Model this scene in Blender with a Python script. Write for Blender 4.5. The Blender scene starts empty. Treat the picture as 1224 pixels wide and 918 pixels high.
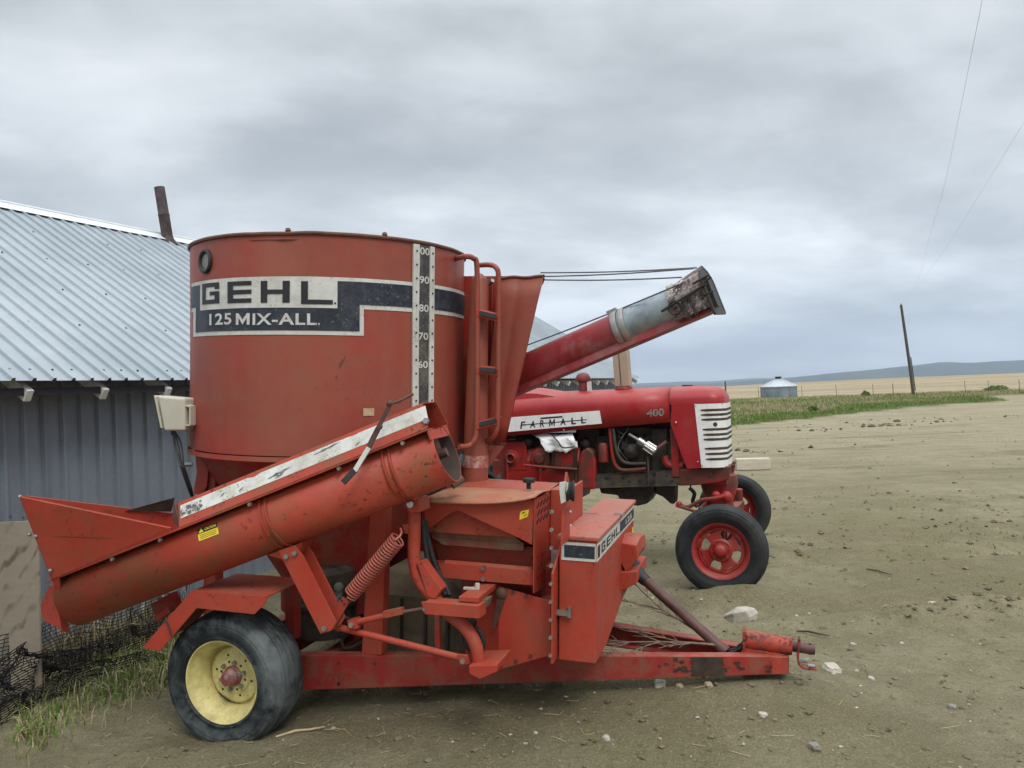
import bpy, bmesh, math, random
from mathutils import Vector as V, Matrix, noise
R = math.radians
PI = math.pi
random.seed(7)
SC = bpy.context.scene
COL = SC.collection

# ------------------------------------------------------------------ survey of the photograph
FOC, CX, CY, HC, ROLL = 960.0, 612.0, 459.0, 1.75, R(2.0)
CR, SR = math.cos(ROLL), math.sin(ROLL)
CAM = V((0, 0, HC))
def ray(px, py):
    u = (px - CX) / FOC; v = (CY - py) / FOC
    return V((u * CR + v * SR, 1.0, -u * SR + v * CR))
def ground_at(px, py, z=0.0):
    d = ray(px, py); t = (z - HC) / d.z
    return CAM + d * t
def at_depth(px, py, Y):
    return CAM + ray(px, py) * Y

class Frame:
    """a right-handed frame: x forward, y away from the camera side, z up"""
    def __init__(s, origin, yaw, tilt):
        f = V((math.cos(yaw) * math.cos(tilt), -math.sin(yaw) * math.cos(tilt), -math.sin(tilt)))
        l = V((math.sin(yaw), math.cos(yaw), 0))
        u = f.cross(l)
        s.M = Matrix(((f.x, l.x, u.x, origin[0]), (f.y, l.y, u.y, origin[1]), (f.z, l.z, u.z, origin[2]), (0, 0, 0, 1)))
        s.Mi = s.M.inverted()
        s.o = s.Mi @ CAM
    def d(s, px, py):
        return (s.Mi.to_3x3() @ ray(px, py))
    def P(s, px, py, lat):
        d = s.d(px, py); return s.o + d * ((lat - s.o.y) / d.y)
    def PX(s, px, py, f):
        d = s.d(px, py); return s.o + d * ((f - s.o.x) / d.x)
    def PZ(s, px, py, z):
        d = s.d(px, py); return s.o + d * ((z - s.o.z) / d.z)

# ------------------------------------------------------------------ mesh building
def basis(d):
    d = V(d).normalized()
    a = V((0, 0, 1)) if abs(d.z) < 0.9 else V((1, 0, 0))
    x = a.cross(d).normalized()
    return x, d.cross(x), d

class MB:
    def __init__(s):
        s.v = []; s.f = []; s.m = []
    def add(s, pts, faces, m=0):
        b = len(s.v); s.v += [tuple(p) for p in pts]
        for f in faces:
            s.f.append(tuple(b + i for i in f)); s.m.append(m)
        return s
    def box(s, a, b, m=0):
        x0, y0, z0 = [min(a[i], b[i]) for i in range(3)]; x1, y1, z1 = [max(a[i], b[i]) for i in range(3)]
        return s.add([(x0,y0,z0),(x1,y0,z0),(x1,y1,z0),(x0,y1,z0),(x0,y0,z1),(x1,y0,z1),(x1,y1,z1),(x0,y1,z1)],
              [(0,3,2,1),(4,5,6,7),(0,1,5,4),(1,2,6,5),(2,3,7,6),(3,0,4,7)], m)
    def obox(s, c, ax, ay, az, m=0):
        c, ax, ay, az = V(c), V(ax), V(ay), V(az)
        p = [c + ax*i + ay*j + az*k for k in (-1,1) for (i,j) in ((-1,-1),(1,-1),(1,1),(-1,1))]
        return s.add(p, [(0,3,2,1),(4,5,6,7),(0,1,5,4),(1,2,6,5),(2,3,7,6),(3,0,4,7)], m)
    def bar(s, a, b, w, h, up=(0,0,1), m=0):
        """rectangular bar from a to b, w across, h along up"""
        a, b, up = V(a), V(b), V(up)
        d = (b - a); x = d.cross(up).normalized(); y = x.cross(d).normalized()
        return s.obox((a+b)/2, d/2, x*(w/2), y*(h/2), m)
    def prism(s, pts, vec, m=0):
        n = len(pts); vec = V(vec); pts = [V(p) for p in pts]
        nrm = V((0,0,0))
        for i in range(n):
            nrm += (pts[i]-pts[0]).cross(pts[(i+1)%n]-pts[0])
        if nrm.dot(vec) > 0: pts = pts[::-1]
        q = pts + [p + vec for p in pts]
        f = [tuple(range(n)), tuple(range(2*n-1, n-1, -1))]
        f += [((i+1)%n, i, n+i, n+(i+1)%n) for i in range(n)]
        return s.add(q, f, m)
    def quadslab(s, pts, t, m=0):
        """thin sheet with thickness t along the polygon's normal"""
        pts = [V(p) for p in pts]; n = (pts[1]-pts[0]).cross(pts[2]-pts[0]).normalized()
        return s.prism(pts, n*t, m)
    def tube(s, path, r, n=10, m=0, caps=True, closed=False):
        path = [V(p) for p in path]; k = len(path)
        rs = r if isinstance(r, (list, tuple)) else [r]*k
        pts = []; x = None
        for i in range(k):
            if closed: t = path[(i+1)%k] - path[i-1]
            elif i == 0: t = path[1]-path[0]
            elif i == k-1: t = path[-1]-path[-2]
            else: t = (path[i+1]-path[i]).normalized() + (path[i]-path[i-1]).normalized()
            t = t.normalized()
            if x is None: x, y, _ = basis(t)
            else:
                x = (x - t * x.dot(t)).normalized(); y = t.cross(x)
            for j in range(n):
                a = 2*PI*j/n
                pts.append(path[i] + (x*math.cos(a) + y*math.sin(a))*rs[i])
        fs = []
        for i in range(k if closed else k-1):
            i2 = (i+1) % k
            for j in range(n):
                j2 = (j+1) % n
                fs.append((i*n+j, i*n+j2, i2*n+j2, i2*n+j))
        if caps and not closed:
            fs.append(tuple(range(n-1,-1,-1))); fs.append(tuple((k-1)*n+j for j in range(n)))
        return s.add(pts, fs, m)
    def cyl(s, a, b, r, n=16, m=0, r2=None, caps=True):
        return s.tube([a, b], [r, r if r2 is None else r2], n, m, caps)
    def lathe(s, o, axis, prof, n=40, m=0, closed=False, ms=None):
        """prof: (radius, distance along axis)"""
        o = V(o); x, y, z = basis(axis); k = len(prof); pts = []
        for (r, a) in prof:
            for j in range(n):
                t = 2*PI*j/n
                pts.append(o + z*a + (x*math.cos(t) + y*math.sin(t))*max(r, 1e-4))
        fs = []; mm = []
        for i in range(k if closed else k-1):
            i2 = (i+1) % k
            for j in range(n):
                j2 = (j+1) % n
                fs.append((i*n+j, i*n+j2, i2*n+j2, i2*n+j)); mm.append(ms[i] if ms else m)
        b = len(s.v); s.v += [tuple(p) for p in pts]
        for f, q in zip(fs, mm):
            s.f.append(tuple(b+i for i in f)); s.m.append(q)
        return s
    def ball(s, c, r, n=12, m=0, sq=(1,1,1)):
        c = V(c); k = n//2; pts = []
        for i in range(k+1):
            a = PI*i/k
            for j in range(n):
                t = 2*PI*j/n
                pts.append(c + V((math.sin(a)*math.cos(t)*sq[0], math.sin(a)*math.sin(t)*sq[1], math.cos(a)*sq[2]))*r)
        fs = [(i*n+j, (i+1)*n+j, (i+1)*n+(j+1)%n, i*n+(j+1)%n) for i in range(k) for j in range(n)]
        return s.add(pts, fs, m)
    def loft(s, rings, m=0, closed=True, cap0=False, cap1=False):
        n = len(rings[0]); pts = [V(p) for r in rings for p in r]
        fs = []
        for i in range(len(rings)-1):
            for j in range(n if closed else n-1):
                j2 = (j+1) % n
                fs.append((i*n+j, i*n+j2, (i+1)*n+j2, (i+1)*n+j))
        if cap0: fs.append(tuple(range(n-1,-1,-1)))
        if cap1: fs.append(tuple((len(rings)-1)*n+j for j in range(n)))
        return s.add(pts, fs, m)
    def bolt(s, c, axis, r=0.012, h=0.012, m=0):
        c = V(c); a = V(axis).normalized()
        return s.tube([c, c+a*h], [r, r*0.92], 6, m)
    def build(s, name, mats, parent=None, smooth=35, bevel=0, fix=True, seg=2, merge=True):
        me = bpy.data.meshes.new(name)
        me.from_pydata(s.v, [], s.f)
        mats = mats if isinstance(mats, (list, tuple)) else [mats]
        for q in mats: me.materials.append(q)
        me.polygons.foreach_set('material_index', s.m)
        if fix:
            bm = bmesh.new(); bm.from_mesh(me)
            if merge: bmesh.ops.remove_doubles(bm, verts=bm.verts, dist=1e-5)
            bmesh.ops.recalc_face_normals(bm, faces=bm.faces)
            bm.to_mesh(me); bm.free()
        if smooth:
            me.polygons.foreach_set('use_smooth', [True]*len(me.polygons))
            me.set_sharp_from_angle(angle=R(smooth))
        me.update()
        o = bpy.data.objects.new(name, me); COL.objects.link(o)
        if parent is not None: o.parent = parent
        if bevel:
            b = o.modifiers.new('bevel', 'BEVEL'); b.width = bevel; b.segments = seg; b.limit_method = 'ANGLE'; b.angle_limit = R(40)
            b.harden_normals = False
        return o

def build_each(mb, name, mats, parent=None, **kw):
    """every loose piece of the builder becomes a part of its own"""
    par = list(range(len(mb.v)))
    def find(i):
        while par[i] != i: par[i] = par[par[i]]; i = par[i]
        return i
    for f in mb.f:
        r = find(f[0])
        for i in f[1:]: par[find(i)] = r
    grp = {}
    for f, m_ in zip(mb.f, mb.m): grp.setdefault(find(f[0]), []).append((f, m_))
    out = []
    for fs in grp.values():
        q = MB(); mp = {}
        for f, m_ in fs:
            for i in f:
                if i not in mp: mp[i] = len(q.v); q.v.append(mb.v[i])
            q.f.append(tuple(mp[i] for i in f)); q.m.append(m_)
        out.append(q.build(name, mats, parent, **kw))
    return out

def tag(o, label=None, cat=None, group=None, kind=None):
    if label: o['label'] = label
    if cat: o['category'] = cat
    if group: o['group'] = group
    if kind: o['kind'] = kind
    return o
def root(name, M, label, cat, group=None):
    o = bpy.data.objects.new(name, None); COL.objects.link(o)
    o.empty_display_size = 0.2; o.matrix_world = M
    return tag(o, label, cat, group)
def children(o): return [c for c in bpy.data.objects if c.parent == o]
def copy_tree(o, parent=None):
    c = o.copy(); COL.objects.link(c)
    if parent is not None: c.parent = parent
    for ch in children(o): copy_tree(ch, c)
    return c

def smooth_path(pts, n=6):
    pts = [V(p) for p in pts]; out = []
    P = [pts[0]*2 - pts[1]] + pts + [pts[-1]*2 - pts[-2]]
    for i in range(1, len(P)-2):
        for k in range(n):
            t = k/n
            out.append(0.5*((2*P[i]) + (P[i+1]-P[i-1])*t + (2*P[i-1]-5*P[i]+4*P[i+1]-P[i+2])*t*t + (3*P[i]-P[i-1]-3*P[i+1]+P[i+2])*t**3))
    out.append(pts[-1]); return out

_tc = {}
def text_polys(s, offset=0.0, space=1.0):
    """lettering as (verts2d, faces), verts scaled so that the box is 0..1 in x and y"""
    k = (s, offset, space)
    if k in _tc: return _tc[k]
    cu = bpy.data.curves.new('lettering', 'FONT'); cu.body = s; cu.offset = offset; cu.space_character = space
    cu.resolution_u = 3
    o = bpy.data.objects.new('lettering', cu); COL.objects.link(o)
    dg = bpy.context.evaluated_depsgraph_get(); ev = o.evaluated_get(dg); me = ev.to_mesh()
    vs = [(v.co.x, v.co.y) for v in me.vertices]; fs = [tuple(p.vertices) for p in me.polygons]
    ev.to_mesh_clear(); bpy.data.objects.remove(o); bpy.data.curves.remove(cu)
    x0 = min(v[0] for v in vs); x1 = max(v[0] for v in vs); y0 = min(v[1] for v in vs); y1 = max(v[1] for v in vs)
    vs = [((v[0]-x0)/(x1-x0), (v[1]-y0)/(y1-y0)) for v in vs]
    _tc[k] = (vs, fs); return _tc[k]
def put_text(mb, s, fn, m=0, offset=0.0, space=1.0):
    vs, fs = text_polys(s, offset, space)
    mb.add([fn(x, y) for x, y in vs], fs, m)
BLOCKM = [[(0,0),(.2,0),(.2,.6),(.2,1),(0,1)], [(.8,0),(1,0),(1,1),(.8,1),(.8,.6)], [(.2,1),(.2,.6),(.5,.02),(.5,.44)], [(.5,.44),(.5,.02),(.8,.6),(.8,1)]]
def put_m(mb, fn, m=0):
    for q in BLOCKM: mb.add([fn(x, y) for x, y in q], [tuple(range(len(q)))], m)
BLOCK = {  # wide block letters as butted strips on a 0..1 square
 'G': [(0,.80,.92,1),(0,.20,.24,.80),(0,0,.92,.20),(.70,.20,.92,.58),(.46,.40,.70,.58),(.70,.68,.92,.80)],
 'E': [(0,0,.26,1),(.26,0,1,.2),(.26,.4,1,.6),(.26,.8,1,1)],
 'H': [(0,0,.24,1),(.76,0,1,1),(.24,.4,.76,.6)],
 'L': [(0,0,.22,1),(.22,0,1,.2)]}
def put_block(mb, ch, fn, m=0, nx=3):
    for (x0,y0,x1,y1) in BLOCK[ch]:
        for i in range(nx):
            a = x0+(x1-x0)*i/nx; b = x0+(x1-x0)*(i+1)/nx
            mb.add([fn(a,y0), fn(b,y0), fn(b,y1), fn(a,y1)], [(0,1,2,3)], m)

# ------------------------------------------------------------------ materials
def nodes(name):
    m = bpy.data.materials.new(name); m.use_nodes = True
    nt = m.node_tree; b = nt.nodes['Principled BSDF']
    return m, nt, b
def N(nt, t, **kw):
    n = nt.nodes.new(t)
    for k, v in kw.items():
        if k in n.inputs: n.inputs[k].default_value = v
        else: setattr(n, k, v)
    return n
def coord(nt, scale=(1,1,1), kind='Object', rot=(0,0,0)):
    tc = N(nt, 'ShaderNodeTexCoord'); mp = N(nt, 'ShaderNodeMapping')
    mp.inputs['Scale'].default_value = scale; mp.inputs['Rotation'].default_value = rot
    nt.links.new(tc.outputs[kind], mp.inputs['Vector']); return mp.outputs[0]
def noi(nt, vec, scale, detail=4, rough=0.6, dist=0.0):
    n = N(nt, 'ShaderNodeTexNoise'); n.inputs['Scale'].default_value = scale; n.inputs['Detail'].default_value = detail
    n.inputs['Roughness'].default_value = rough; n.inputs['Distortion'].default_value = dist
    nt.links.new(vec, n.inputs['Vector']); return n.outputs['Fac']
def ramp(nt, fac, lo, hi, c0=(0,0,0,1), c1=(1,1,1,1)):
    r = N(nt, 'ShaderNodeValToRGB'); r.color_ramp.elements[0].position = lo; r.color_ramp.elements[1].position = hi
    r.color_ramp.elements[0].color = c0; r.color_ramp.elements[1].color = c1
    nt.links.new(fac, r.inputs[0]); return r.outputs[0]
def mix(nt, fac, a, b, blend='MIX'):
    n = N(nt, 'ShaderNodeMix', data_type='RGBA', blend_type=blend)
    for sock, val in ((n.inputs[0], fac), (n.inputs[6], a), (n.inputs[7], b)):
        if isinstance(val, (int, float)): sock.default_value = val
        elif isinstance(val, (tuple, list)): sock.default_value = tuple(val) if len(val) == 4 else tuple(val)+(1,)
        else: nt.links.new(val, sock)
    return n.outputs[2]
def math_(nt, op, a, b=0.0):
    n = N(nt, 'ShaderNodeMath', operation=op)
    for i, v in enumerate((a, b)):
        if isinstance(v, (int, float)): n.inputs[i].default_value = v
        else: nt.links.new(v, n.inputs[i])
    return n.outputs[0]
def bump(nt, b, h, strength=0.2, dist=0.01):
    n = N(nt, 'ShaderNodeBump'); n.inputs['Strength'].default_value = strength; n.inputs['Distance'].default_value = dist
    nt.links.new(h, n.inputs['Height']); nt.links.new(n.outputs[0], b.inputs['Normal'])

def paint(name, c1, c2, rough=0.45, dirt=(0.16,0.11,0.06), dirt_amt=0.5, chip=0.5, chipc=(0.06,0.025,0.015), dent=0.25, spec=0.4, streak=0.4, scale=1.0, seed=0.0, runs=9.0, dr=(0.47, 0.66), cr_=(0.575, 0.615), dust=0.30, edge=0.0):
    """weathered enamel: two tones of fading, dust blotches, runs, chips, slight dents"""
    m, nt, b = nodes(name)
    v = coord(nt)
    if seed:
        ad = N(nt, 'ShaderNodeVectorMath', operation='ADD'); ad.inputs[1].default_value = (seed, seed*1.7, seed*.6)
        nt.links.new(v, ad.inputs[0]); v = ad.outputs[0]
    vs = coord(nt, (runs*scale, runs*scale, 0.08*runs*scale))
    big = noi(nt, v, 1.6*scale, 4, 0.6)
    col = mix(nt, ramp(nt, big, 0.38, 0.62), c1, c2)
    mott = noi(nt, v, 13*scale, 5, 0.7)
    col = mix(nt, math_(nt, 'MULTIPLY', ramp(nt, mott, 0.42, 0.62), 0.22), col, tuple(0.62*x for x in c1))
    run = noi(nt, vs, 1.0, 3, 0.6)
    col = mix(nt, math_(nt, 'MULTIPLY', ramp(nt, run, 0.47, 0.66), streak), col, tuple(0.55*x+0.45*d for x, d in zip(c2, dirt)))
    d1 = noi(nt, v, 5*scale, 8, 0.72, 0.3)
    dm = math_(nt, 'MULTIPLY', ramp(nt, d1, *dr), dirt_amt)
    col = mix(nt, dm, col, dirt)
    fine = noi(nt, v, 34*scale, 6, 0.7)
    mask = noi(nt, v, 1.9*scale, 4, 0.65)
    # dust that has settled on whatever faces up
    ge = N(nt, 'ShaderNodeNewGeometry'); sz = N(nt, 'ShaderNodeSeparateXYZ'); nt.links.new(ge.outputs['Normal'], sz.inputs[0])
    du = math_(nt, 'MULTIPLY', ramp(nt, sz.outputs[2], .55, .95), math_(nt, 'MULTIPLY', ramp(nt, d1, .36, .62), dust))
    col = mix(nt, du, col, (0.33, 0.22, 0.14))
    cm = math_(nt, 'MULTIPLY', ramp(nt, fine, *cr_), ramp(nt, mask, 0.49, 0.58))
    if edge:   # paint rubbed off along sheet edges
        bv = N(nt, 'ShaderNodeBevel'); bv.samples = 3; bv.inputs['Radius'].default_value = 0.007
        dt = N(nt, 'ShaderNodeVectorMath', operation='DOT_PRODUCT'); nt.links.new(bv.outputs[0], dt.inputs[0]); nt.links.new(ge.outputs['Normal'], dt.inputs[1])
        ew = math_(nt, 'MULTIPLY', ramp(nt, dt.outputs['Value'], .80, .97, (1, 1, 1, 1), (0, 0, 0, 1)), ramp(nt, noi(nt, v, 22*scale, 4, .7), .44, .56))
        cm = math_(nt, 'MAXIMUM', cm, math_(nt, 'MULTIPLY', ew, edge))
    cm = math_(nt, 'MULTIPLY', cm, chip)
    col = mix(nt, cm, col, chipc)
    nt.links.new(col, b.inputs['Base Color'])
    rr = N(nt, 'ShaderNodeMapRange'); rr.inputs['To Min'].default_value = rough-0.07; rr.inputs['To Max'].default_value = rough+0.22
    nt.links.new(d1, rr.inputs['Value'])
    r2 = math_(nt, 'ADD', rr.outputs[0], math_(nt, 'MULTIPLY', cm, 0.3))
    nt.links.new(r2, b.inputs['Roughness'])
    b.inputs['Specular IOR Level'].default_value = spec
    h = math_(nt, 'ADD', math_(nt, 'MULTIPLY', noi(nt, v, 3.2*scale, 2, 0.5), 1.0), math_(nt, 'MULTIPLY', fine, 0.06))
    h = math_(nt, 'SUBTRACT', h, math_(nt, 'MULTIPLY', cm, 0.10))
    bump(nt, b, h, dent, 0.02)
    return m
def plain(name, c, rough=0.6, metal=0.0, var=0.25, scale=8.0, spec=0.5, bmp=0.15, bscale=60, c2=None):
    m, nt, b = nodes(name); v = coord(nt)
    n1 = noi(nt, v, scale, 6, 0.65)
    lo = tuple(x*(1-var) for x in c); hi = c2 or tuple(min(1, x*(1+var)) for x in c)
    nt.links.new(mix(nt, ramp(nt, n1, 0.3, 0.7), lo, hi), b.inputs['Base Color'])
    rr = N(nt, 'ShaderNodeMapRange'); rr.inputs['To Min'].default_value = max(0.05, rough-0.1); rr.inputs['To Max'].default_value = min(1, rough+0.12)
    nt.links.new(n1, rr.inputs['Value']); nt.links.new(rr.outputs[0], b.inputs['Roughness'])
    b.inputs['Metallic'].default_value = metal; b.inputs['Specular IOR Level'].default_value = spec
    if bmp: bump(nt, b, noi(nt, v, bscale, 4, 0.6), bmp, 0.004)
    return m

MIXER_RED = paint('mixer_red_paint', (0.375,0.042,0.023), (0.42,0.060,0.036), 0.45, (0.17,0.09,0.05), 0.40, 0.55, streak=0.35, spec=0.26, edge=.8)
TANK_RED  = paint('faded_tank_paint', (0.255,0.062,0.042), (0.325,0.046,0.031), 0.40, (0.20,0.12,0.07), 0.25, 0.2, dent=0.35, streak=0.75, spec=0.35, runs=3.5)
AUGER_RED = paint('auger_red_paint', (0.355,0.043,0.024), (0.40,0.064,0.037), 0.42, (0.17,0.10,0.045), 0.5, 0.85, seed=3.0, streak=0.25, spec=0.28, dr=(.48, .60), edge=.7)
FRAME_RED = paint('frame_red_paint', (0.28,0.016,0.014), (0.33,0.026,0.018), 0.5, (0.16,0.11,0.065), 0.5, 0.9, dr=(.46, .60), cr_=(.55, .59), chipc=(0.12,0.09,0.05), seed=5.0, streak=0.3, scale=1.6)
HITCH_RED = paint('chipped_hitch_paint', (0.36,0.026,0.018), (0.42,0.055,0.03), 0.55, (0.10,0.045,0.03), 0.85, 1.0, (0.035,0.02,0.016), seed=8.0, scale=1.5, dr=(.44, .56), cr_=(.50, .53), dent=.5, edge=1.0)
SPOUT_RED = paint('unloading_auger_paint', (0.21,0.010,0.015), (0.25,0.018,0.022), 0.42, (0.30,0.18,0.17), 0.45, 0.5, (0.05,0.02,0.02), seed=4.0, streak=0.25)
LID_RED   = paint('dusty_lid_paint', (0.40,0.10,0.055), (0.36,0.15,0.08), 0.6, (0.34,0.22,0.13), 0.7, 0.5, seed=2.0)
TRACTOR_RED = paint('tractor_red_paint', (0.32,0.009,0.014), (0.36,0.014,0.018), 0.36, (0.22,0.08,0.06), 0.28, 0.2, dent=0.08, spec=0.5, seed=6.0, streak=0.15)
CAST_RED  = paint('tractor_casting_paint', (0.27,0.010,0.011), (0.32,0.018,0.016), 0.42, (0.06,0.035,0.022), 0.85, 0.6, dr=(.43, .57), dent=0.2, seed=9.0)
WHEEL_RED = paint('wheel_red_paint', (0.30,0.014,0.016), (0.34,0.03,0.025), 0.36, (0.18,0.12,0.08), 0.35, 0.3, seed=11.0, scale=2)
WHITE = paint('white_decal', (0.62,0.62,0.58), (0.54,0.54,0.49), 0.5, (0.30,0.26,0.19), 0.35, 0.55, (0.05,0.05,0.06), dent=0.0, streak=0.3, scale=2)
WORN_WHITE = paint('worn_white_stripe', (0.66,0.67,0.64), (0.55,0.55,0.50), 0.5, (0.34,0.28,0.19), 0.6, 1.0, (0.03,0.03,0.05), dent=0.0, streak=0.1, scale=2.4)
NAVY = paint('dark_navy_decal', (0.010,0.014,0.026), (0.022,0.030,0.046), 0.42, (0.09,0.09,0.10), 0.45, 0.3, (0.35,0.35,0.34), dent=0.0, streak=0.4, scale=2)
INK = plain('black_lettering', (0.012,0.012,0.016), 0.5, var=0.4, bmp=0)
GRILLE_WHITE = paint('white_grille_paint', (0.82,0.82,0.81), (0.78,0.78,0.76), 0.32, (0.45,0.40,0.33), 0.12, 0.25, (0.2,0.12,0.07), dent=0.05, scale=2)
YELLOW_RIM = paint('pale_yellow_rim_paint', (0.66,0.59,0.24), (0.60,0.52,0.22), 0.42, (0.26,0.20,0.09), 0.55, 0.6, (0.10,0.05,0.02), dent=0.1, scale=2.2)
YELLOW = plain('warning_yellow', (0.75,0.55,0.02), 0.5, bmp=0, var=0.1)
BLACK = plain('black_rubber', (0.018,0.018,0.020), 0.6, var=0.4)
DARK = plain('greasy_dark_iron', (0.014,0.012,0.011), 0.5, var=0.6, scale=14, c2=(0.040,0.031,0.023), bmp=0.4)
GREASE = plain('grimy_brown_iron', (0.034,0.027,0.020), 0.7, var=0.6, scale=12, c2=(0.085,0.066,0.046), bmp=0.4)
STEEL = plain('dull_steel', (0.34,0.33,0.31), 0.4, 0.8, var=0.35)
BRIGHT = plain('bright_plated_steel', (0.46,0.45,0.43), 0.3, 0.85, var=0.2)
RUST = plain('rusty_steel', (0.075,0.030,0.024), 0.55, 0.2, var=0.4, scale=10, c2=(0.13,0.06,0.05), bmp=0.3)
INNER = plain('shade_toned_rust', (0.030,0.014,0.010), 0.75, var=0.5, scale=12, c2=(0.055,0.028,0.019), bmp=0.3)  # rust, toned down so its colour also carries the shade inside
GALV = plain('galvanised_sheet', (0.30,0.34,0.36), 0.42, 0.55, var=0.22, scale=7, bmp=0.05)
TAN_DIRTY = plain('dusty_tan_sheet', (0.115,0.088,0.055), 0.8, var=0.5, scale=6, bmp=0.3)
BEIGE = plain('beige_plastic', (0.50,0.47,0.38), 0.45, var=0.08, bmp=0.03)

def tyre_mat(name, dust, amt):
    m, nt, b = nodes(name); v = coord(nt)
    d = noi(nt, v, 6, 8, 0.7, 0.5); e = noi(nt, v, 40, 4, 0.6)
    col = mix(nt, math_(nt, 'MULTIPLY', ramp(nt, d, 0.46, 0.66), amt*.6), (0.013,0.016,0.019), dust)
    col = mix(nt, math_(nt, 'MULTIPLY', ramp(nt, e, 0.55, 0.8), 0.3), col, (0.05,0.055,0.058))
    vl = N(nt, 'ShaderNodeVectorMath', operation='LENGTH'); nt.links.new(coord(nt, (1, 0, 1)), vl.inputs[0])
    rg = ramp(nt, vl.outputs['Value'], .235, .305)
    col = mix(nt, math_(nt, 'MULTIPLY', math_(nt, 'MULTIPLY', rg, ramp(nt, noi(nt, v, 3.5, 5, .7, .6), .40, .60)), amt), col, dust)
    nt.links.new(col, b.inputs['Base Color']); b.inputs['Roughness'].default_value = 0.62
    b.inputs['Specular IOR Level'].default_value = 0.22
    bump(nt, b, e, 0.2, 0.004); return m
TYRE = tyre_mat('dusty_tyre_rubber', (0.15,0.17,0.17), 0.85)
TYRE2 = tyre_mat('clean_tyre_rubber', (0.075,0.07,0.062), 0.4)
# ------------------------------------------------------------------ where the two machines stand
TA, TT = R(17.0), R(2.5)
_u = Frame((0, 0, 0), TA, TT).M.to_3x3().col[2]
_o = V((-1.1125, 4.977, 0)) - _u * 1.9; _o.z = 0
T = Frame(_o, TA, TT)
TR = 0.816
GA = R(21.0)
G = Frame((1.95, 7.31, 0), GA, 0.0)
EXPOSURE = 0.31
SKYLOC = (1.1, -0.6, 0)
SKY_GAIN = 1.20
HAZE = 0.00014
DIRT_A = (0.222, 0.200, 0.118); DIRT_B = (0.300, 0.270, 0.168); DIRT_G = (0.165, 0.150, 0.074)
HILL_A = (0.045, 0.055, 0.05); HILL_B = (0.08, 0.085, 0.065)
# ================================================================== camera, light, sky
cd = bpy.data.cameras.new('camera'); cam = bpy.data.objects.new('camera', cd); COL.objects.link(cam)
cd.sensor_fit = 'HORIZONTAL'; cd.sensor_width = 36.0; cd.lens = 36.0*FOC/1224.0
cd.clip_start = 0.05; cd.clip_end = 30000
cam.matrix_world = Matrix(((CR, SR, 0, 0), (0, 0, -1, 0), (-SR, CR, 0, HC), (0, 0, 0, 1)))
SC.camera = cam
SC.view_settings.view_transform = 'Standard'; SC.view_settings.look = 'None'; SC.view_settings.gamma = 1.0
SC.view_settings.exposure = EXPOSURE
SUN_EL, SUN_AZ = R(52), R(155)        # azimuth clockwise from +Y: high, behind the camera and to its right
sd = bpy.data.lights.new('sun', 'SUN'); sd.energy = 1.3; sd.angle = R(20); sd.color = (1.0, 0.96, 0.90)
sun = bpy.data.objects.new('sun', sd); COL.objects.link(sun)
_d = V((math.sin(SUN_AZ)*math.cos(SUN_EL), math.cos(SUN_AZ)*math.cos(SUN_EL), math.sin(SUN_EL)))
sun.rotation_euler = _d.to_track_quat('Z', 'Y').to_euler(); sun.location = _d*30

w = bpy.data.worlds.new('World'); SC.world = w; w.use_nodes = True
nt = w.node_tree; bg = nt.nodes['Background']
sky = N(nt, 'ShaderNodeTexSky', sky_type='NISHITA'); sky.sun_disc = False; sky.sun_elevation = SUN_EL; sky.sun_rotation = SUN_AZ
tc = N(nt, 'ShaderNodeTexCoord'); sp = N(nt, 'ShaderNodeSeparateXYZ'); nt.links.new(tc.outputs['Generated'], sp.inputs[0])
zz = math_(nt, 'ADD', math_(nt, 'MAXIMUM', sp.outputs[2], 0.0), 0.26)
cx = math_(nt, 'DIVIDE', sp.outputs[0], zz); cy = math_(nt, 'DIVIDE', sp.outputs[1], zz)
cb = N(nt, 'ShaderNodeCombineXYZ'); nt.links.new(cx, cb.inputs[0]); nt.links.new(cy, cb.inputs[1])
mp = N(nt, 'ShaderNodeMapping'); nt.links.new(cb.outputs[0], mp.inputs[0])
mp.inputs['Rotation'].default_value = (0, 0, R(-30)); mp.inputs['Scale'].default_value = (0.75, 1.0, 1.0); mp.inputs['Location'].default_value = SKYLOC
n1 = noi(nt, mp.outputs[0], 0.85, 6, 0.52, 0.35)
n2 = noi(nt, mp.outputs[0], 2.3, 7, 0.55, 0.15)
nn = math_(nt, 'ADD', math_(nt, 'MULTIPLY', n1, 0.66), math_(nt, 'MULTIPLY', n2, 0.34))
cr = N(nt, 'ShaderNodeValToRGB'); nt.links.new(nn, cr.inputs[0])
el = cr.color_ramp.elements
el[0].position = 0.395; el[0].color = (0.36, 0.39, 0.42, 1)
el[1].position = 0.60; el[1].color = (0.72, 0.75, 0.785, 1)
e = el.new(0.465); e.color = (0.46, 0.49, 0.515, 1)
e = el.new(0.525); e.color = (0.585, 0.62, 0.65, 1)
# the cloud deck is thicker and bluer towards the horizon
lowf = ramp(nt, sp.outputs[2], 0.0, 0.15, (1, 1, 1, 1), (0, 0, 0, 1))
low = mix(nt, ramp(nt, nn, .40, .60), (0.36, 0.395, 0.44), (0.66, 0.70, 0.75))
cl = mix(nt, math_(nt, 'MULTIPLY', lowf, 0.8), cr.outputs[0], low)
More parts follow.
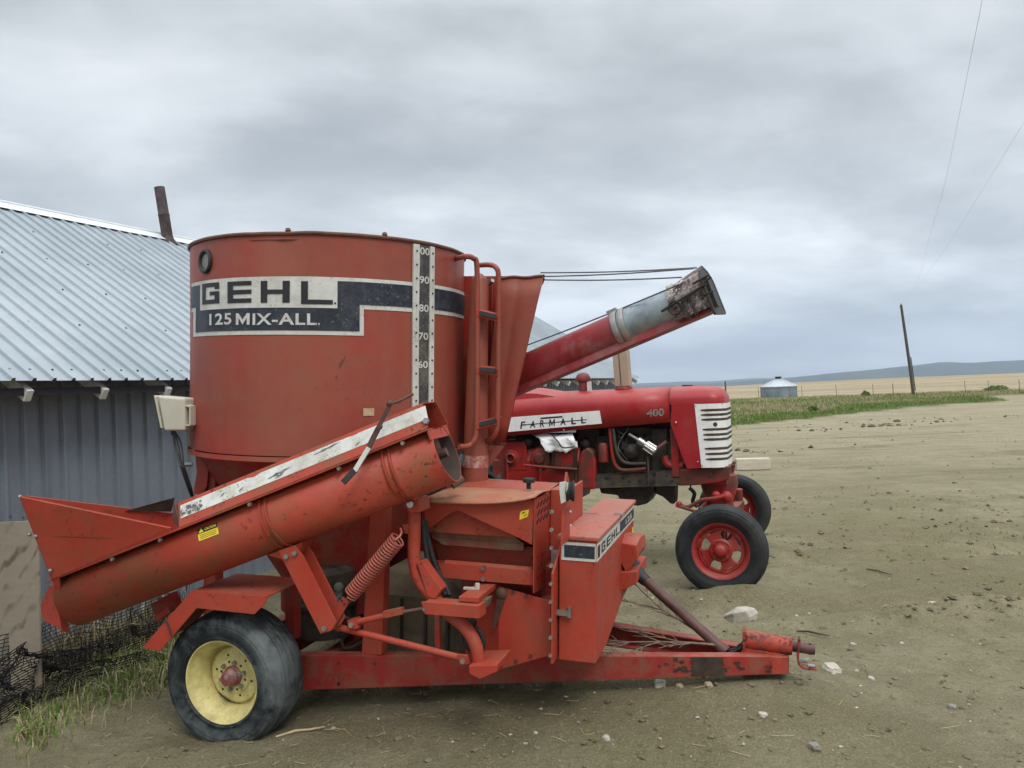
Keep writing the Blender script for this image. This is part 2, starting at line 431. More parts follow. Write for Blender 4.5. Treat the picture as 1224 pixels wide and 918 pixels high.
# brighter patches low down, a heavier deck higher up, and the brightest light overhead as under any overcast
band = N(nt, 'ShaderNodeValToRGB'); nt.links.new(sp.outputs[2], band.inputs[0])
be = band.color_ramp.elements; be[0].position = 0.0; be[0].color = (.92, .92, .92, 1); be[1].position = 1.0; be[1].color = (3.0, 3.0, 3.0, 1)
for ps, cv in ((.08, 1.05), (.16, 1.12), (.28, .90), (.42, .76), (.55, 1.35)):
    q_ = be.new(ps); q_.color = (cv, cv, cv, 1)
cl = mix(nt, 1.0, cl, band.outputs[0], 'MULTIPLY')
sc10 = N(nt, 'ShaderNodeVectorMath', operation='SCALE'); nt.links.new(cl, sc10.inputs[0]); sc10.inputs['Scale'].default_value = 10.0*SKY_GAIN
mx = mix(nt, 0.95, sky.outputs[0], sc10.outputs[0])
nt.links.new(mx, bg.inputs[0]); bg.inputs[1].default_value = 0.1

# ================================================================== ground
HITCH = T.M @ V((2.6, 0, 0)); HITCH.z = 0
RAILA = T.M @ V((0.7, -0.55, 0)); RAILA.z = 0
NEARW = G.M @ V((0, -0.95, 0)); FARW = G.M @ V((0, 0.95, 0))
def seg_d(p, a, b):
    ab = b - a; t = max(0, min(1, (p-a).dot(ab)/ab.length_squared)); return (p - a - ab*t).length, t
def fb(x, y, s, o=4): return noise.fractal(V((x*s, y*s, 3.1)), 1.0, 2.0, o)
GRASS_EDGE = [ground_at(*p) for p in ((700, 524), (870, 510.5), (930, 503.5), (1000, 496.5), (1060, 490), (1120, 485), (1182, 480.5))]
def edge_y(x):
    P = GRASS_EDGE
    for a, b in zip(P, P[1:]):
        if x <= b.x or b is P[-1]:
            return a.y + (b.y-a.y)*(x-a.x)/(b.x-a.x)
FENCE_Y = 57.0
MOUNDS = [(ground_at(1165, 735), .75, .22, .07, 2.2), (ground_at(1130, 742), .5, .15, .05, 3.0), (ground_at(1215, 722), .5, .3, .08, 2.0), (ground_at(1020, 640), 1.0, .3, .05, 2.0), (ground_at(60, 880), .5, .4, .04, 3), (ground_at(262, 905), .6, .18, .035, 4)]
def gz(x, y):
    r = math.hypot(x, y)
    z = 0.018*fb(x, y, 0.55, 3) + 0.010*fb(x+9, y, 2.6, 4)
    if r < 16: z += 0.006*fb(x, y+5, 9.0, 3)*(1 - r/16)
    d, t = seg_d(V((x, y, 0)), RAILA, HITCH)
    z += (0.05 + 0.105*t)*math.exp(-(d/0.55)**2)
    for c, a in ((NEARW, 0.05), (FARW, 0.05)):
        d = math.hypot(x-c.x, y-c.y); z += a*math.exp(-((d-0.28)/0.22)**2)
    z += 0.085*math.exp(-((x-NEARW.x-.05)/0.42)**2-((y-NEARW.y+.20)/0.16)**2)
    for (c, rx, ry, am, fq) in MOUNDS:
        e_ = ((x-c.x)/rx)**2+((y-c.y)/ry)**2
        if e_ < 6: z += am*math.exp(-e_)*(.55+1.5*max(-.2, fb(x, y*1.8, fq, 4)))
    if 5.2 < y < 11.6 and x > 1.5:   # old wheel tracks crossing the near yard
        for off in (0.0, 1.5):
            yc_ = 6.0+off+.16*(x-3)+.12*math.sin(x*.9)
            dd_ = (y-yc_)/.17; z += -.034*math.exp(-dd_*dd_)+.020*math.exp(-(abs(dd_)-1.7)**2*2)+(.006*math.sin(x*38+y*9)*math.exp(-dd_*dd_))
    if y > 9:   # wheel ruts and scraped ridges across the yard
        k = min(1, (y-9)/6)
        z += k*0.05*max(0, fb(x*0.35, y*1.6, 0.5, 4))
    if r > 60:
        k = min(1, (r-60)/140); k = k*k*(3-2*k)
        z += k*(0.5*fb(x, y, 0.01, 2) + (-0.35 + (x-70)*0.022)*1.0)
    if r > 190:
        k = (r-190); z -= min(90, 0.00009*k*k + 0.012*k)
    if r < 70: pass
    return z
xs = [-4.6 + 0.045*i for i in range(int(12.0/0.045))]; ys = [2.4 + 0.045*i for i in range(int(9.2/0.045))]
def grow(v, end, s, g):
    out = []; 
    while abs(v) < end or len(out) < 2:
        s *= g; v += s; out.append(v)
        if (s > 0 and v > end) or (s < 0 and v < -end): break
    return out
xs = grow(xs[0], 5200, -0.045, 1.11)[::-1] + xs + grow(xs[-1], 5200, 0.045, 1.075)
ys = grow(ys[0], 400, -0.045, 1.18)[::-1] + ys + grow(ys[-1], 7000, 0.045, 1.06)
nx, ny = len(xs), len(ys)
gv = []; gm = []; fm = []
for y in ys:
    for x in xs:
        gv.append((x, y, gz(x, y)))
        ey = edge_y(x)
        wob = 0.05*(y)*0.35*fb(x, y, 0.16, 3)
        xr = 24.2 + 1.5*fb(x, y, .3, 2)   # the verge narrows to a tip on the east
        g = 0.0
        if x > 4 and y > ey + wob and y < 400:
            g = 1.0 if x < 22.0 + (y-33)*0.42 else 0.0
            if y > 50: g = 1.0
        gm.append(g)
        fm.append(max(0, min(1, (y - FENCE_Y - 0.5*fb(x, y, .2, 2))/4)) if x > -200 else 0)
gf = [(j*nx+i, j*nx+i+1, (j+1)*nx+i+1, (j+1)*nx+i) for j in range(ny-1) for i in range(nx-1)]
gme = bpy.data.meshes.new('ground'); gme.from_pydata(gv, [], gf)
for nm, data in (('grass', gm), ('field', fm)):
    at = gme.attributes.new(nm, 'FLOAT', 'POINT'); at.data.foreach_set('value', data)
gme.polygons.foreach_set('use_smooth', [True]*len(gme.polygons)); gme.update()
ground = bpy.data.objects.new('ground', gme); COL.objects.link(ground); tag(ground, kind='structure')

m, nt, b = nodes('trampled_dirt'); v = coord(nt)
a1 = noi(nt, v, 0.35, 5, 0.6); a2 = noi(nt, v, 2.2, 7, 0.68, 0.3); a3 = noi(nt, v, 19, 8, 0.75); a4 = noi(nt, v, 95, 4, 0.7)
vst = coord(nt, (0.14, 0.9, 1), rot=(0, 0, R(-8))); a5 = noi(nt, vst, 1.6, 6, 0.65)
dirt = mix(nt, ramp(nt, a2, 0.40, 0.60), DIRT_A, DIRT_B)
dirt = mix(nt, math_(nt, 'MULTIPLY', ramp(nt, a1, 0.46, 0.56), 0.62), dirt, DIRT_G)
# pale, drier, driven-over soil away from the machines
sx = N(nt, 'ShaderNodeSeparateXYZ'); nt.links.new(v, sx.inputs[0])
far = N(nt, 'ShaderNodeMapRange'); far.inputs['From Min'].default_value = 8; far.inputs['From Max'].default_value = 20; nt.links.new(sx.outputs[1], far.inputs['Value'])
dry = math_(nt, 'MULTIPLY', far.outputs[0], ramp(nt, a5, 0.40, 0.52))
dirt = mix(nt, math_(nt, 'MULTIPLY', dry, 0.85), dirt, (0.375, 0.325, 0.23))
dirt = mix(nt, math_(nt, 'MULTIPLY', ramp(nt, a5, 0.50, 0.60), 0.4), dirt, (0.19, 0.155, 0.092))
dirt = mix(nt, math_(nt, 'MULTIPLY', ramp(nt, a3, 0.51, 0.64), 0.45), dirt, (0.135, 0.108, 0.058))
dirt = mix(nt, math_(nt, 'MULTIPLY', ramp(nt, a4, 0.55, 0.64), 0.5), dirt, (0.46, 0.40, 0.28))
dirt = mix(nt, math_(nt, 'MULTIPLY', ramp(nt, a4, 0.36, 0.46, (1,1,1,1), (0,0,0,1)), 0.42), dirt, (0.115, 0.093, 0.052))
ga = N(nt, 'ShaderNodeAttribute', attribute_name='grass'); fa = N(nt, 'ShaderNodeAttribute', attribute_name='field')
gn = noi(nt, coord(nt, (0.5, 1.6, 1)), 0.8, 6, 0.7); gs = noi(nt, v, 3.0, 5, 0.7)
gc = mix(nt, ramp(nt, gn, 0.42, 0.60), (0.060, 0.085, 0.022), (0.20, 0.18, 0.085))
gc = mix(nt, math_(nt, 'MULTIPLY', gs, 0.4), gc, (0.04, 0.06, 0.018))
fs_ = noi(nt, coord(nt, (0.012, 0.10, 1), rot=(0, 0, R(12))), 3.0, 6, 0.6)
fc = mix(nt, ramp(nt, fs_, 0.35, 0.65), (0.28, 0.225, 0.14), (0.40, 0.33, 0.22))
fc = mix(nt, math_(nt, 'MULTIPLY', ramp(nt, noi(nt, coord(nt, (.3, 1, 1)), 0.03, 5, .65), .46, .60), 0.55), fc, (0.19, 0.155, 0.085))
fc = mix(nt, math_(nt, 'MULTIPLY', ramp(nt, noi(nt, v, 0.9, 5, .7), .48, .62), 0.35), fc, (0.17, 0.13, 0.075))
col = mix(nt, ga.outputs['Fac'], dirt, gc); col = mix(nt, fa.outputs['Fac'], col, fc)
nt.links.new(col, b.inputs['Base Color']); b.inputs['Roughness'].default_value = 0.95; b.inputs['Specular IOR Level'].default_value = 0.15
h = math_(nt, 'ADD', math_(nt, 'MULTIPLY', a2, 0.9), math_(nt, 'ADD', math_(nt, 'MULTIPLY', a3, 0.55), math_(nt, 'MULTIPLY', a4, 0.16)))
bump(nt, b, h, 1.0, 0.075)
gme.materials.append(m); DIRT = m

# ================================================================== far hills
m, nt, b = nodes('hill_scrub'); v = coord(nt)
nt.links.new(mix(nt, ramp(nt, noi(nt, v, 0.004, 8, .65), .35, .65), HILL_A, HILL_B), b.inputs['Base Color']); b.inputs['Roughness'].default_value = 1
b.inputs['Specular IOR Level'].default_value = 0.0
def hills(name, Y, prof, base, depth, jag):
    mb = MB(); rows = []
    P = [at_depth(px, py, Y) for px, py in prof]
    n = 150; k = 14
    x0, x1 = P[0].x, P[-1].x
    def top(x):
        for a, c in zip(P, P[1:]):
            if x <= c.x: return a.z + (c.z-a.z)*(x-a.x)/(c.x-a.x)
        return P[-1].z
    for j in range(k):
        t = j/(k-1)
        row = []
        for i in range(n):
            x = x0 + (x1-x0)*i/(n-1)
            hgt = top(x) + jag*noise.fractal(V((x*0.004, 1.3, 7)), 1, 2, 4)
            s = math.sin(PI*0.5*min(1, t*2)) if t <= .5 else 1-(t-.5)*0.6
            z = base + (hgt-base)*s + (jag*0.8*noise.fractal(V((x*0.004, t*5, 2)), 1, 2, 4) if t < .5 else 0)*s*(1-s)*4
            row.append(V((x*(1+(t-.5)*depth/Y), Y + (t-.5)*depth, z)))
        rows.append(row)
    mb.loft(rows, closed=False)
    o = mb.build(name, m, smooth=80); tag(o, kind='structure'); return o
hills('hills', 4600, ((-400, 478), (300, 474), (700, 463), (870, 457.5), (925, 453), (990, 446.6), (1040, 441.5), (1066, 438.6), (1100, 436.5), (1128, 432.5), (1160, 433), (1200, 431), (1235, 429.5), (1330, 424), (1700, 415)), -120, 2200, 5)
hills('hills', 6300, ((-600, 470), (700, 460), (860, 455), (900, 452), (940, 451), (1000, 447), (1100, 442), (1500, 432)), -120, 1500, 5)

# the damp air over the plain
hz = MB().box((-7000, -450, -160), (9000, 8300, 420))
hm = bpy.data.materials.new('haze_air'); hm.use_nodes = True; nt = hm.node_tree; nt.nodes.clear()
out = nt.nodes.new('ShaderNodeOutputMaterial'); pv = nt.nodes.new('ShaderNodeVolumePrincipled')
pv.inputs['Color'].default_value = (0.66, 0.80, 0.98, 1); pv.inputs['Density'].default_value = HAZE; pv.inputs['Anisotropy'].default_value = 0.0
nt.links.new(pv.outputs[0], out.inputs['Volume'])
if HAZE: tag(hz.build('haze', hm, smooth=0), kind='stuff')

# ================================================================== the long metal shed
EAVE0 = at_depth(0, 453.5, 5.2)
EAVE1 = at_depth(763, 451.5, 19.3)
bdir = EAVE1 - EAVE0; BL = bdir.length
bh = V((bdir.x, bdir.y, 0)).normalized(); bp = V((-bh.y, bh.x, 0))        # along the shed; across it, away from the camera
RIDGE_RUN, RIDGE_RISE = 3.1, 1.93
slope = bdir.z/V((bdir.x, bdir.y, 0)).length
def B(t, s, z):  # t along the eave from the image edge, s across from the eave line, z above the eave line
    p = EAVE0 + bh*t + bp*s; p.z = EAVE0.z + slope*t + z; return p
def Bi(px, py, s):  # t on the vertical plane at s across
    d = ray(px, py); a = EAVE0 + bp*s
    k = (a - CAM).dot(bp)/d.dot(bp); q = CAM + d*k; t = (q-a).dot(bh); return t, q.z - EAVE0.z - slope*t
T0, T1 = -3.4, BL/ math.sqrt(1+slope**2)
shed = root('metal_shed', Matrix.Translation((0, 0, 0)), 'long low grey shed with ribbed metal roof and ribbed steel siding', 'shed')
def ribbed(mb, A, Bf, t0, t1, pitch, hgt, up, w=0.022, m=0):
    """sheet from line A(t) to line Bf(t) with trapezoid ribs of given height along up(t)"""
    prof = []; k = math.floor(t0/pitch); t = k*pitch
    while t < t1:
        for dt, h in ((0, 0), (pitch*.5-w*1.5, 0), (pitch*.5-w*.7, hgt), (pitch*.5+w*.7, hgt), (pitch*.5+w*1.5, 0)):
            if t0 <= t+dt <= t1: prof.append((t+dt, h))
        t += pitch
    prof.append((t1, 0))
    k = 8
    mb.loft([[A(t)*(1-i/k) + Bf(t)*(i/k) + up*h for t, h in prof] for i in range(k+1)], m, closed=False)
RN = (bp*(-RIDGE_RISE) + V((0, 0, RIDGE_RUN))).normalized()
def roof_mat():
    m, nt, b = nodes('ribbed_roof_metal'); v = coord(nt)
    c = mix(nt, ramp(nt, noi(nt, v, 0.9, 5, .6), .40, .60), (0.275, 0.315, 0.34), (0.355, 0.395, 0.42))
    dp = N(nt, 'ShaderNodeVectorMath', operation='DOT_PRODUCT'); nt.links.new(v, dp.inputs[0]); dp.inputs[1].default_value = (bh.x, bh.y, 0)
    wn = N(nt, 'ShaderNodeTexWhiteNoise', noise_dimensions='1D'); nt.links.new(math_(nt, 'FLOOR', math_(nt, 'DIVIDE', dp.outputs['Value'], .87)), wn.inputs['W'])
    c = mix(nt, math_(nt, 'MULTIPLY', wn.outputs['Value'], .22), c, (0.29, 0.335, 0.37))
    vv = coord(nt, (1, 1, 1)); c = mix(nt, math_(nt, 'MULTIPLY', ramp(nt, noi(nt, vv, 6, 6, .7), .48, .62), .35), c, (0.27, 0.32, 0.36))
    nt.links.new(c, b.inputs['Base Color']); b.inputs['Metallic'].default_value = 0.35; b.inputs['Roughness'].default_value = 0.5
    bump(nt, b, noi(nt, v, 5, 3, .5), .15, .02); return m
ROOF = roof_mat()
mb = MB(); PITCH = 0.145
ribbed(mb, lambda t: B(t, -0.02, -0.012), lambda t: B(t, RIDGE_RUN, RIDGE_RISE), T0, T1, PITCH, 0.021, RN, 0.010)
random.seed(3)
for row in (0.035, 0.24, 0.43, 0.62, 0.81, 0.965):
    k = 0; t = math.floor(T0/PITCH)*PITCH
    while t < T1*0.75:
        if k % (1 if row < .1 else 3) == (0 if row < .1 else int(row*10) % 3) and random.random() < .93:
            p = B(t+random.uniform(-.012, .012), RIDGE_RUN*(row+random.uniform(-.004, .004)), RIDGE_RISE*row); mb.obox(p + RN*0.005, bh*.006, RN.cross(bh)*.006, RN*.004, 1)
        t += PITCH; k += 1
roof = mb.build('roof', [ROOF, INK], shed, smooth=0)
sol = roof.modifiers.new('sheet', 'SOLIDIFY'); sol.thickness = 0.004; sol.offset = -1
RN2 = (bp*RIDGE_RISE + V((0, 0, RIDGE_RUN))).normalized()
mb = MB(); mb.quadslab([B(T0, RIDGE_RUN*2, 0), B(T1, RIDGE_RUN*2, 0), B(T1, RIDGE_RUN+.01, RIDGE_RISE-.01), B(T0, RIDGE_RUN+.01, RIDGE_RISE-.01)], -0.02)
o = mb.build('roof', ROOF, shed, smooth=0); tag(o, 'far slope of the shed roof')
CAPW = plain('ridge_cap_white', (0.62, 0.65, 0.65), 0.5, 0.2, var=0.1, bmp=0.05)
mb = MB(); lift = RN*0.024
r0 = [B(t, RIDGE_RUN, RIDGE_RISE) for t in (T0, T1)]
dn = (B(0, RIDGE_RUN-1, RIDGE_RISE*(1-1/RIDGE_RUN)) - B(0, RIDGE_RUN, RIDGE_RISE)).normalized()
dn2 = V((0,0,0)) + bp*(-dn.dot(bp)) + V((0, 0, dn.z))
up = V((0, 0, .03))
mb.quadslab([r0[0]+dn*.17+lift, r0[1]+dn*.17+lift, r0[1]+up, r0[0]+up], 0.003)
mb.quadslab([r0[0]+dn2*.17+RN2*.024, r0[1]+dn2*.17+RN2*.024, r0[1]+up, r0[0]+up], 0.003)
for q in (r0[0],):
    mb.tube([r0[0]+up, r0[1]+up], 0.02, 8)
mb.build('ridge_cap', CAPW, roof, smooth=30)
# siding
def wall_mat():
    m, nt, b = nodes('weathered_siding'); v = coord(nt)
    c = mix(nt, ramp(nt, noi(nt, v, 1.2, 5, .65), .3, .7), (0.18, 0.213, 0.25), (0.25, 0.285, 0.325))
    c = mix(nt, math_(nt, 'MULTIPLY', ramp(nt, noi(nt, v, 38, 5, .75), .5, .68), .45), c, (0.27, 0.30, 0.325))
    c = mix(nt, math_(nt, 'MULTIPLY', ramp(nt, noi(nt, coord(nt, (6, 6, .5)), 1, 4, .6), .52, .75), .4), c, (0.10, 0.115, 0.135))
    nt.links.new(c, b.inputs['Base Color']); b.inputs['Metallic'].default_value = 0.25; b.inputs['Roughness'].default_value = 0.55
    return m
SIDING = wall_mat(); OH = 0.34
ZB = -EAVE0.z - 0.2
mb = MB(); ribbed(mb, lambda t: B(t, OH, ZB), lambda t: B(t, OH, 0.16), T0+.2, T1-.25, 0.15, 0.028, -bp, 0.014)
for k in range(60):
    t = T0+.3 + random.random()*9; z = random.choice((-0.62, -0.95, -1.3)) + random.uniform(-.02, .02)
    mb.ball(B(t, OH-.006, z), .006, 6, 1)
mb.build('wall', [SIDING, STEEL], shed, smooth=20)
mb = MB()
mb.quadslab([B(T1-.25, OH+.01, ZB), B(T1-.25, 2*RIDGE_RUN-OH, ZB), B(T1-.25, 2*RIDGE_RUN-OH, .18), B(T1-.25, RIDGE_RUN, RIDGE_RISE-.05), B(T1-.25, OH+.01, .18)], -.03)
mb.quadslab([B(T0+.2, OH+.01, ZB), B(T0+.2, 2*RIDGE_RUN-OH, ZB), B(T0+.2, 2*RIDGE_RUN-OH, .18), B(T0+.2, RIDGE_RUN, RIDGE_RISE-.05), B(T0+.2, OH+.01, .18)], .03)
mb.quadslab([B(T0+.2, 2*RIDGE_RUN-OH, ZB), B(T1-.25, 2*RIDGE_RUN-OH, ZB), B(T1-.25, 2*RIDGE_RUN-OH, .18), B(T0+.2, 2*RIDGE_RUN-OH, .18)], -.03)
mb.build('wall', SIDING, shed, smooth=0)
FASCIA = plain('dark_eave_board', (0.020, 0.019, 0.024), 0.8, var=.4)
mb = MB(); mb.obox(B((T0+T1)/2, .045, -.045), bh*((T1-T0)/2-.02), bp*.012, V((0, 0, .026)))
mb.build('eave_board', FASCIA, shed, smooth=0)
RAFT = plain('whitewashed_rafter', (0.75, 0.74, 0.71), 0.7, var=.25, bmp=.2)
t_tails = Bi(30, 468, .06)[0]
k = 0; t = t_tails - 0.585*5
while t < T1:
    mb = MB(); a = B(t, .022, -.112); c = B(t, OH+.1, -.112+.62*(OH+.06))
    mb.bar(a, c, .050, .085, (0, 0, 1)); mb.build('rafter_tail', RAFT, shed, smooth=0, bevel=.003)
    t += 0.585
PIPE = plain('rusted_stovepipe', (0.050, 0.036, 0.040), 0.75, .2, var=.5, scale=12, c2=(0.11, 0.075, 0.07), bmp=.3)
tch, zch = Bi(202, 293, RIDGE_RUN - .12)
pb = B(tch, RIDGE_RUN-.12, RIDGE_RISE*(1-.12/RIDGE_RUN)-.08)
pY = pb.y; pt = at_depth(190.5, 224, pY)
ax = (pt-pb)
mb = MB(); x, y, z = basis(ax); L = ax.length
mb.lathe(pb, ax, [(.068, 0), (.068, L*.52), (.071, L*.53), (.071, L*.55), (.066, L*.56), (.064, L), (.058, L), (.058, .1)], 24)
mb.lathe(pb+ax*.02, ax, [(.12, -.0), (.075, .09), (.07, .12)], 20)
mb.build('stovepipe', PIPE, shed, smooth=40)
# ================================================================== the feed mixer trailer
mixer = root('feed_mixer', T.M, 'red portable grinder mixer trailer with a tall round tank and folded intake auger', 'feed mixer')
P = T.P
LY = V((0, 1, 0))
def poly_lat(pts, lat): return [P(x, y, lat) for x, y in pts]
# ---- tank
def tank_tp(px, py, off=0.0):
    o, d = T.o, T.d(px, py); r = TR+off
    a = d.x**2+d.y**2; b2 = o.x*d.x+o.y*d.y; c = o.x**2+o.y**2-r*r
    disc = max(0, b2*b2-a*c); t = (-b2-math.sqrt(disc))/a; q = o+d*t
    return math.atan2(q.x, -q.y), q.z
def dent(th, u):
    d = -0.016*math.exp(-((th-0.22)/.10)**2-((u-UT)/.16)**2) + 0.008*math.exp(-((th-0.40)/.08)**2-((u-UT)/.2)**2) - 0.010*math.exp(-((th-.02)/.12)**2-((u-UT)/.1)**2)
    d += 0.0022*math.sin(th*9+1)*math.sin(u*4) + 0.0015*math.sin(th*23+u*2)
    return d
UT = tank_tp(380, 279.5)[1]; UB = tank_tp(317, 545)[1]
def cyl(th, u, off=0.0):
    r = TR+off+dent(th, u); return V((r*math.sin(th), -r*math.cos(th), u))
NT = 120; mb = MB()
rings = []
for k in range(13):
    u = UB+(UT-UB)*k/12; rings.append([cyl(2*PI*i/NT, u) for i in range(NT)])
mb.loft(rings)
mb.lathe((0, 0, 0), (0, 0, 1), [(TR+.012, UB-.004), (TR+.014, UB-.03), (TR-.02, UB-.032)], NT)
tank = mb.build('tank', TANK_RED, mixer, smooth=30)
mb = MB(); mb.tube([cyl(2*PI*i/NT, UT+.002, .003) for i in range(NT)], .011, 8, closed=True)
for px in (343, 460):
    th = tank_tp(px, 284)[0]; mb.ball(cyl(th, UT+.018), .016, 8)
DKRED = paint('dark_rim_paint', (0.10,0.03,0.022), (0.14,0.05,0.035), .6, seed=2)  # darker, browner red for the tank and hopper rims
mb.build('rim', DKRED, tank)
mb = MB(); mb.lathe((0, 0, UT-.03), (0, 0, 1), [(TR-.004, 0), (TR*.9, .012), (.30, .05), (.30, .065), (.02, .075)], 64)
mb.lathe((.05, -.45, UT-.02), (0, 0, 1), [(.20, 0), (.20, .045), (.17, .058), (.01, .062)], 32)
mb.build('lid', TANK_RED, tank)
mb = MB(); mb.lathe((0, 0, 0), (0, 0, 1), [(TR-.03, UB-.02), (TR-.05, UB-.06), (.30, .62), (.30, .42), (.01, .42)], 72)
mb.build('cone', FRAME_RED, mixer)
# vertical seams of the tank's sheets
mb = MB()
for th in (-1.25, 3.4):
    mb.loft([[cyl(th-.012, u, .0005), cyl(th-.008, u, .003), cyl(th+.008, u, .003), cyl(th+.012, u, .0005)] for u in [UB+(UT-UB)*k/12 for k in range(13)]], closed=False)
build_each(mb, 'seam_strip', TANK_RED, tank)
# ---- tank decals
def th_at(px, py=350): return tank_tp(px, py)[0]
def u_at(px, py): return tank_tp(px, py)[1]
def patch(mb, t0, t1, u0, u1, off, m=0):
    n = max(2, int(abs(t1-t0)/.05)); k = max(1, int(abs(u1-u0)/.15))
    mb.loft([[cyl(t0+(t1-t0)*i/n, u0+(u1-u0)*j/k, off) for i in range(n+1)] for j in range(k+1)], m, closed=False)
uW1 = u_at(330, 330.5); uN1 = u_at(330, 335); uNb = u_at(470, 366.3); uWb = u_at(470, 371.5); uNl = u_at(330, 394.8); uWl = u_at(330, 400)
ta, tb = th_at(230, 345), th_at(557, 350)
ta = max(ta, -1.32); tb = 1.9
b0, b1, bi0, bi1 = th_at(232.5, 385), th_at(434.5, 385), th_at(241, 385), th_at(429.5, 385)
bi0 = b0 + (th_at(238, 385)-b0)*.55
OW, ON, OP, OT = .003, .0055, .008, .0105
mb = MB()
patch(mb, ta, tb, uWb, uW1, OW); patch(mb, b0, b1, uWl, uWb, OW)
mb.build('decal_border', WHITE, tank)
mb = MB(); patch(mb, ta, tb, uNb, uN1, ON); patch(mb, bi0, bi1, uNl, uNb, ON)
mb.build('decal_band', NAVY, tank)
g0, g1 = th_at(240.8, 350), th_at(403.3, 350); ug0, ug1 = u_at(330, 367.8), u_at(330, 333)
mb = MB(); patch(mb, g0, g1, ug0, ug1, OP); mb.build('decal_panel', WHITE, tank)
mb = MB()
for ch, x0, x1, y0, y1 in (('G', 243.8, 265.7, 363.2, 338.2), ('E', 273.6, 301.8, 362.2, 336.4), ('H', 312.8, 347, 361.9, 335.8), ('L', 360.3, 398, 363.8, 336.6)):
    a, c = th_at(x0), th_at(x1); xm = (x0+x1)/2; d0, d1 = u_at(xm, y0), u_at(xm, y1)
    put_block(mb, ch, lambda x, y: cyl(a+(c-a)*x, d0+(d1-d0)*y, OT), nx=4)
patch(mb, th_at(399.5), th_at(401.8), u_at(400, 363.8), u_at(400, 361.6), OT)
mb.build('lettering', INK, tank, smooth=0, merge=False)
mb = MB()
for s, x0, x1 in (('125', 252, 278), ('M', 283.5, 299.5), ('IX-ALL', 303, 379)):
    a, c = th_at(x0, 382), th_at(x1, 382); d0, d1 = u_at((x0+x1)/2, 388.3), u_at((x0+x1)/2, 374.5)
    fn = lambda x, y: cyl(a+(c-a)*x, d0+(d1-d0)*y, OP)
    if s == 'M': put_m(mb, fn)
    else: put_text(mb, s, fn, offset=0.022, space=1.08)
patch(mb, th_at(380.5, 386), th_at(382.4, 386), u_at(381, 388.2), u_at(381, 386.3), OP)
mb.build('lettering', WHITE, tank, smooth=0, merge=False)
# ---- level window with figures
s0, s1, s2, s3 = [th_at(x, 380) for x in (492.3, 499.3, 511.6, 516.6)]
us1 = u_at(505, 293.5); us0 = UB+.10
mb = MB()
for a, c in ((s0, s1), (s2, s3)):
    r = []
    for k in range(9):
        u = us0+(us1-us0)*k/8
        r.append([cyl(a, u, .001), cyl(a, u, .016), cyl(c, u, .016), cyl(c, u, .001)])
    mb.loft(r, cap0=True, cap1=True)
mb.build('gauge_frame', WHITE, tank, smooth=20, bevel=.002)
mb = MB()
for th in ((s0+s1)/2, (s2+s3)/2):
    for k in range(14):
        mb.bolt(cyl(th, us0+(us1-us0)*(k+.5)/14, .016), cyl(th, 0)-V((0,0,0)), .006, .004)
build_each(mb, 'gauge_screw', DARK, tank, smooth=0)
SCUFF = paint('scuffed_gauge_glass', (0.030,0.032,0.034), (0.055,0.052,0.050), .28, (0.19,0.165,0.14), .8, .6, (0.3,.26,.22), dent=.05, streak=.5, scale=2.5)
mb = MB(); patch(mb, s1, s2, us0, us1, .007); mb.build('level_gauge', SCUFF, tank)
mb = MB()
for s, py in (('00', 300.4), ('90', 334.7), ('80', 368.4), ('70', 402), ('60', 435.7)):
    mb = MB(); a = th_at(500.6-(py-300)*.012, py); c = th_at(511.6-(py-300)*.012, py); d0, d1 = u_at(505, py+4.4), u_at(505, py-4.4)
    put_text(mb, s, lambda x, y: cyl(a+(c-a)*x, d0+(d1-d0)*y, .010), offset=.016)
    mb.build('gauge_figure', WHITE, tank, smooth=0, merge=False)
# ---- round sight window
th, u = tank_tp(246.8, 312.7); c = cyl(th, u); ax = V((math.sin(th), -math.cos(th), 0)); tx = V((math.cos(th), math.sin(th), 0)); tz = V((0, 0, 1))
r_in, r_out = .047, .066
mb = MB(); mb.tube([c+ax*.006+(tx*math.cos(a)+tz*math.sin(a))*(r_in+r_out)/2 for a in [2*PI*i/32 for i in range(32)]], (r_out-r_in)/2*1.15, 8, closed=True)
port = mb.build('sight_window', BLACK, tank)
DUSTG = plain('dusty_window_glass', (0.22, 0.20, 0.15), .2, var=.5, scale=22, spec=.7, bmp=0)
mb = MB(); mb.lathe(c-ax*.002, ax, [(.001, .004), (r_in+.004, .004)], 28); mb.build('pane', DUSTG, port)
# small sticker and scratches
STICK = plain('faded_sticker', (0.42, .33, .19), .6, var=.3, scale=40, bmp=0)
mb = MB(); patch(mb, th_at(434, 493), th_at(447, 493), u_at(440, 497), u_at(440, 488), .003); mb.build('sticker', STICK, tank)
SCR = plain('scratch_dark', (0.07, .03, .02), .7, bmp=0)
mb = MB()
for x0, y0, x1, y1 in ((413, 425, 406, 441), (408.5, 431, 404.5, 439), (402.5, 449, 401.5, 451)):
    p = [tank_tp(x0+(x1-x0)*k/4, y0+(y1-y0)*k/4) for k in range(5)]
    mb.loft([[cyl(t-.0028*math.sin(PI*(k+.6)/5.2), uu, .0025), cyl(t+.0028*math.sin(PI*(k+.6)/5.2), uu, .0025)] for k, (t, uu) in enumerate(p)], closed=False)
mb.build('scratches', SCR, tank, smooth=0)
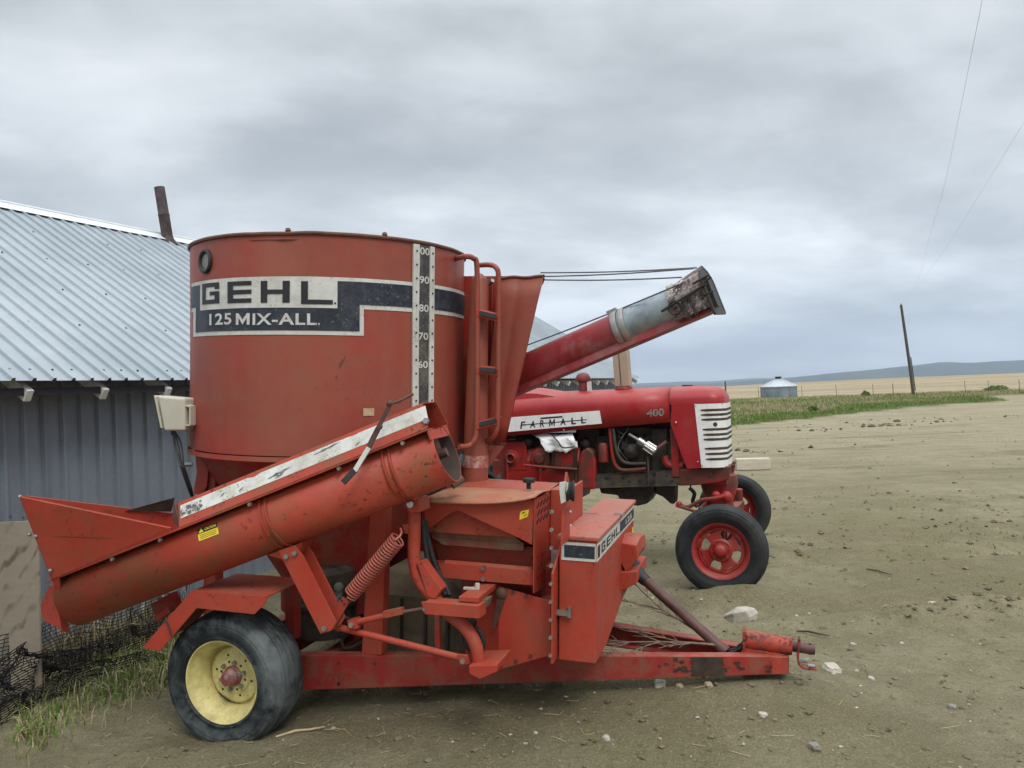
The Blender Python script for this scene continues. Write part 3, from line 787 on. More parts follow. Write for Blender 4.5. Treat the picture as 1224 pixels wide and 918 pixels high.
# ---- tank legs and bracket plates
mb = MB()
lat = -.52
pl = [(231, 518), (251, 521), (250, 545), (247, 582), (241, 592), (231, 590), (235, 565), (233, 540)]
tL = P(231, 530, lat)
mb.prism(poly_lat(pl, lat), (0, .012, 0)); mb.prism([p+V((0, .06, 0)) for p in poly_lat([(231, 545), (240, 545), (240, 590), (231, 590)], lat)], (0, .1, 0))
mb.build('tank_bracket', TANK_RED, mixer, smooth=0, bevel=.002)
mb = MB(); mb.bolt(P(230, 555, lat-.01), (-1, -.6, 0), .014, .05); mb.build('bracket_bolt', STEEL, mixer)
# ---- frame
mb = MB()
ra0, ra1 = P(362, 825, -.70), P(943, 805.6, -.05)
rt0, rt1 = P(362, 783.5, -.70), P(890, 786.8, -.085)
def rail_at(px):  # lat of the near rail by image column
    d = T.d(px, 800); A, Bq = V((ra0.x, ra0.y)), V((ra1.x, ra1.y)); n = V((Bq.y-A.y, -(Bq.x-A.x)))
    o2, d2 = V((T.o.x, T.o.y)), V((d.x, d.y)); t = (A-o2).dot(n)/d2.dot(n); return (o2+d2*t).y
hgt = 0.165
H0 = (rt0.z-ra0.z); 
back = V((-.42, ra0.y-.02, ra0.z-.02))
def rail(sgn):
    q = lambda v: V((v.x, v.y*sgn, v.z))
    a, c = q(ra0), q(V((ra1.x, ra1.y, ra1.z)))
    ha, hc = H0, P(890, 786.8, rail_at(890)).z-P(890, 807.3, rail_at(890)).z
    hc = max(.09, hc)
    inn = V((0, .055*(-sgn), 0))*-1
    for (p, h1, r, h2) in ((q(back), H0, a, ha), (a, ha, c, hc)):
        pts = [p, r, r+V((0,0,h2)), p+V((0,0,h1))]
        d = V((0, .06, 0)) if sgn > 0 else V((0, -.06, 0))
        # channel: web plus two flanges
        web = V((0, .010, 0)) if sgn > 0 else V((0, -.010, 0))
        mb.prism(pts, web)
        for zz0 in (0, 1):
            o1 = V((0,0,(h1-.010)*zz0)); o2 = V((0,0,(h2-.010)*zz0))
            mb.prism([p+o1+web, r+o2+web, r+o2+web+V((0,0,.010)), p+o1+web+V((0,0,.010))], d)
rail(1); rail(-1)
z0 = ra0.z
for f in (-.36, .25, .8, 1.45):
    k = max(0, (f-ra0.x)/(ra1.x-ra0.x)); y = ra0.y+(ra1.y-ra0.y)*k
    zb = ra0.z+(ra1.z-ra0.z)*k+.02
    mb.box((f-.04, y+.075, zb), (f+.04, -y-.075, zb+.10))
frame = mb.build('frame', FRAME_RED, mixer, smooth=0, bevel=.003)
mb = MB()
for px, py in ((405, 793), (448, 793), (405, 817)):
    q = P(px, py, rail_at(px)); mb.bolt(q, (0, -1, 0), .010, .005)
build_each(mb, 'frame_bolt', RUST, frame, smooth=0)
# uprights carrying the tank
def upright(name, x0, x1, xb0, xb1, yt, yb, lat, dep, mat=FRAME_RED):
    mb = MB(); pts = [P(xb0, yb, lat), P(xb1, yb, lat), P(x1, yt, lat), P(x0, yt, lat)]
    mb.prism(pts, (0, dep, 0)); return mb.build(name, mat, mixer, smooth=0, bevel=.004)
upright('upright', 443, 462, 432, 456, 600, 783, -.60, .07, MIXER_RED)
upright('upright', 341, 352, 340, 352, 697, 765, -.62, .07)
for f, y in ((-.35, .55), (.45, .55)):
    mb = MB(); mb.box((f-.04, y-.04, .36), (f+.04, y+.04, UB-.05)); mb.build('upright', FRAME_RED, mixer, smooth=0, bevel=.004)
mb = MB(); mb.box((-.55, -.50, .36), (-.47, -.42, UB)); mb.build('upright', FRAME_RED, mixer, smooth=0, bevel=.004)
# machinery seen under the tank
mb = MB(); mb.box((.42, -.38, .345), (1.05, .3, .63)); 
mb.prism([(.42,-.38,.63),(1.05,-.38,.63),(.9,-.3,.74),(.5,-.3,.74)], (0,.55,0))
o = mb.build('gearbox_housing', TAN_DIRTY, mixer, smooth=0, bevel=.01)
mb = MB()
for f in (.52, .66, .8, .93):
    mb.box((f-.008, -.392, .36), (f+.008, -.382, .62), 0)
mb.build('housing_ribs', DARK, mixer, smooth=0)
mb = MB(); mb.lathe((.12, -.30, .36), (0, 0, 1), [(.001, 0), (.19, 0), (.19, .16), (.205, .17), (.205, .19), (.18, .2), (.18, .36), (.14, .39), (.001, .39)], 28)
mb.build('drum', GREASE, mixer)
mb = MB(); c = P(405, 702, -.50); mb.cyl(c-V((0,0,.24)), c+V((0,0,-.02)), .011, 10); mb.ball(c, .028, 10); mb.cyl(c+V((0,0,-.06)), c+V((0,0,-.025)), .02, 8)
mb.build('grease_fitting', plain('grey_fitting', (.20,.21,.2), .5), mixer)
mb = MB(); mb.prism([(-.50, .40, .37), (1.25, .33, .37), (1.25, .33, .92), (.5, .40, 1.05), (-.50, .40, 1.05)], (0, .012, 0)); mb.build('added_dark_panel', FRAME_RED, mixer, smooth=0)  # added panel, fills the gaps under the tank with dark
# ---- wheels
def wheel(parent, tyre, rimm, R0, W, rimR, dish, sgn, lug=6):
    """axis along local -y*sgn (outer face)"""
    e = bpy.data.objects.new('wheel', None); COL.objects.link(e); e.parent = parent; e.empty_display_size = .1
    ax = V((0, -1*sgn, 0)); hw = W/2
    p = []
    pr = [(rimR*1.02, -hw*.80), (rimR*1.08, -hw*.955), (rimR*1.10, -hw*.985), (rimR*1.13, -hw*.985), (rimR*1.145, -hw*.965), (R0*.72, -hw*.975), (R0*.75, -hw*1.0), (R0*.82, -hw*1.01), (R0*.835, -hw*.985), (R0*.85, -hw*1.0), (R0*.90, -hw*.97), (R0*.915, -hw*.945), (R0*.925, -hw*.94), (R0*.965, -hw*.80)]
    tread = []
    gx = [-.80, -.52, -.50, -.46, -.44, -.17, -.15, -.11, -.09, .09, .11, .15, .17, .44, .46, .50, .52, .80]
    for i, g in enumerate(gx):
        deep = i % 4 in (2, 3) and 1 < i < 16
        tread.append((R0*(.965+.035*(1-(g/.8)**2)) - (.016 if deep else 0), hw*g))
    pr = pr[:-1] + tread + [(r, -a) for r, a in pr[::-1][1:]] + [(rimR*.96, hw*.7), (rimR*.96, -hw*.7)]
    mb = MB(); mb.lathe((0, 0, 0), ax, pr, 72, closed=True)
    t = mb.build('tyre', tyre, e, smooth=28)
    return e, ax, hw
RW, WW = .345, .265
wc = P(262, 820, -1.035); wc.z = wc.z+.012
wlat = -1.035+WW/2
e, ax, hw = wheel(mixer, TYRE, YELLOW_RIM, RW, WW, .200, .1, 1)
e.location = (wc.x, wlat, wc.z)
mb = MB()
mb.lathe((0, 0, 0), ax, [(.196, -hw*.78), (.206, -hw*.84), (.211, -hw*.82), (.211, -hw*.78), (.190, -hw*.66), (.180, -hw*.5), (.168, -.01), (.172, .0), (.175, hw*.42), (.190, hw*.60), (.204, hw*.80), (.211, hw*.80), (.213, hw*.88), (.209, hw*.92), (.203, hw*.90), (.197, hw*.76), (.183, hw*.62), (.166, hw*.40), (.158, 0), (.158, -.02)], 64)
mb.lathe((0, 0, 0), ax, [(.166, -.022), (.152, -.016), (.140, .004), (.120, .012), (.098, .012), (.088, .020), (.052, .020), (.052, .004), (.001, .004)], 48)
rim = mb.build('rim', YELLOW_RIM, e, smooth=32)
mb = MB()
for k in range(6):
    a = 2*PI*k/6+.35; mb.bolt(V((math.cos(a)*.070, -.020, math.sin(a)*.070)), ax, .012, .018)
build_each(mb, 'hub_bolt', STEEL, e, smooth=0)
mb = MB()
for k in range(6):
    a = 2*PI*k/6+.87
    for rr in (.072, .106): mb.cyl(V((math.cos(a)*rr, -.011 if rr > .1 else -.019, math.sin(a)*rr)), V((math.cos(a)*rr, -.0135 if rr > .1 else -.0215, math.sin(a)*rr)), .0065, 10)
for s in (0.55, -2.3):   # slots between disc and barrel
    mb.loft([[V((math.cos(s+q)*.136, -.0095, math.sin(s+q)*.136)), V((math.cos(s+q)*.147, -.0045, math.sin(s+q)*.147))] for q in [k*.05 for k in range(12)]], closed=False)
mb.build('disc_holes', INK, rim, smooth=0)
HUBM = paint('rubbed_hub_paint', (0.30,0.03,0.025), (0.20,0.05,0.045), .4, (.32,.31,.29), .8, .8, (.35,.34,.32), scale=4)
mb = MB(); mb.lathe((0, 0, 0), ax, [(.052, .0), (.052, .030), (.046, .036), (.043, .060), (.036, .068), (.033, .078), (.001, .084)], 28)
mb.build('hub', HUBM, e)
e2 = copy_tree(e, mixer); e2.location = (wc.x, -wlat, wc.z); e2.rotation_euler = (0, 0, PI)
mb = MB(); mb.cyl((wc.x, -.9, wc.z), (wc.x, .9, wc.z), .035, 12); mb.box((wc.x-.05, -.72, wc.z-.05), (wc.x+.05, .72, wc.z+.06)); mb.build('axle', FRAME_RED, mixer, bevel=.004)
# ---- fenders
fl = -1.09
fa, fb_, fc_ = P(171, 773.5, fl), P(230, 705.7, fl), P(319, 713, fl)
fa2, fb2, fd2, fe2 = P(192, 778, fl), P(236, 726.6, fl), P(304.6, 734, fl), P(319, 720, fl)
def fender(sg):
    q = lambda v: V((v.x, v.y*sg, v.z)); d = V((0, .36*sg, 0)); mb = MB()
    top = [q(fa), q(fb_), q(fc_)]
    th = V((0, 0, -.006))
    mb.prism([top[0], top[1], top[1]+th, top[0]+V((.006, 0, -.002))], d); mb.prism([top[1], top[2], top[2]+th, top[1]+th], d)
    mb.prism([q(fa), q(fa2), q(fb2), q(fd2), q(fe2), q(fc_), q(fb_)], V((0, -.005*sg, 0)))
    return mb.build('fender', MIXER_RED, mixer, smooth=0, bevel=.003)
fender(1); fender(-1)
# ---- intake auger
A0i, A1i = P(100, 747, -1.075), P(500, 594, -.925)
ad = (A1i-A0i).normalized(); lv = V((-ad.y, ad.x, 0)).normalized(); an = ad.cross(lv)
if an.z < 0: an = -an
AR = .150; AL = -1.0
ac = A0i + an*AR
def AP(px, py, lo):      # the picture point on the plane that runs along the auger, lo across from its axis
    d = T.d(px, py); t = (ac+lv*lo-T.o).dot(lv)/d.dot(lv); return T.o+d*t
def As(px, py, l=-1.15): return (AP(px, py, l-AL)-ac).dot(ad)
def A(s, l, n): return ac + ad*s + lv*l + an*n
sL = As(71, 722, AL-.12); sR = As(524, 540, AL-.12)
sC = As(209, 614, AL-.15)
NB = .118
def ring(s, r, k=40): return [A(s, r*math.sin(2*PI*i/k), -r*math.cos(2*PI*i/k)) for i in range(k)]
mb = MB()
# trough: open U with wall thickness
def ushape(s, r, top=NB):
    a0 = math.acos(-top/r) if abs(top) < r else PI
    return [A(s, r*math.sin(-a0+2*a0*i/28), -r*math.cos(-a0+2*a0*i/28)) for i in range(29)]
mb.loft([ushape(sL, AR), ushape(sR, AR)], closed=False)
auger = mb.build('intake_auger', [AUGER_RED, INNER], mixer, smooth=30)
so = auger.modifiers.new('wall', 'SOLIDIFY'); so.thickness = .006; so.offset = -1; so.material_offset = 1
# lip flanges along the trough
mb = MB()
for sg in (-1, 1):
    x0, x1 = sg*.085, sg*.158
    mb.prism([A(sL, x0, NB), A(sL, x1, NB), A(sL, x1, NB+.008), A(sL, x0, NB+.008)], ad*(sR-sL))
mb.build('trough_lip', AUGER_RED, auger, smooth=0, bevel=.002)
# cover: angled hat section
mb = MB(); ccs = [(-.152, NB+.010), (-.098, NB+.128), (.098, NB+.128), (.152, NB+.010)]
t = .004
mb.loft([[A(sC, *c) for c in ccs], [A(sR+.005, *c) for c in ccs]], closed=False)
cover = mb.build('auger_cover', AUGER_RED, auger, smooth=0); so = cover.modifiers.new('sheet', 'SOLIDIFY'); so.thickness = .005; so.offset = 0
# worn white stripe on the cover's side, with ragged lower losses
def cov(s, k, off=.004):  # k 0..1 up the side face
    nrm = lv*(-.118) + an*.054; nrm = nrm.normalized()
    return A(s, -.152+.054*k, NB+.010+.118*k) + nrm*off
mb = MB(); random.seed(5)
s0_, s1_ = As(213, 607, AL-.13), As(507, 486, AL-.13)
n = 90; lo, hi = .33, .86
rows = []
for i in range(n+1):
    s = s0_+(s1_-s0_)*i/n
    jag = max(0, noise.noise(V((s*9, 0, 0)))-.25)*.35 if i > n*.05 else 0
    jl = max(0, noise.noise(V((s*14, 3, 0)))-.42)*.45
    rows.append([cov(s, lo+jl), cov(s, (lo+hi)/2), cov(s, hi-jag*(1-.6*i/n))])
mb.loft(rows, closed=False); stripe = mb.build('worn_stripe', WORN_WHITE, auger, smooth=0)
mb = MB()
for i in range(46):
    a = s0_+.004+.12*random.random(); k = random.uniform(lo+.04, hi-.14); e_ = random.uniform(.003, .010); f_ = random.uniform(.02, .07)
    q_ = [cov(a+e_*math.cos(w_)*random.uniform(.6, 1.3), k+f_*math.sin(w_)*random.uniform(.6, 1.3), .0055+.00004*i) for w_ in (0, 1.05, 2.1, 3.14, 4.2, 5.2)]
    mb.add(q_, [(0,1,2,3,4,5)])
for x0, k0, ln, w_ in ((.37, .50, .13, .07), (.40, .40, .05, .06), (.56, .70, .15, .05), (.25, .46, .025, .05), (.17, .55, .03, .04), (.72, .40, .03, .05), (.80, .6, .02, .06)):
    a = s0_+(s1_-s0_)*x0
    mb.loft([[cov(a+ln*q, k0+.10*q-w_*math.sin(PI*(q*.9+.05))*(.6+.4*math.sin(q*21)), .006), cov(a+ln*q, k0+.10*q+w_*math.sin(PI*(q*.9+.05))*(.6+.4*math.cos(q*17)), .006)] for q in [z/8 for z in range(9)]], closed=False)
CHIPB = plain('torn_decal_black', (0.02, .02, .03), .6, var=.5, scale=60, bmp=0, c2=(.25, .25, .25))
mb.build('stripe_tears', CHIPB, stripe, smooth=0)
# bands round the trough
mb = MB()
def band(s, w, r=AR+.006):
    a0 = 2.35
    arc = lambda rr, ss: [A(ss, rr*math.sin(-a0+2*a0*i/26), -rr*math.cos(-a0+2*a0*i/26)) for i in range(27)]
    mb.loft([arc(r-.006, s-w), arc(r+.004, s-w), arc(r+.004, s+w), arc(r-.006, s+w)], closed=False)
for px, py in ((315, 622), (322, 620), (462, 562), (470, 559)): band(As(px, py, AL-.14), .005)
build_each(mb, 'auger_band', AUGER_RED, auger, smooth=30)
# bolts along the lip
mb = MB()
for px, py in ((133, 661), (193, 646), (299, 601), (405, 557), (480, 524)):
    mb.bolt(A(As(px, py, AL-.15), -.150, NB-.012), (0, -1, 0), .010, .014)
mb.bolt(cov(As(510, 501, AL-.13), .25), (0, -1, .3), .016, .014)
build_each(mb, 'lip_bolt', STEEL, auger, smooth=0)
# screw inside
mb = MB(); nturn = 11; rows = []
for i in range(nturn*16+1):
    s = sL+.03+(sR-sL-.05)*i/(nturn*16); a = 2*PI*i/16
    rows.append([A(s, .02*math.sin(a), .02*math.cos(a)), A(s, .132*math.sin(a), .132*math.cos(a))])
mb.loft(rows, closed=False); mb.tube([A(sL-.02, 0, 0), A(sR, 0, 0)], .022, 12)
mb.build('auger_screw', RUST, auger, smooth=60)
# end plate and feed hopper of the auger
mb = MB(); mb.add([A(sL, .145*math.sin(2*PI*i/30), -.145*math.cos(2*PI*i/30)) for i in range(30)], [tuple(range(30))]); 
o = mb.build('end_plate', AUGER_RED, auger, smooth=0); so = o.modifiers.new('t', 'SOLIDIFY'); so.thickness = .008
na, nb, ncn = AP(24.5, 593.5, -.29), AP(204, 631, -.162), AP(62, 692, -.162)
fa_, fb3, fcn = AP(31, 592.5, .08), AP(205, 613, .155), A(sL, .16, NB)
rs = .005
mb = MB()
mb.quadslab([na, ncn, nb], rs)
mb.quadslab([na, nb, nb+V((.0, .02, -.012)), na+V((.02, .025, -.012))], .004)
mb.quadslab([fa_, A(sL, .16, NB), A(sC, .16, NB), fb3], rs)
mb.quadslab([na, fa_, A(sL, .16, NB), ncn], rs)
# bottom end: slanted side pieces and floor
e1, e2_, e3 = P(48, 724, -.90), P(59, 700, -.86), P(74, 754, -1.05)
mb.quadslab([AP(62, 690, -.16), AP(74, 755, -.05), AP(82, 756, -.0), AP(70, 690, -.16)], .006)
mb.quadslab([AP(48, 724, .08), AP(58, 701, .08), AP(66, 700, .05), AP(74, 753, .0), AP(52, 742, .06)], .006)
hop = mb.build('feed_hopper', MIXER_RED, auger, smooth=0, bevel=.0015)
mb = MB()
for px, py in ((35, 639), (43, 641), (60, 682), (24, 594)): mb.ball(AP(px, py, -.28 + .1*(py-594)/100), .011, 8)
build_each(mb, 'hopper_bolt', STEEL, hop)
mb = MB()
pts = [(55, 640)] + [(58+i*2.2, 640.6+.25*math.sin(i*1.7)+i*.08) for i in range(1, 38)]
def on_tri(px, py):
    n_ = (ncn-na).cross(nb-na).normalized(); d = T.d(px, py); t = (na-T.o).dot(n_)/d.dot(n_); return T.o+d*t
mb.loft([[on_tri(x, y-.5*math.sin(PI*i/38)*(.7+.3*math.sin(i*2.1)))-V((0,.006,0)), on_tri(x, y+.6*math.sin(PI*i/38))-V((0,.006,0))] for i, (x, y) in enumerate(pts)], closed=False)
mb.build('score_mark', SCR, hop, smooth=0)
mb = MB(); mb.quadslab([AP(150, 610.5, .13), AP(205, 611, .13), AP(209, 594.5, .11), AP(196, 598, .11)], .006); mb.build('torn_flap', INNER, auger, smooth=0)
# torn end of the cover
mb = MB(); mb.add([A(sC, -.152, NB+.012), A(sC-.05, -.12, NB+.05), A(sC-.02, -.10, NB+.145), A(sC, -.06, NB+.128)], [(0,1,2),(0,2,3)])
o = mb.build('bent_flap', RUST, cover, smooth=0); so = o.modifiers.new('t', 'SOLIDIFY'); so.thickness = .004
# discharge mouth plates at the upper end
mb = MB()
mb.quadslab([A(sR-.002, -.15, NB), A(sR-.002, .15, NB), A(sR-.002, .15, NB-.045), A(sR-.002, -.15, NB-.045)], .006)
mb.build('mouth_plate', AUGER_RED, auger, smooth=0)
# caution sticker
def on_tube(s, a, off=.002): return A(s, -(AR+off)*math.cos(a), (AR+off)*math.sin(a))
def tube_sa(px, py):
    o, d = T.o-ac, T.d(px, py); ol, on = o.dot(lv), o.dot(an); dl, dn = d.dot(lv), d.dot(an)
    aa = dl*dl+dn*dn; bb = ol*dl+on*dn; cc = ol*ol+on*on-AR*AR; t = (-bb-math.sqrt(max(0, bb*bb-aa*cc)))/aa
    q = T.o+d*t-ac; return q.dot(ad), math.atan2(q.dot(an), -q.dot(lv))
c00, c11 = tube_sa(238.5, 646), tube_sa(261, 627)
cm = tube_sa(236.7, 633.5)
def capt(x, y, off): 
    (sa, aa), (sb, ab) = tube_sa(238.2, 647.0), tube_sa(236.6, 633)
    (sc_, acc), (sd_, add) = tube_sa(262, 638.0), tube_sa(260.5, 624)
    s = (sa*(1-x)+sc_*x)*(1-y)+(sb*(1-x)+sd_*x)*y; a = (aa*(1-x)+acc*x)*(1-y)+(ab*(1-x)+add*x)*y
    return on_tube(s, a, off)
mb = MB(); mb.loft([[capt(x/5, y/3, .002) for x in range(6)] for y in range(4)], closed=False)
lab = mb.build('caution_label', YELLOW, auger, smooth=60)
mb = MB(); mb.loft([[capt(x/5, .55+.45*y/3, .0032) for x in range(6)] for y in range(4)], closed=False)
for k in range(3): mb.loft([[capt(.1+.8*x/5, .12+.13*k, .0032) for x in range(6)], [capt(.1+.8*x/5, .15+.13*k, .0032) for x in range(6)]], closed=False)
mb.build('label_print', INK, lab, smooth=0)
mb = MB(); put_text(mb, 'CAUTION', lambda x, y: capt(.36+.56*x, .66+.22*y, .0042), offset=.02)
mb.add([capt(.05, .6, .0042), capt(.31, .6, .0042), capt(.18, .95, .0042)], [(0,1,2)])
mb.build('label_print', YELLOW, lab, smooth=0, merge=False)
# over-centre latch lever on the cover
mb = MB()
lp = [AP(467, 482, -.19), AP(452, 512, -.20), AP(440, 536, -.21)]
mb.bar(lp[0], lp[1], .018, .008, (0, 1, 0)); mb.bar(lp[1], lp[2], .024, .008, (0, 1, 0))
mb.tube([AP(463, 484, -.17), AP(476, 480, -.1), AP(494, 471, -.06)], .007, 8)
mb.bolt(AP(454.5, 510, -.2), (0, -1, 0), .014, .016); mb.ball(AP(466, 482, -.19), .016, 8)
lev = mb.build('latch_lever', RUST, auger, smooth=30)
mb = MB(); gp = [AP(425, 562, -.235), AP(411.5, 576, -.24)]
mb.bar(AP(441, 535, -.212), AP(424, 563, -.23), .022, .007, (0, 1, 0), 0); mb.bar(AP(424, 562, -.23), AP(410, 577, -.245), .026, .014, (0, 1, 0), 1)
mb.build('lever_grip', [WHITE, BLACK], lev, smooth=0, bevel=.003)
# lower saddle, support arm
mb = MB()
sp0 = As(338, 652, AL-.06)
mb.prism([A(sp0-.10, -.05, -AR-.002), A(sp0+.10, -.05, -AR-.002), A(sp0+.06, -.05, -AR-.05), A(sp0-.03, -.05, -AR-.05)], (0, .1, 0))
al = AL-.055
for dl in (0, .085):
    mb.prism([p+V((0, dl, 0)) for p in poly_lat([(332, 658), (352, 652), (362, 664), (402, 744), (396, 754), (383, 758)], al)], (0, .008, 0))
mb.prism([p+V((0, .008, 0)) for p in poly_lat([(333, 662), (342, 658), (391, 756), (383, 757)], al)], (0, .077, 0))
arm = mb.build('support_arm', MIXER_RED, mixer, smooth=0, bevel=.002)
mb = MB()
for px, py in ((343, 665), (353, 661), (388, 751)): mb.bolt(P(px, py, al-.001), (0, -1, 0), .014, .012)
build_each(mb, 'arm_bolt', STEEL, arm, smooth=0)
# coil spring and its link
sl = -.98
sa_, sb_ = P(476, 644, sl), P(419, 711, sl)
dv = sb_-sa_; L = dv.length; x, y, z = basis(dv); nt_ = 24; pth = []
for i in range(nt_*14+1):
    a = 2*PI*i/14; pth.append(sa_+z*(L*i/(nt_*14))+(x*math.cos(a)+y*math.sin(a))*.036)
mb = MB(); mb.tube(pth, .0048, 6)
mb.tube([sa_+x*.036, sa_-z*.02+x*.01, P(480, 636, sl), P(478.5, 631, sl)], .006, 6)
SPR = paint('spring_paint', (0.42,.10,.07), (.36,.07,.05), .35, (.2,.12,.08), .4, .6)
mb.build('spring', SPR, mixer, smooth=60)
mb = MB(); mb.bar(P(414, 716, sl), P(395, 749, sl), .042, .008, (0, 1, 0)); link = mb.build('spring_link', MIXER_RED, mixer, smooth=0, bevel=.002)
mb = MB()
for k in range(5):
    q = P(412-k*2.7, 722-k*3.9, sl)-V((0,.0045,0)); mb.cyl(q, q-V((0,.0012,0)), .0058, 10)
mb.build('link_holes', INK, link, smooth=0)
# swing post of the auger
pl_ = -.86
pp = smooth_path([P(495, 596, pl_), P(495.5, 630, pl_), P(495, 668, pl_), P(501, 692, pl_), P(517, 713, pl_), P(536, 733, pl_-.01), P(556, 750, pl_-.02), P(569, 772, pl_-.03), P(573.5, 803, pl_-.03)], 5)
mb = MB(); mb.tube(pp, .031, 18); post = mb.build('swing_post', MIXER_RED, mixer, smooth=50)
mb = MB()
mb.prism(poly_lat([(477, 591), (500, 596), (503, 612), (490, 613), (483, 606)], pl_-.06), (0, .12, 0))
mb.bar(P(512, 724, pl_-.045), P(577, 729, pl_-.06), .06, .085, (0, 1, 0))
mb.prism(poly_lat([(480, 627), (496, 626), (496, 639), (484, 638)], pl_-.02), (0, .012, 0))
mb.prism(poly_lat([(498, 672), (504, 671), (528, 705), (520, 716), (511, 713)], pl_-.04), (0, .07, 0))
mb.prism(poly_lat([(503, 720), (513, 718), (518, 730), (508, 734)], pl_-.05), (0, .015, 0))
mb.prism(poly_lat([(560, 796), (594, 795), (594, 803), (574, 812), (561, 806)], pl_-.10), (0, .22, 0))
build_each(mb, 'post_bracket', MIXER_RED, post, smooth=0, bevel=.003)
mb = MB(); mb.tube([P(490, 603, pl_-.065), P(490, 603, pl_-.08)], .016, 12)
mb.bolt(P(508.5, 728, pl_-.052), (0, -1, 0), .013, .012); mb.bolt(P(554, 790, pl_-.09), (0, -1, 0), .013, .014)
build_each(mb, 'post_bolt', STEEL, post, smooth=0)
# tie rods
rl = -.94
mb = MB(); mb.tube([P(394, 747, rl), P(553, 787, pl_-.06)], .0165, 12); mb.prism(poly_lat([(546, 783), (558, 784), (560, 794), (550, 795)], pl_-.08), (0, .02, 0))
mb.prism(poly_lat([(415, 742), (425, 740), (428, 751), (417, 753)], rl-.03), (0, .05, 0))
rod = mb.build('tie_rod', MIXER_RED, mixer, smooth=40)
mb = MB(); mb.bolt(P(420.5, 746.5, rl-.031), (0, -1, 0), .015, .012); mb.build('rod_bolt', BRIGHT, rod, smooth=0)
mb = MB(); mb.tube([P(424, 744, rl-.01), P(470, 734, rl-.01)], .015, 12); mb.bar(P(460, 734, rl-.01), P(482, 729.5, rl-.01), .03, .034, (0, 1, 0))
tb_ = mb.build('turnbuckle', MIXER_RED, mixer, smooth=40)
mb = MB(); mb.tube([P(481, 731.5, rl-.01), P(506, 727.5, pl_-.04)], .009, 10); mb.build('threaded_rod', RUST, tb_)
# ---- hammermill feeder
FN = -.72
fnear = FN
mb = MB(); dep = .36
def pr(pts, lat, d): mb.prism(poly_lat(pts, lat), (0, d, 0))
q1, q2 = P(637.7, 597, FN), P(506, 599, FN)
fw = P(657, 587, FN)
bk = T.PX(657, 587, q1.x).y      # how far the housing reaches across
# front apron with its peaked lower edge
apr = [(506, 599.5), (637.7, 597.8), (636, 651.5)] + [(619, 642.5), (600, 634), (583, 626.5), (566, 618.5), (553, 612.5), (546, 610.5), (538, 614)] + [(510, 634), (508, 634)]
mb.prism(poly_lat(apr, FN), (0, .005, 0))
feeder = mb.build('feeder_housing', MIXER_RED, mixer, smooth=0, bevel=.0015)
mb = MB()
x0 = q2.x; x1 = q1.x; zt = (q1.z+q2.z)/2
zl, zr = q2.z, q1.z
zbot = P(637, 709, FN).z
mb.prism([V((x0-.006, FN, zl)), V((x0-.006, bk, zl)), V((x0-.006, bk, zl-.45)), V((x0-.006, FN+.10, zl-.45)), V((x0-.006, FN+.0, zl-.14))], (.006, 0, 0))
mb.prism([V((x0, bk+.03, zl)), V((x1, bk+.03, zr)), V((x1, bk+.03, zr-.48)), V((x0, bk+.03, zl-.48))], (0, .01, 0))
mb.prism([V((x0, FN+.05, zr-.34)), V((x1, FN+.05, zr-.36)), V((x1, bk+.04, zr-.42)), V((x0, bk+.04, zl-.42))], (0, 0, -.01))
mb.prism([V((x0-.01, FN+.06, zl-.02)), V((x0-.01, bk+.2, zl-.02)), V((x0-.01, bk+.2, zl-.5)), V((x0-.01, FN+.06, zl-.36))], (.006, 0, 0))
mb.build('housing_sheets', FRAME_RED, feeder, smooth=0, bevel=.002)  # darker red puts the shade inside the housing into the paint
mb = MB(); mb.prism(poly_lat([(508, 635.5), (546, 608), (624, 641), (619, 642.5)], FN+.045), (0, .006, 0)); mb.prism(poly_lat([(520, 648), (637, 654), (637, 690), (526, 680)], FN+.17), (0, .006, 0))
mb.build('inner_sheet', AUGER_RED, feeder, smooth=0)
# trough
mb = MB(); tl = FN+.03
mb.prism(poly_lat([(523, 672.5), (637, 682), (637, 700), (529, 691)], tl), (0, .006, 0))
a_, b_, c_, d_ = P(523, 672.5, tl), P(637, 682, tl), P(637, 700, tl), P(529, 691, tl)
mb.prism([c_+V((0,.006,0)), d_+V((0,.006,0)), d_+V((0,.2,.0)), c_+V((0,.2,.0))], (0, 0, .006))
mb.prism([a_+V((.03,.006,0)), b_+V((-.01,.006,0)), b_+V((-.01,.035,.01)), a_+V((.03,.035,.01))], (0, 0, -.004))
mb.build('feed_trough', MIXER_RED, feeder, smooth=0, bevel=.002)
mb = MB(); mb.prism(poly_lat([(517, 641), (627, 649.5), (627, 657), (612, 656.5), (531, 650)], FN+.10), (0, -.02, .0)); mb.prism(poly_lat([(511, 634), (614, 640.5), (627, 650), (518, 642)], FN+.09), (0, -.005, 0))
mb.build('hanging_flap', paint('dusty_flap', (.19,.04,.03), (.20,.06,.04), .7, (.20,.14,.085), .9, .3, dr=(.42, .58)), feeder, smooth=0)
mb = MB()
for px, py in ((578, 679), (578, 692)): mb.bolt(P(px, py, tl-.001), (0, -1, 0), .013, .012)
build_each(mb, 'trough_bolt', STEEL, feeder, smooth=0)
mb = MB(); mb.prism([V((x1, FN-.002, zr)), V((x1, bk, T.PX(657, 587, x1).z)), V((x1, bk, T.PX(657, 699, x1).z)), V((x1, FN-.002, zbot))], (.006, 0, 0)); mb.build('side_sheet', MIXER_RED, feeder, smooth=0, bevel=.002)
mb = MB(); mb.box((x0+.12, -.50, zr-.62), (x1+.09, .10, zr-.37)); mb.build('mill_housing', FRAME_RED, mixer, smooth=0, bevel=.004)
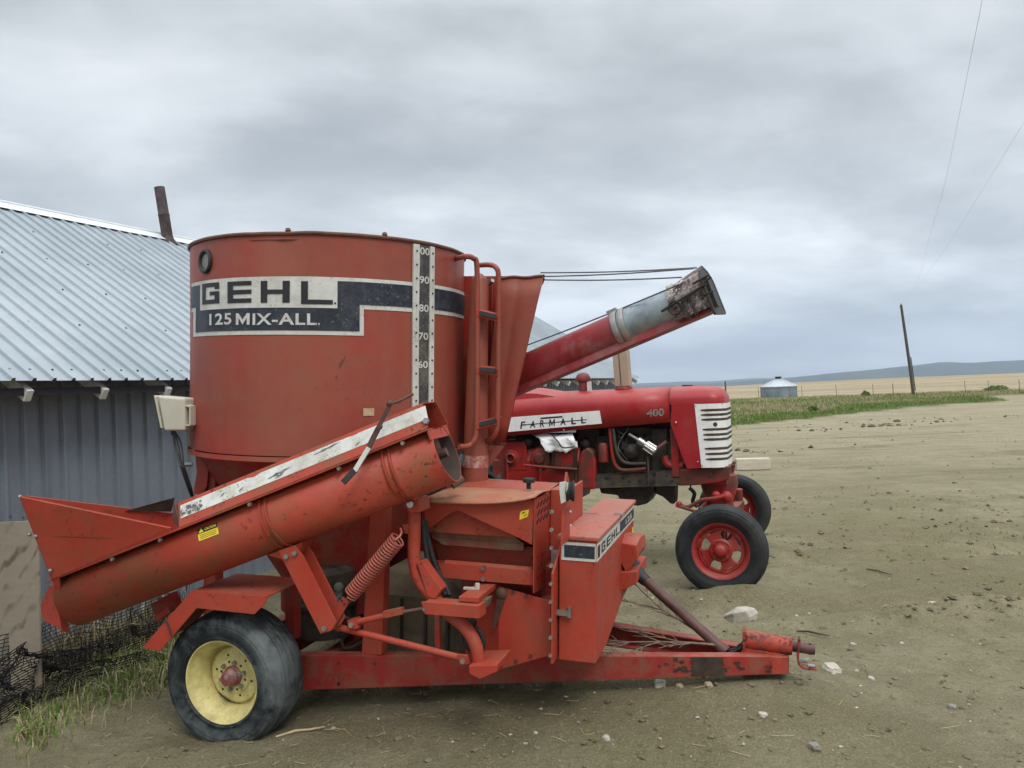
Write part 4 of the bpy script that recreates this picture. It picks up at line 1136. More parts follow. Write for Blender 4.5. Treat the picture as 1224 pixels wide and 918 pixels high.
# lid, bowed along its free edge
mb = MB(); rows = []
fr = [(503.5, 597.5), (516, 599.5), (530, 600.5), (547, 601), (565, 601.3), (583, 601), (600, 600), (615, 598.6), (628, 596.5), (639.5, 593.5)]
bl = [P(547, 581, FN+.0), P(657, 586, FN)]
lz0, lz1 = T.PX(547, 581, x0+.07).z, T.PX(657, 586, x1).z
k = len(fr)
fedge = [P(x, y, FN-.035) for x, y in fr]
bedge = [V((x0+.02+(x1-x0-.02)*i/(k-1), bk-.12, zl+.012+(zr-zl)*i/(k-1))) for i in range(k)]
bedge = [T.PZ(547+(657-547)*i/(k-1), 581+5*i/(k-1), zl+.016+(zr-zl)*i/(k-1)) for i in range(k)]
for j in range(5):
    t = j/4; rows.append([a*(1-t)+c*t+V((0,0,.010*math.sin(PI*t))) for a, c in zip(fedge, bedge)])
mb.loft(rows, closed=False); lid = mb.build('feeder_lid', LID_RED, feeder, smooth=40); so = lid.modifiers.new('sheet', 'SOLIDIFY'); so.thickness = .007; so.offset = -1
# fixed top behind the lid
tq = [T.PZ(547, 580.5, zl+.010), T.PZ(657, 586, zr+.010), T.PZ(668, 577, zr+.012), T.PZ(568, 571, zl+.012)]
mb = MB(); mb.prism(tq, (0, 0, -.006)); mb.build('housing_top', MIXER_RED, feeder, smooth=0, bevel=.002)
q = T.PZ(632, 584.5, zr+.02); mb = MB(); mb.cyl(q, q+V((0, 0, .035)), .012, 12); mb.cyl(q+V((0, 0, .033)), q+V((0, 0, .055)), .032, 8); mb.build('lid_knob', BLACK, lid, smooth=30, bevel=.003)
mb = MB(); mb.prism(poly_lat([(623, 611), (632.5, 609), (631, 617.5), (621, 621.5), (621.5, 614)], FN-.001), (0, -.002, 0))
st = mb.build('warning_sticker', YELLOW, feeder, smooth=0)
mb = MB(); mb.prism(poly_lat([(624, 613), (628, 611.5), (627.5, 612.8), (624, 614.4)], FN-.0035), (0, -.001, 0)); mb.prism(poly_lat([(626, 616.5), (630, 614), (629.6, 615), (626, 617.5)], FN-.0035), (0, -.001, 0))
mb.build('sticker_print', INK, st, smooth=0)
# louvre slots on the front side sheet
mb = MB()
for r_ in range(3):
    for k in range(4):
        y = FN+.04+k*.062+.012*(r_ % 2); z = zr-.045-.038*r_+.0
        mb.obox((x1+.0075, y+.018, z+.009), (.0012, 0, 0), (0, .02, .010), (0, -.003, .0055))
for r_ in range(3):
    for k in range(4): mb.cyl((x1+.006, FN+.06+.07*k, zbot+.06+.05*r_), (x1+.0085, FN+.06+.07*k, zbot+.06+.05*r_), .006, 8)
mb.build('louvre_slots', INK, feeder, smooth=0)
# bolted partition plate between feeder and front box
mb = MB(); xp = x1+.10
mb.prism([V((xp, FN-.04, P(660, 790, FN).z-.0)), V((xp, bk+.30, P(660, 790, FN).z)), V((xp, bk+.30, zr+.02)), V((xp, bk-.02, zr+.01)), V((xp, bk-.06, zr-.16)), V((xp, FN+.02, zr-.30)), V((xp, FN-.04, zr-.34))], (.012, 0, 0))
mb.box((x1+.01, bk-.02, zr-.30), (xp, bk+.26, zr+.008))
part_ = mb.build('partition_plate', MIXER_RED, mixer, smooth=0, bevel=.002)
mb = MB()
for k in range(9): mb.bolt((xp+.0, FN-.03, P(660, 790, FN).z+.04+k*.085), (0, -1, 0), .010, .018)
for k in range(6): mb.bolt((xp+.012, bk-.03+.0*k, zr-.03-k*.07), (1, 0, 0), .010, .012)
build_each(mb, 'plate_bolt', STEEL, part_, smooth=0)
# belt pulley and white belt at the top
mb = MB(); pc = T.PX(681.5, 587, xp+.10); mb.lathe(pc, (1, .25, 0), [(.001, -.02), (.046, -.02), (.050, -.014), (.038, 0), (.050, .014), (.046, .02), (.001, .02)], 24)
pul = mb.build('pulley', BLACK, mixer, smooth=30)
mb = MB(); pc2 = T.PX(673.5, 588, xp+.02); 
wl = pc.y-.07
mb.prism([P(668.5, 577, wl), P(676, 576, wl), P(674.5, 588, wl), P(675.5, 600, wl), P(670.5, 602, wl), P(669, 590, wl)], (0, .02, 0)); mb.prism([P(677, 577, wl+.02), P(679, 577.5, wl+.02), P(678, 590, wl+.02), P(676.5, 588, wl+.02)], (0, .01, 0))
mb.build('belt_guard', WHITE, pul)
mb = MB(); mb.prism([V((xp+.06, pc.y-.02, pc.z-.25)), V((xp+.06, pc.y+.14, pc.z-.25)), V((xp+.06, pc.y+.12, pc.z+.03)), V((xp+.06, pc.y+.07, pc.z+.08)), V((xp+.06, pc.y+.02, pc.z+.0))], (.01, 0, 0))
mb.build('pulley_bracket', MIXER_RED, pul, smooth=0, bevel=.002)
# ---- hammermill body
bodyl = -.66
nf = [(596, 700), (658, 718.5), (658, 783.5), (596, 801)]
lf = [(554, 742), (566, 728), (596, 702), (596, 801), (576, 800), (556, 785)]
A_ = poly_lat(nf, bodyl)
mb = MB(); 
b0_ = [A_[3], A_[2], A_[1], A_[0]]
left = [P(556, 786, bodyl+.16), P(556, 735, bodyl+.16)]
loop_bot = [A_[3], A_[2], A_[2]+V((0, .45, 0)), left[0]+V((0, .3, 0)), left[0]]
loop_top = [A_[0], A_[1], A_[1]+V((0, .45, 0)), left[1]+V((0, .3, 0)), left[1]]
mb.loft([loop_bot, loop_top], cap0=True, cap1=True)
body = mb.build('hammermill_body', MIXER_RED, mixer, smooth=0, bevel=.003)
mb = MB()
for px, py in ((598, 796), (617, 790), (634, 784), (613, 707), (629, 712)): mb.bolt(P(px, py, bodyl), (0, -1, 0), .010, .008)
mb.prism(poly_lat([(594, 716), (600, 711), (605, 712), (593, 750), (588, 751)], bodyl-.004), (0, -.006, 0)); mb.ball(P(599, 709, bodyl-.01), .03, 12, sq=(1, .4, 1))
build_each(mb, 'body_bolt', RUST, body, smooth=30)
# valve box on the post arm
mb = MB(); vt = [(547, 714), (556, 697), (597, 700), (572, 714)]
vl = -.93
a1_, a2_, a3_ = P(548, 712, vl), P(572, 713, vl), P(572, 727, vl-.0)
mb.prism(poly_lat([(548, 713), (572, 714.5), (572, 721), (549, 719)], vl), (0, .30, 0))
vb = mb.build('valve_box', MIXER_RED, mixer, smooth=0, bevel=.003)
mb = MB(); q = P(566, 704, vl+.14); mb.bar(q+V((-.05, 0, 0)), q+V((.03, 0, .004)), .018, .012); mb.cyl(q+V((.02, 0, 0)), q+V((.02, 0, .03)), .012, 10); mb.build('valve_handle', WHITE, vb, bevel=.002)
mb = MB(); mb.prism(poly_lat([(550, 720), (572, 722), (566, 727), (555, 726)], vl+.005), (0, .08, 0)); mb.prism(poly_lat([(572, 718), (583, 716), (581, 727), (574, 729)], vl+.05), (0, .07, 0)); mb.build('belt_block', TAN_DIRTY, vb, smooth=0, bevel=.004)
# hoses
mb = MB()
for dx, dl in ((0, 0), (8, .03)):
    mb.tube(smooth_path([P(505+dx*.3, 622, -.80+dl), P(508+dx*.6, 650, -.80+dl), P(514+dx, 680, -.80+dl), P(524+dx, 700, -.80+dl), P(533+dx*.5, 712, -.82+dl)], 5), .013, 10)
mb.build('hydraulic_hose', BLACK, mixer)
mb = MB(); mb.tube(smooth_path([P(552, 733, -.80), P(562, 748, -.80), P(574, 756, -.80), P(577, 772, -.8), P(572, 790, -.78)], 6), .014, 10); mb.build('hydraulic_hose', BLACK, mixer)
mb = MB(); mb.tube(smooth_path([P(400, 733, -.55), P(425, 745, -.5), P(410, 760, -.45), P(412, 775, -.45), P(432, 768, -.4), P(460, 745, -.4)], 6), .010, 8); mb.build('hydraulic_hose', GREASE, mixer)
mb = MB(); c = P(565, 765, -.60); mb.lathe(c+V((.02, .1, 0)), (0, -1, 0), [(.001, 0), (.095, 0), (.10, .01), (.10, .05), (.085, .06), (.05, .05), (.04, .09), (.001, .09)], 30)
mb.build('drive_pulley', BLACK, mixer)
mb = MB(); mb.prism(poly_lat([(519, 710), (524, 710), (526, 781), (520, 781)], -.55), (0, .03, 0)); mb.build('strut', FRAME_RED, mixer, smooth=0)
# ---- front shield box
BXL = -.68
xf = P(713.2, 647.5, BXL).x; xb = P(668.5, 642, BXL).x
zt0 = P(713.2, 647.5, BXL).z; zb0 = P(712, 794, BXL).z
far_ = T.PX(757.6, 604, xf); yf = far_.y
lowfar = T.PX(744.5, 748, xf); lownear = T.PX(725, 778, xf)
side = [V((xf, BXL, zb0)), V((xf, lownear.y, zb0)), V((xf, lowfar.y, zb0+.10)), V((xf, yf, zb0+.12)), V((xf, yf, zt0)), V((xf, BXL, zt0))]
mb = MB(); mb.prism(side, (xb-xf, 0, 0)); fbox = mb.build('shield_box', MIXER_RED, mixer, smooth=0, bevel=.006)
mb = MB(); mb.box((xb-.01, BXL-.012, zt0-.0), (xf+.012, yf+.01, zt0+.022)); 
mb.build('box_lid', paint('shield_lid_paint', (.42,.10,.075), (.38,.085,.06), .5, (.30,.17,.12), .4, .5, seed=1), fbox, smooth=0, bevel=.006)
mb = MB()
d0z, d1z = P(713, 672, BXL).z, P(713, 650, BXL).z
yo = BXL-.003
mb.box((xb+.012, yo, d0z), (xf-.004, BXL+.01, d1z))
mb.box((xf-.01, BXL+.004, d0z), (xf+.003, yf-.02, d1z))
dec = mb.build('box_decal', WHITE, fbox, smooth=0)
bd = .014
mb = MB(); mb.box((xb+.012+bd, yo-.0015, d0z+bd), (xf-.004-.004, yo+.004, d1z-bd))
yw0 = BXL+.004; Lw = (yf-.02)-yw0
e0 = yw0+Lw*.055; e1 = yw0+Lw*.56
mb.box((xf+.001, yw0+.006, d0z+bd), (xf+.0045, e0, d1z-bd)); mb.box((xf+.001, e1, d0z+bd), (xf+.0045, yf-.03, d1z-bd))
mb.build('decal_band', NAVY, dec, smooth=0)
mb = MB(); lets = 'GEHL'
for i, ch in enumerate(lets):
    a = e0+(e1-e0)*(.07+.235*i); c = a+(e1-e0)*.18
    put_block(mb, ch, lambda x, y: V((xf+.0045, a+(c-a)*x, d0z+bd*1.4+(d1z-d0z-2.8*bd)*y)), nx=1)
mb.build('lettering', INK, dec, smooth=0, merge=False)
mb = MB(); put_text(mb, '125', lambda x, y: V((xf+.006, e1+(yf-.03-e1)*(.36+.46*x), d0z+bd*2+(d1z-d0z-4*bd)*y)), offset=.02)
mb.build('lettering', WHITE, dec, smooth=0, merge=False)
mb = MB(); q = P(669, 731, BXL); mb.obox(q+V((.02, -.012, 0)), (.03, 0, 0), (0, .012, 0), (0, 0, .012)); mb.cyl(q+V((.05, -.012, -.02)), q+V((.05, -.012, .03)), .012, 8); mb.cyl(q+V((-.03, -.015, -.004)), q+V((.04, -.015, .004)), .008, 8)
mb.build('box_latch', STEEL, fbox, smooth=30)
mb = MB()
for yy, zz0 in ((yf-.08, zt0-.24), (yf-.08, zt0-.42)): mb.box((xf+.001, yy, zz0), (xf+.003, yy+.05, zz0+.10))
build_each(mb, 'warning_sticker', YELLOW, fbox, smooth=0)
mb = MB(); q = T.PZ(700, 613.5, zt0+.0225)
mb.add([q+V((-.07, -.02, 0)), q+V((.02, -.03, 0)), q+V((.08, .0, 0)), q+V((.05, .03, 0)), q+V((-.02, .012, 0)), q+V((-.08, .02, 0))], [(0,1,2,3,4,5)])
q = T.PZ(682, 625.5, zt0+.0225); mb.add([q+V((-.02,-.02,0)), q+V((.02,-.02,0)), q+V((.02,.02,0)), q+V((-.02,.02,0))], [(0,1,2,3)])
q = T.PZ(740, 615, zt0+.0225); mb.add([q+V((-.03,-.04,0)), q+V((.04,-.02,0)), q+V((.02,.04,0)), q+V((-.03,.05,0))], [(0,1,2,3)])
mb.build('paint_losses', plain('bare_lid_patch', (.16,.09,.07), .6, var=.5, scale=30), fbox, smooth=0)
# ---- drive shaft and its guards
yb_ = -.02
mb = MB()
cow = [T.PX(736, 651, xf), ]
c0_ = T.PX(748, 665, xf)
yc = c0_.y; zc = c0_.z
g = .30
ringA = [V((xf+.004, yc-.17, zc+.10)), V((xf+.004, yc+.15, zc+.11)), V((xf+.004, yc+.17, zc-.12)), V((xf+.004, yc-.02, zc-.16)), V((xf+.004, yc-.10, zc-.10))]
o1 = P(766, 653, yc+.0); o2 = P(768, 669, yc); o3 = P(749, 686, yc-.10)
near = [P(735.6, 648, yc-.16), P(760.5, 652, yc-.16), P(762, 667, yc-.16), P(749, 686, yc-.16), P(741, 671, yc-.16)]
mb.loft([[p for p in near], [p+V((.01, .12, .03)) for p in near], [p+V((.01, .28, .01)) for p in near]], cap0=True, cap1=False)
cowl = mb.build('shaft_cowl', MIXER_RED, mixer, smooth=0, bevel=.004); so = cowl.modifiers.new('t', 'SOLIDIFY'); so.thickness = .005
mb = MB(); n2 = [P(731, 684, yc-.18), P(760.6, 683.5, yc-.18), P(760.6, 698, yc-.18), P(731, 711, yc-.18)]
mb.prism(n2, (0, .42, 0)); mb.build('cowl_base', MIXER_RED, mixer, smooth=0, bevel=.004)
s_a, s_b = P(757, 681, yc), P(868, 780, -.02)
mb = MB(); dv = (s_b-s_a)
mb.tube([s_a+dv*.08, s_b], .029, 20); mb.tube([s_a+dv*.93, s_a+dv*.965, s_b], [.031, .036, .034], 20)
shaft = mb.build('drive_shaft', RUST, mixer)
mb = MB(); mb.tube([s_a-dv*.12, s_a, s_a+dv*.03, s_a+dv*.06, s_a+dv*.10, s_a+dv*.15], [.06, .055, .042, .046, .036, .033], 18); mb.build('shaft_boot', BLACK, shaft)
mb = MB()
ch0, ch1 = s_b+V((.0, 0, 0)), P(893, 766, -.02)
n = 9
for i in range(n):
    c = ch0+(ch1-ch0)*(i+.5)/n+V((0, 0, -.015*math.sin(PI*(i+.5)/n))); d = (ch1-ch0).normalized(); x, y, z = basis(d); s = x if i % 2 else y
    mb.tube([c+d*(.022*math.cos(a))+s*(.013*math.sin(a)) for a in [2*PI*k/10 for k in range(10)]], .005, 6, closed=True)
mb.build('safety_chain', BLACK, shaft)
# ---- hitch
mb = MB()
hb0, hb1 = P(886, 807.5, -.075), P(943, 805.6, -.07)
ht0, ht1 = P(886, 785, -.075), P(941, 786, -.07)
mb.prism([hb0, hb1, ht1, ht0], (0, .15, 0))
mb.prism([P(888, 774.5, -.04), P(939, 783, -.04), P(941, 787, -.04), P(889, 785.5, -.04)], (0, .08, 0))
cy0, cy1 = P(890, 764, 0), P(947, 772.5, 0)
dv = cy1-cy0
mb.lathe(cy0, dv, [(.001, -.0), (.048, 0), (.050, .006), (.050, dv.length*.30), (.047, dv.length*.31), (.047, dv.length*.96), (.044, dv.length), (.001, dv.length)], 28)
mb.prism([P(887.5, 756, -.05), P(891, 755, -.05), P(891, 776, -.05), P(887.5, 776, -.05)], (0, .1, 0))
hitch = mb.build('hitch', HITCH_RED, mixer, smooth=32, bevel=.003)
mb = MB(); pa, pb_ = cy1, P(974, 776.5, 0); mb.cyl(pa-dv*.1, pb_, .027, 20); q = pa+(pb_-pa)*.78
mb.cyl(q+V((0, 0, -.028)), q+V((0, 0, .0285)), .010, 12, 1); mb.build('hitch_pin_shaft', [RUST, INK], hitch, smooth=35)
mb = MB(); hl = -.045
hp = [P(955.5, 763, hl), P(953.5, 785, hl), P(954.5, 792, hl), P(959, 796.5, hl), P(966, 798, hl), P(975.5, 798.5, hl)]
for a, c in zip(hp, hp[1:]): mb.bar(a-(c-a)*.04, c+(c-a)*.04, .05, .011, V((0,1,0)).cross(c-a))
mb.build('clevis_strap', HITCH_RED, hitch, smooth=40, bevel=.002)
mb = MB(); q = P(970, 797.3, hl); mb.obox(q+V((0, .0, .008)), (.016, 0, 0), (0, .016, 0), (0, 0, .002)); mb.build('strap_wear', BRIGHT, hitch, smooth=0)
# grease-blackened stretch of the near rail
mb = MB()
def on_rail(px, py): 
    return P(px, py, rail_at(px))+V((0, -.0025, 0))
nz_ = lambda a, k: noise.noise(V((a*.55, k, 2.3)))
for k in range(14):
    y0_, y1_ = 785.5+k*1.6, 785.5+(k+1)*1.6
    l0, r0_ = 826+7*nz_(y0_, 1), 866+9*nz_(y0_, 9); l1, r1_ = 826+7*nz_(y1_, 1), 866+9*nz_(y1_, 9)
    mb.add([on_rail(l0, y0_), on_rail(r0_, y0_), on_rail(r1_, y1_), on_rail(l1, y1_)], [(0,1,2,3)])
random.seed(77)
for k in range(26):
    x_, y_, w_ = random.choice((random.gauss(878, 9), random.gauss(812, 9), random.gauss(925, 12))), random.uniform(788, 803), random.uniform(.8, 3.0)
    mb.add([on_rail(x_+w_*1.5*math.cos(a)*random.uniform(.5, 1.2), y_+w_*math.sin(a)*random.uniform(.5, 1.2))+V((0, -.0004*(k % 5), 0)) for a in (0, 1, 2.1, 3.1, 4.2, 5.2)], [(0,1,2,3,4,5)])
mb.build('grease_patch', plain('black_grease', (.030,.022,.018), .5, var=.6, scale=16, c2=(.07,.04,.03)), frame, smooth=0)
# ---- ladder and stand pipes at the front of the tank
ll = -.10
lx = P(570, 400, ll).x
def LP(px, py): return P(px, py, ll)
lad = MB()
h0 = cyl(th_at(546, 309), u_at(546, 309)); hb_ = cyl(th_at(551, 532), UB+.0)
left_r = smooth_path([h0, P(558, 306.5, ll-.12), P(566, 309, ll-.02), P(570, 318, ll), P(570.5, 380, ll), P(570.5, 450, ll), P(569.5, 512, ll), P(567, 526, ll-.01), P(560, 533, ll-.03), P(549, 534, ll-.10)], 5)
rr_ = ll+.06
right_r = smooth_path([P(572, 317, rr_+.2), P(585, 316.5, rr_+.05), P(593, 320, rr_), P(596, 332, rr_), P(596, 380, rr_), P(595.5, 442, rr_), P(594.5, 500, rr_), P(592, 518, rr_), P(585, 526, rr_+.03), P(575, 529, rr_+.12)], 5)
lad.tube(left_r, .0155, 12); lad.tube(right_r, .0155, 12)
ladder = lad.build('ladder', TANK_RED, mixer)
for yl, yr in ((374, 380.5), (442, 444.5), (509, 503)):
    mb = MB(); a, c = P(570.5, yl, ll), P(596, yr, rr_); mb.prism([a+V((0,-.02,-.022)), c+V((0,-.02,-.022)), c+V((0,-.02,.012)), a+V((0,-.02,.012))], (0, .006, 0))
    mb.prism([a+V((0,-.02,.012)), c+V((0,-.02,.012)), c+V((0,.07,.022)), a+V((0,.07,.022))], (0, 0, .005)); rg = mb.build('rung', MIXER_RED, ladder, smooth=0, bevel=.002)
    mb = MB(); d = c-a; mb.prism([a+d*.18+V((0,-.021,-.010)), a+d*.95+V((0,-.021,-.008)), a+d*.95+V((0,-.021,.020)), a+d*.18+V((0,-.021,.018))], (0, -.012, 0)); mb.build('grip_pad', BLACK, rg, smooth=0, bevel=.002)
spl = .02
mb = MB(); a, c = P(573, 331, spl), P(568, 575, spl)
mb.tube([c, c+(a-c)*.12, c+(a-c)*.985, a, a+V((0, 0, .02))], [.075, .075, .050, .04, .012], 24); pipe = mb.build('stand_pipe', TANK_RED, mixer, smooth=45)
mb = MB(); k0, k1 = c+(a-c)*.07, c+(a-c)*.13
mb.tube([k0, k1], [.0775, .076], 24, caps=False); mb.build('scuffed_band', paint('scuffed_pipe_band', (.32,.05,.03), (.36,.12,.09), .5, (.55,.48,.42), .9, 1.0, (.6,.55,.5), scale=3), pipe)
mb = MB(); q = P(585, 340, .1); mb.cyl(q, q+V((.03, -.03, .02)), .012, 10); mb.tube([P(579, 341, .08), q], .006, 6); mb.build('pipe_bolt', STEEL, pipe)
# ---- twin hopper
ht = 0.0
YN = .10
def lobes(k):  # outline of the twin hopper in (f, lat), k 1 at the top, 0 at the flange
    xr = P(605.5, 531, YN).x*(1-k)+P(651, 331, YN).x*k
    xl = P(577, 531, YN).x*(1-k)+P(596, 328, YN).x*k
    xk = xl+(xr-xl)*.45; w = .40*(.45+.55*k); pts = []
    for a, c in ((xl, xk), (xk, xr)):
        for i in range(10):
            t = i/10; pts.append((a+(c-a)*t, YN-.09*(c-a)*math.sin(PI*(.06+.94*t) if a == xl else PI*t*.94)+0))
    pts.append((xr-.004, YN-.01)); pts.append((xr-.05, YN+w*.4)); pts.append((xr-.10, YN+w*.8)); pts.append((xr-(xr-xl)*.5, YN+w)); pts.append((xl, YN+w)); pts.append((xl, YN+w*.4))
    return pts
utop, ufl = P(640, 327.5, -.05).z, P(600, 531, ht).z
mb = MB(); rows = []
for k in range(9):
    t = k/8; rows.append([V((x, y, ufl+(utop-ufl)*t-(.004*math.sin((x)*37) if k == 8 else 0))) for x, y in lobes(t)])
mb.loft(rows)
hopp = mb.build('twin_hopper', TANK_RED, mixer, smooth=50); so = hopp.modifiers.new('t', 'SOLIDIFY'); so.thickness = .004
mb = MB(); mb.tube([p+V((0, 0, .003)) for p in rows[-1]], .008, 6, closed=True); mb.build('rim', DKRED, hopp)
lo_ = lobes(0.0); cxm = sum(p[0] for p in lo_)/len(lo_); cym = sum(p[1] for p in lo_)/len(lo_)
mb = MB()
mb.prism([V((cxm+(x-cxm)*1.12, cym+(y-cym)*1.12, ufl-.012)) for x, y in lo_], (0, 0, .012))
mb.build('hopper_flange', RUST, hopp, smooth=0)
dn = P(579, 572, ht); mb = MB()
mb.loft([[V((x, y, ufl-.014)) for x, y in lo_], [V((dn.x-.09+(x-cxm)*.6, y*.7, dn.z)) for x, y in lo_]], cap1=True); mb.build('hopper_outlet', TANK_RED, hopp, smooth=40)
mb = MB(); mb.prism([P(548, 330, .30), P(604, 330, .30), P(600, 530, .30), P(546, 530, .30)], (0, .02, 0))
for px in (579, 584, 589): mb.prism([P(px, 332, .29), P(px+1.6, 332, .29), P(px, 528, .29), P(px-1.6, 528, .29)], (0, -.02, 0))
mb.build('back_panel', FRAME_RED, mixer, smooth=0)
# hoses and a coupling under the mouth of the intake auger
mb = MB(); mb.tube(smooth_path([P(488, 592, -.80), P(505, 585, -.74), P(522, 578, -.70), P(536, 572, -.66), P(546, 560, -.6), P(552, 545, -.55)], 5), .018, 10); mb.tube(smooth_path([P(498, 596, -.78), P(516, 588, -.72), P(532, 581, -.66)], 5), .014, 8); mb.build('hydraulic_hose', BLACK, mixer)
mb = MB(); mb.cyl(P(540, 580, -.70), P(553, 572, -.66), .022, 12); mb.cyl(P(545, 570, -.66), P(546, 563, -.66), .014, 8); mb.build('hose_coupling', TAN_DIRTY, mixer)
# ---- unloading auger
d0, d1 = P(585, 463, .42), P(845, 350, 0.12)
dd = (d1-d0).normalized(); dr = .107; DL = (d1-d0).length
xv = LY.copy(); dn_ = dd.cross(V((0, 1, 0))).normalized()
if dn_.z < 0: dn_ = -dn_
dl_ = dn_.cross(dd).normalized()
if dl_.y > 0: dl_ = -dl_       # dl_ points to the camera side
def D(s, l, n): return d0+dd*s+dl_*l+dn_*n
def Ds(px, py):
    # arc position along the auger whose picture lies nearest
    best = None
    for i in range(600):
        s = DL*i/560.0; q = T.M @ D(s, 0, 0)-CAM; u = (q.x*CR-q.z*SR)/q.y*FOC+CX; v = CY-(q.x*SR+q.z*CR)/q.y*FOC
        e = (u-px)**2+(v-py)**2
        if best is None or e < best[0]: best = (e, s)
    return best[1]
sgal, sgal2 = Ds(748, 399), Ds(822, 362)
mb = MB()
mb.tube([D(-.6, 0, 0), D(sgal, 0, 0)], dr, 32)
ua = mb.build('unloading_auger', SPOUT_RED, mixer, smooth=40)
mb = MB(); cs = lambda s: [D(s, .080, -.066), D(s, .097, -.114), D(s, -.097, -.114), D(s, -.080, -.066)]
mb.loft([cs(-.6), cs(DL+.02)], cap0=True, cap1=True); mb.build('lower_channel', SPOUT_RED, ua, smooth=0, bevel=.003)
mb = MB(); mb.tube([D(sgal-.002, 0, .001), D(DL+.0, 0, .001)], dr*1.005, 32, caps=True); mb.build('galvanised_sleeve', plain('splashed_galvanised', (.26,.30,.32), .45, .5, var=.4, scale=9, bmp=.1), ua, smooth=40)
mb = MB()
for s in (sgal-.012, sgal+.035): mb.lathe(D(s, 0, 0), dd, [(dr-.005, -.018), (dr+.010, -.018), (dr+.013, 0), (dr+.010, .018), (dr-.005, .018)], 32)
mb.obox(D(sgal-.03, 0, dr+.015), dd*.03, dl_*.012, dn_*.012); mb.build('sleeve_clamp', STEEL, ua)
# spout hood with dried feed splashed over it
SPL = paint('crusted_hood', (.022,.018,.026), (.075,.020,.026), .6, (.52,.47,.42), .8, .9, (.75,.70,.64), dent=.6, streak=.9, scale=3.0)
s2 = Ds(822, 361)-.02
mb = MB()
hw_ = dr+.012
prof = lambda s, top: [D(s, hw_, -.09), D(s, hw_+.004, .03), D(s, hw_*.75, top*.72), D(s, 0, top), D(s, -hw_*.75, top*.72), D(s, -hw_-.004, .03), D(s, -hw_, -.09)]
mb.loft([prof(s2-.05, .111), prof(s2+.03, .128), prof(DL+.02, .150)], closed=False)
hood = mb.build('spout_hood', SPL, ua, smooth=0); so = hood.modifiers.new('t', 'SOLIDIFY'); so.thickness = .005
mb = MB(); random.seed(11)
for k in range(70):
    s = s2-.05+random.random()*.17; a = random.uniform(.35, 1.2); r = dr+.008
    mb.ball(D(s, r*math.cos(a)*1.02, r*math.sin(a)*1.05), random.uniform(.003, .009), 6, sq=(1.4, .5, 1.4))
mb.build('dried_feed', plain('dried_feed_crust', (.55,.50,.44), .9, var=.35, scale=30, bmp=.5), hood, smooth=60)
mb = MB(); se = DL+.024
fr_ = [D(se, hw_+.00, -.130), D(se, hw_+.004, .06), D(se, hw_*.72, .108), D(se, 0, .142), D(se, -hw_*.72, .108), D(se, -hw_-.004, .06), D(se, -hw_-.0, -.130)]
for a, c in zip(fr_, fr_[1:]+fr_[:1]): mb.bar(a, c, .018, .012, dd)
mb.prism([p for p in fr_], dd*.004)
mb.bar(D(se+.016, .05, -.10), D(se+.016, .05, .08), .05, .012, dd); mb.tube([D(se-.05, hw_+.01, .06), D(se+.05, hw_+.01, .07)], .007, 6); mb.tube([D(se-.02, hw_+.01, -.02), D(se+.04, hw_+.01, -.02)], .006, 6)
mb.build('spout_frame', DARK, ua, smooth=0)
mb = MB(); q = D(s2-.02, dr+.03, -.02); mb.tube([q+(dd*math.cos(a)+dn_*math.sin(a))*.035 for a in [2*PI*k/16 for k in range(16)]], .007, 6, closed=True); mb.tube([q-dd*.08+dn_*.01, q+dd*.2+dn_*.05], .008, 6); mb.tube([q+dd*.02, q+dd*.24+dn_*.075], .006, 6)
for k in range(5):
    s = random.random()*.10; a = q+dd*s; mb.tube([a+dn_*.03, a-dn_*random.uniform(.05, .1)+dd*.01], .004, 5)
mb.build('trip_linkage', DARK, ua)
# stay cables
for (x0, y0, x1, y1, la, lb) in ((646, 326, 833, 320, .25, .1), (648, 330.5, 829, 321, .30, .0), (648, 334.5, 815, 331.5, .2, -.05), (618, 417, 812, 340, .8, -.06)):
    mb = MB(); a, c = P(x0, y0, la), P(x1, y1, lb); mb.tube([a+(c-a)*k/8+V((0, 0, -.008*math.sin(PI*k/8))) for k in range(9)], .0042, 6)
    mb.build('stay_cable', plain('cable_steel', (.10,.10,.11), .5, .5) if 'cable_steel' not in bpy.data.materials else bpy.data.materials['cable_steel'], mixer)
# ---- weigh indicator box
bl_ = -.72
q_ = [P(188, 473, bl_), P(220.6, 476, bl_), P(220.6, 515, bl_), P(196, 515, bl_)]
mb = MB(); mb.prism(q_, (0, .09, 0)); ibox = mb.build('indicator_box', BEIGE, mixer, smooth=0, bevel=.012, seg=3)
mb = MB(); s_ = [P(183.5, 472.5, bl_+.02), P(186.5, 474, bl_+.02), P(194, 512, bl_+.02), P(191.5, 511.5, bl_+.02)]; mb.prism(s_, (0, .06, 0)); mb.build('box_visor', BEIGE, ibox, smooth=0, bevel=.003)
mb = MB(); br_ = [P(220, 483, bl_+.03), P(230.5, 486, bl_+.03), P(230.5, 508, bl_+.03), P(220, 508, bl_+.03)]
for a, c in zip(br_, br_[1:]+br_[:1]): mb.bar(a, c, .05, .008, V((0,1,0)).cross(c-a))
mb.build('box_bracket', BEIGE, ibox, smooth=0)
mb = MB()
for dx in (0, 4, 8):
    mb.tube(smooth_path([P(207+dx*.2, 515, bl_+.08), P(209+dx*.9, 530, bl_+.06), P(213+dx*.8, 546+dx, bl_+.02), P(217+dx*.5, 560, bl_), P(226+dx*.4, 586, bl_+.05), P(231, 597, bl_+.15)], 5), .0055, 6)
mb.cyl(P(207, 514, bl_+.08), P(207.5, 520, bl_+.08), .014, 10)
mb.build('signal_cables', BLACK, ibox)
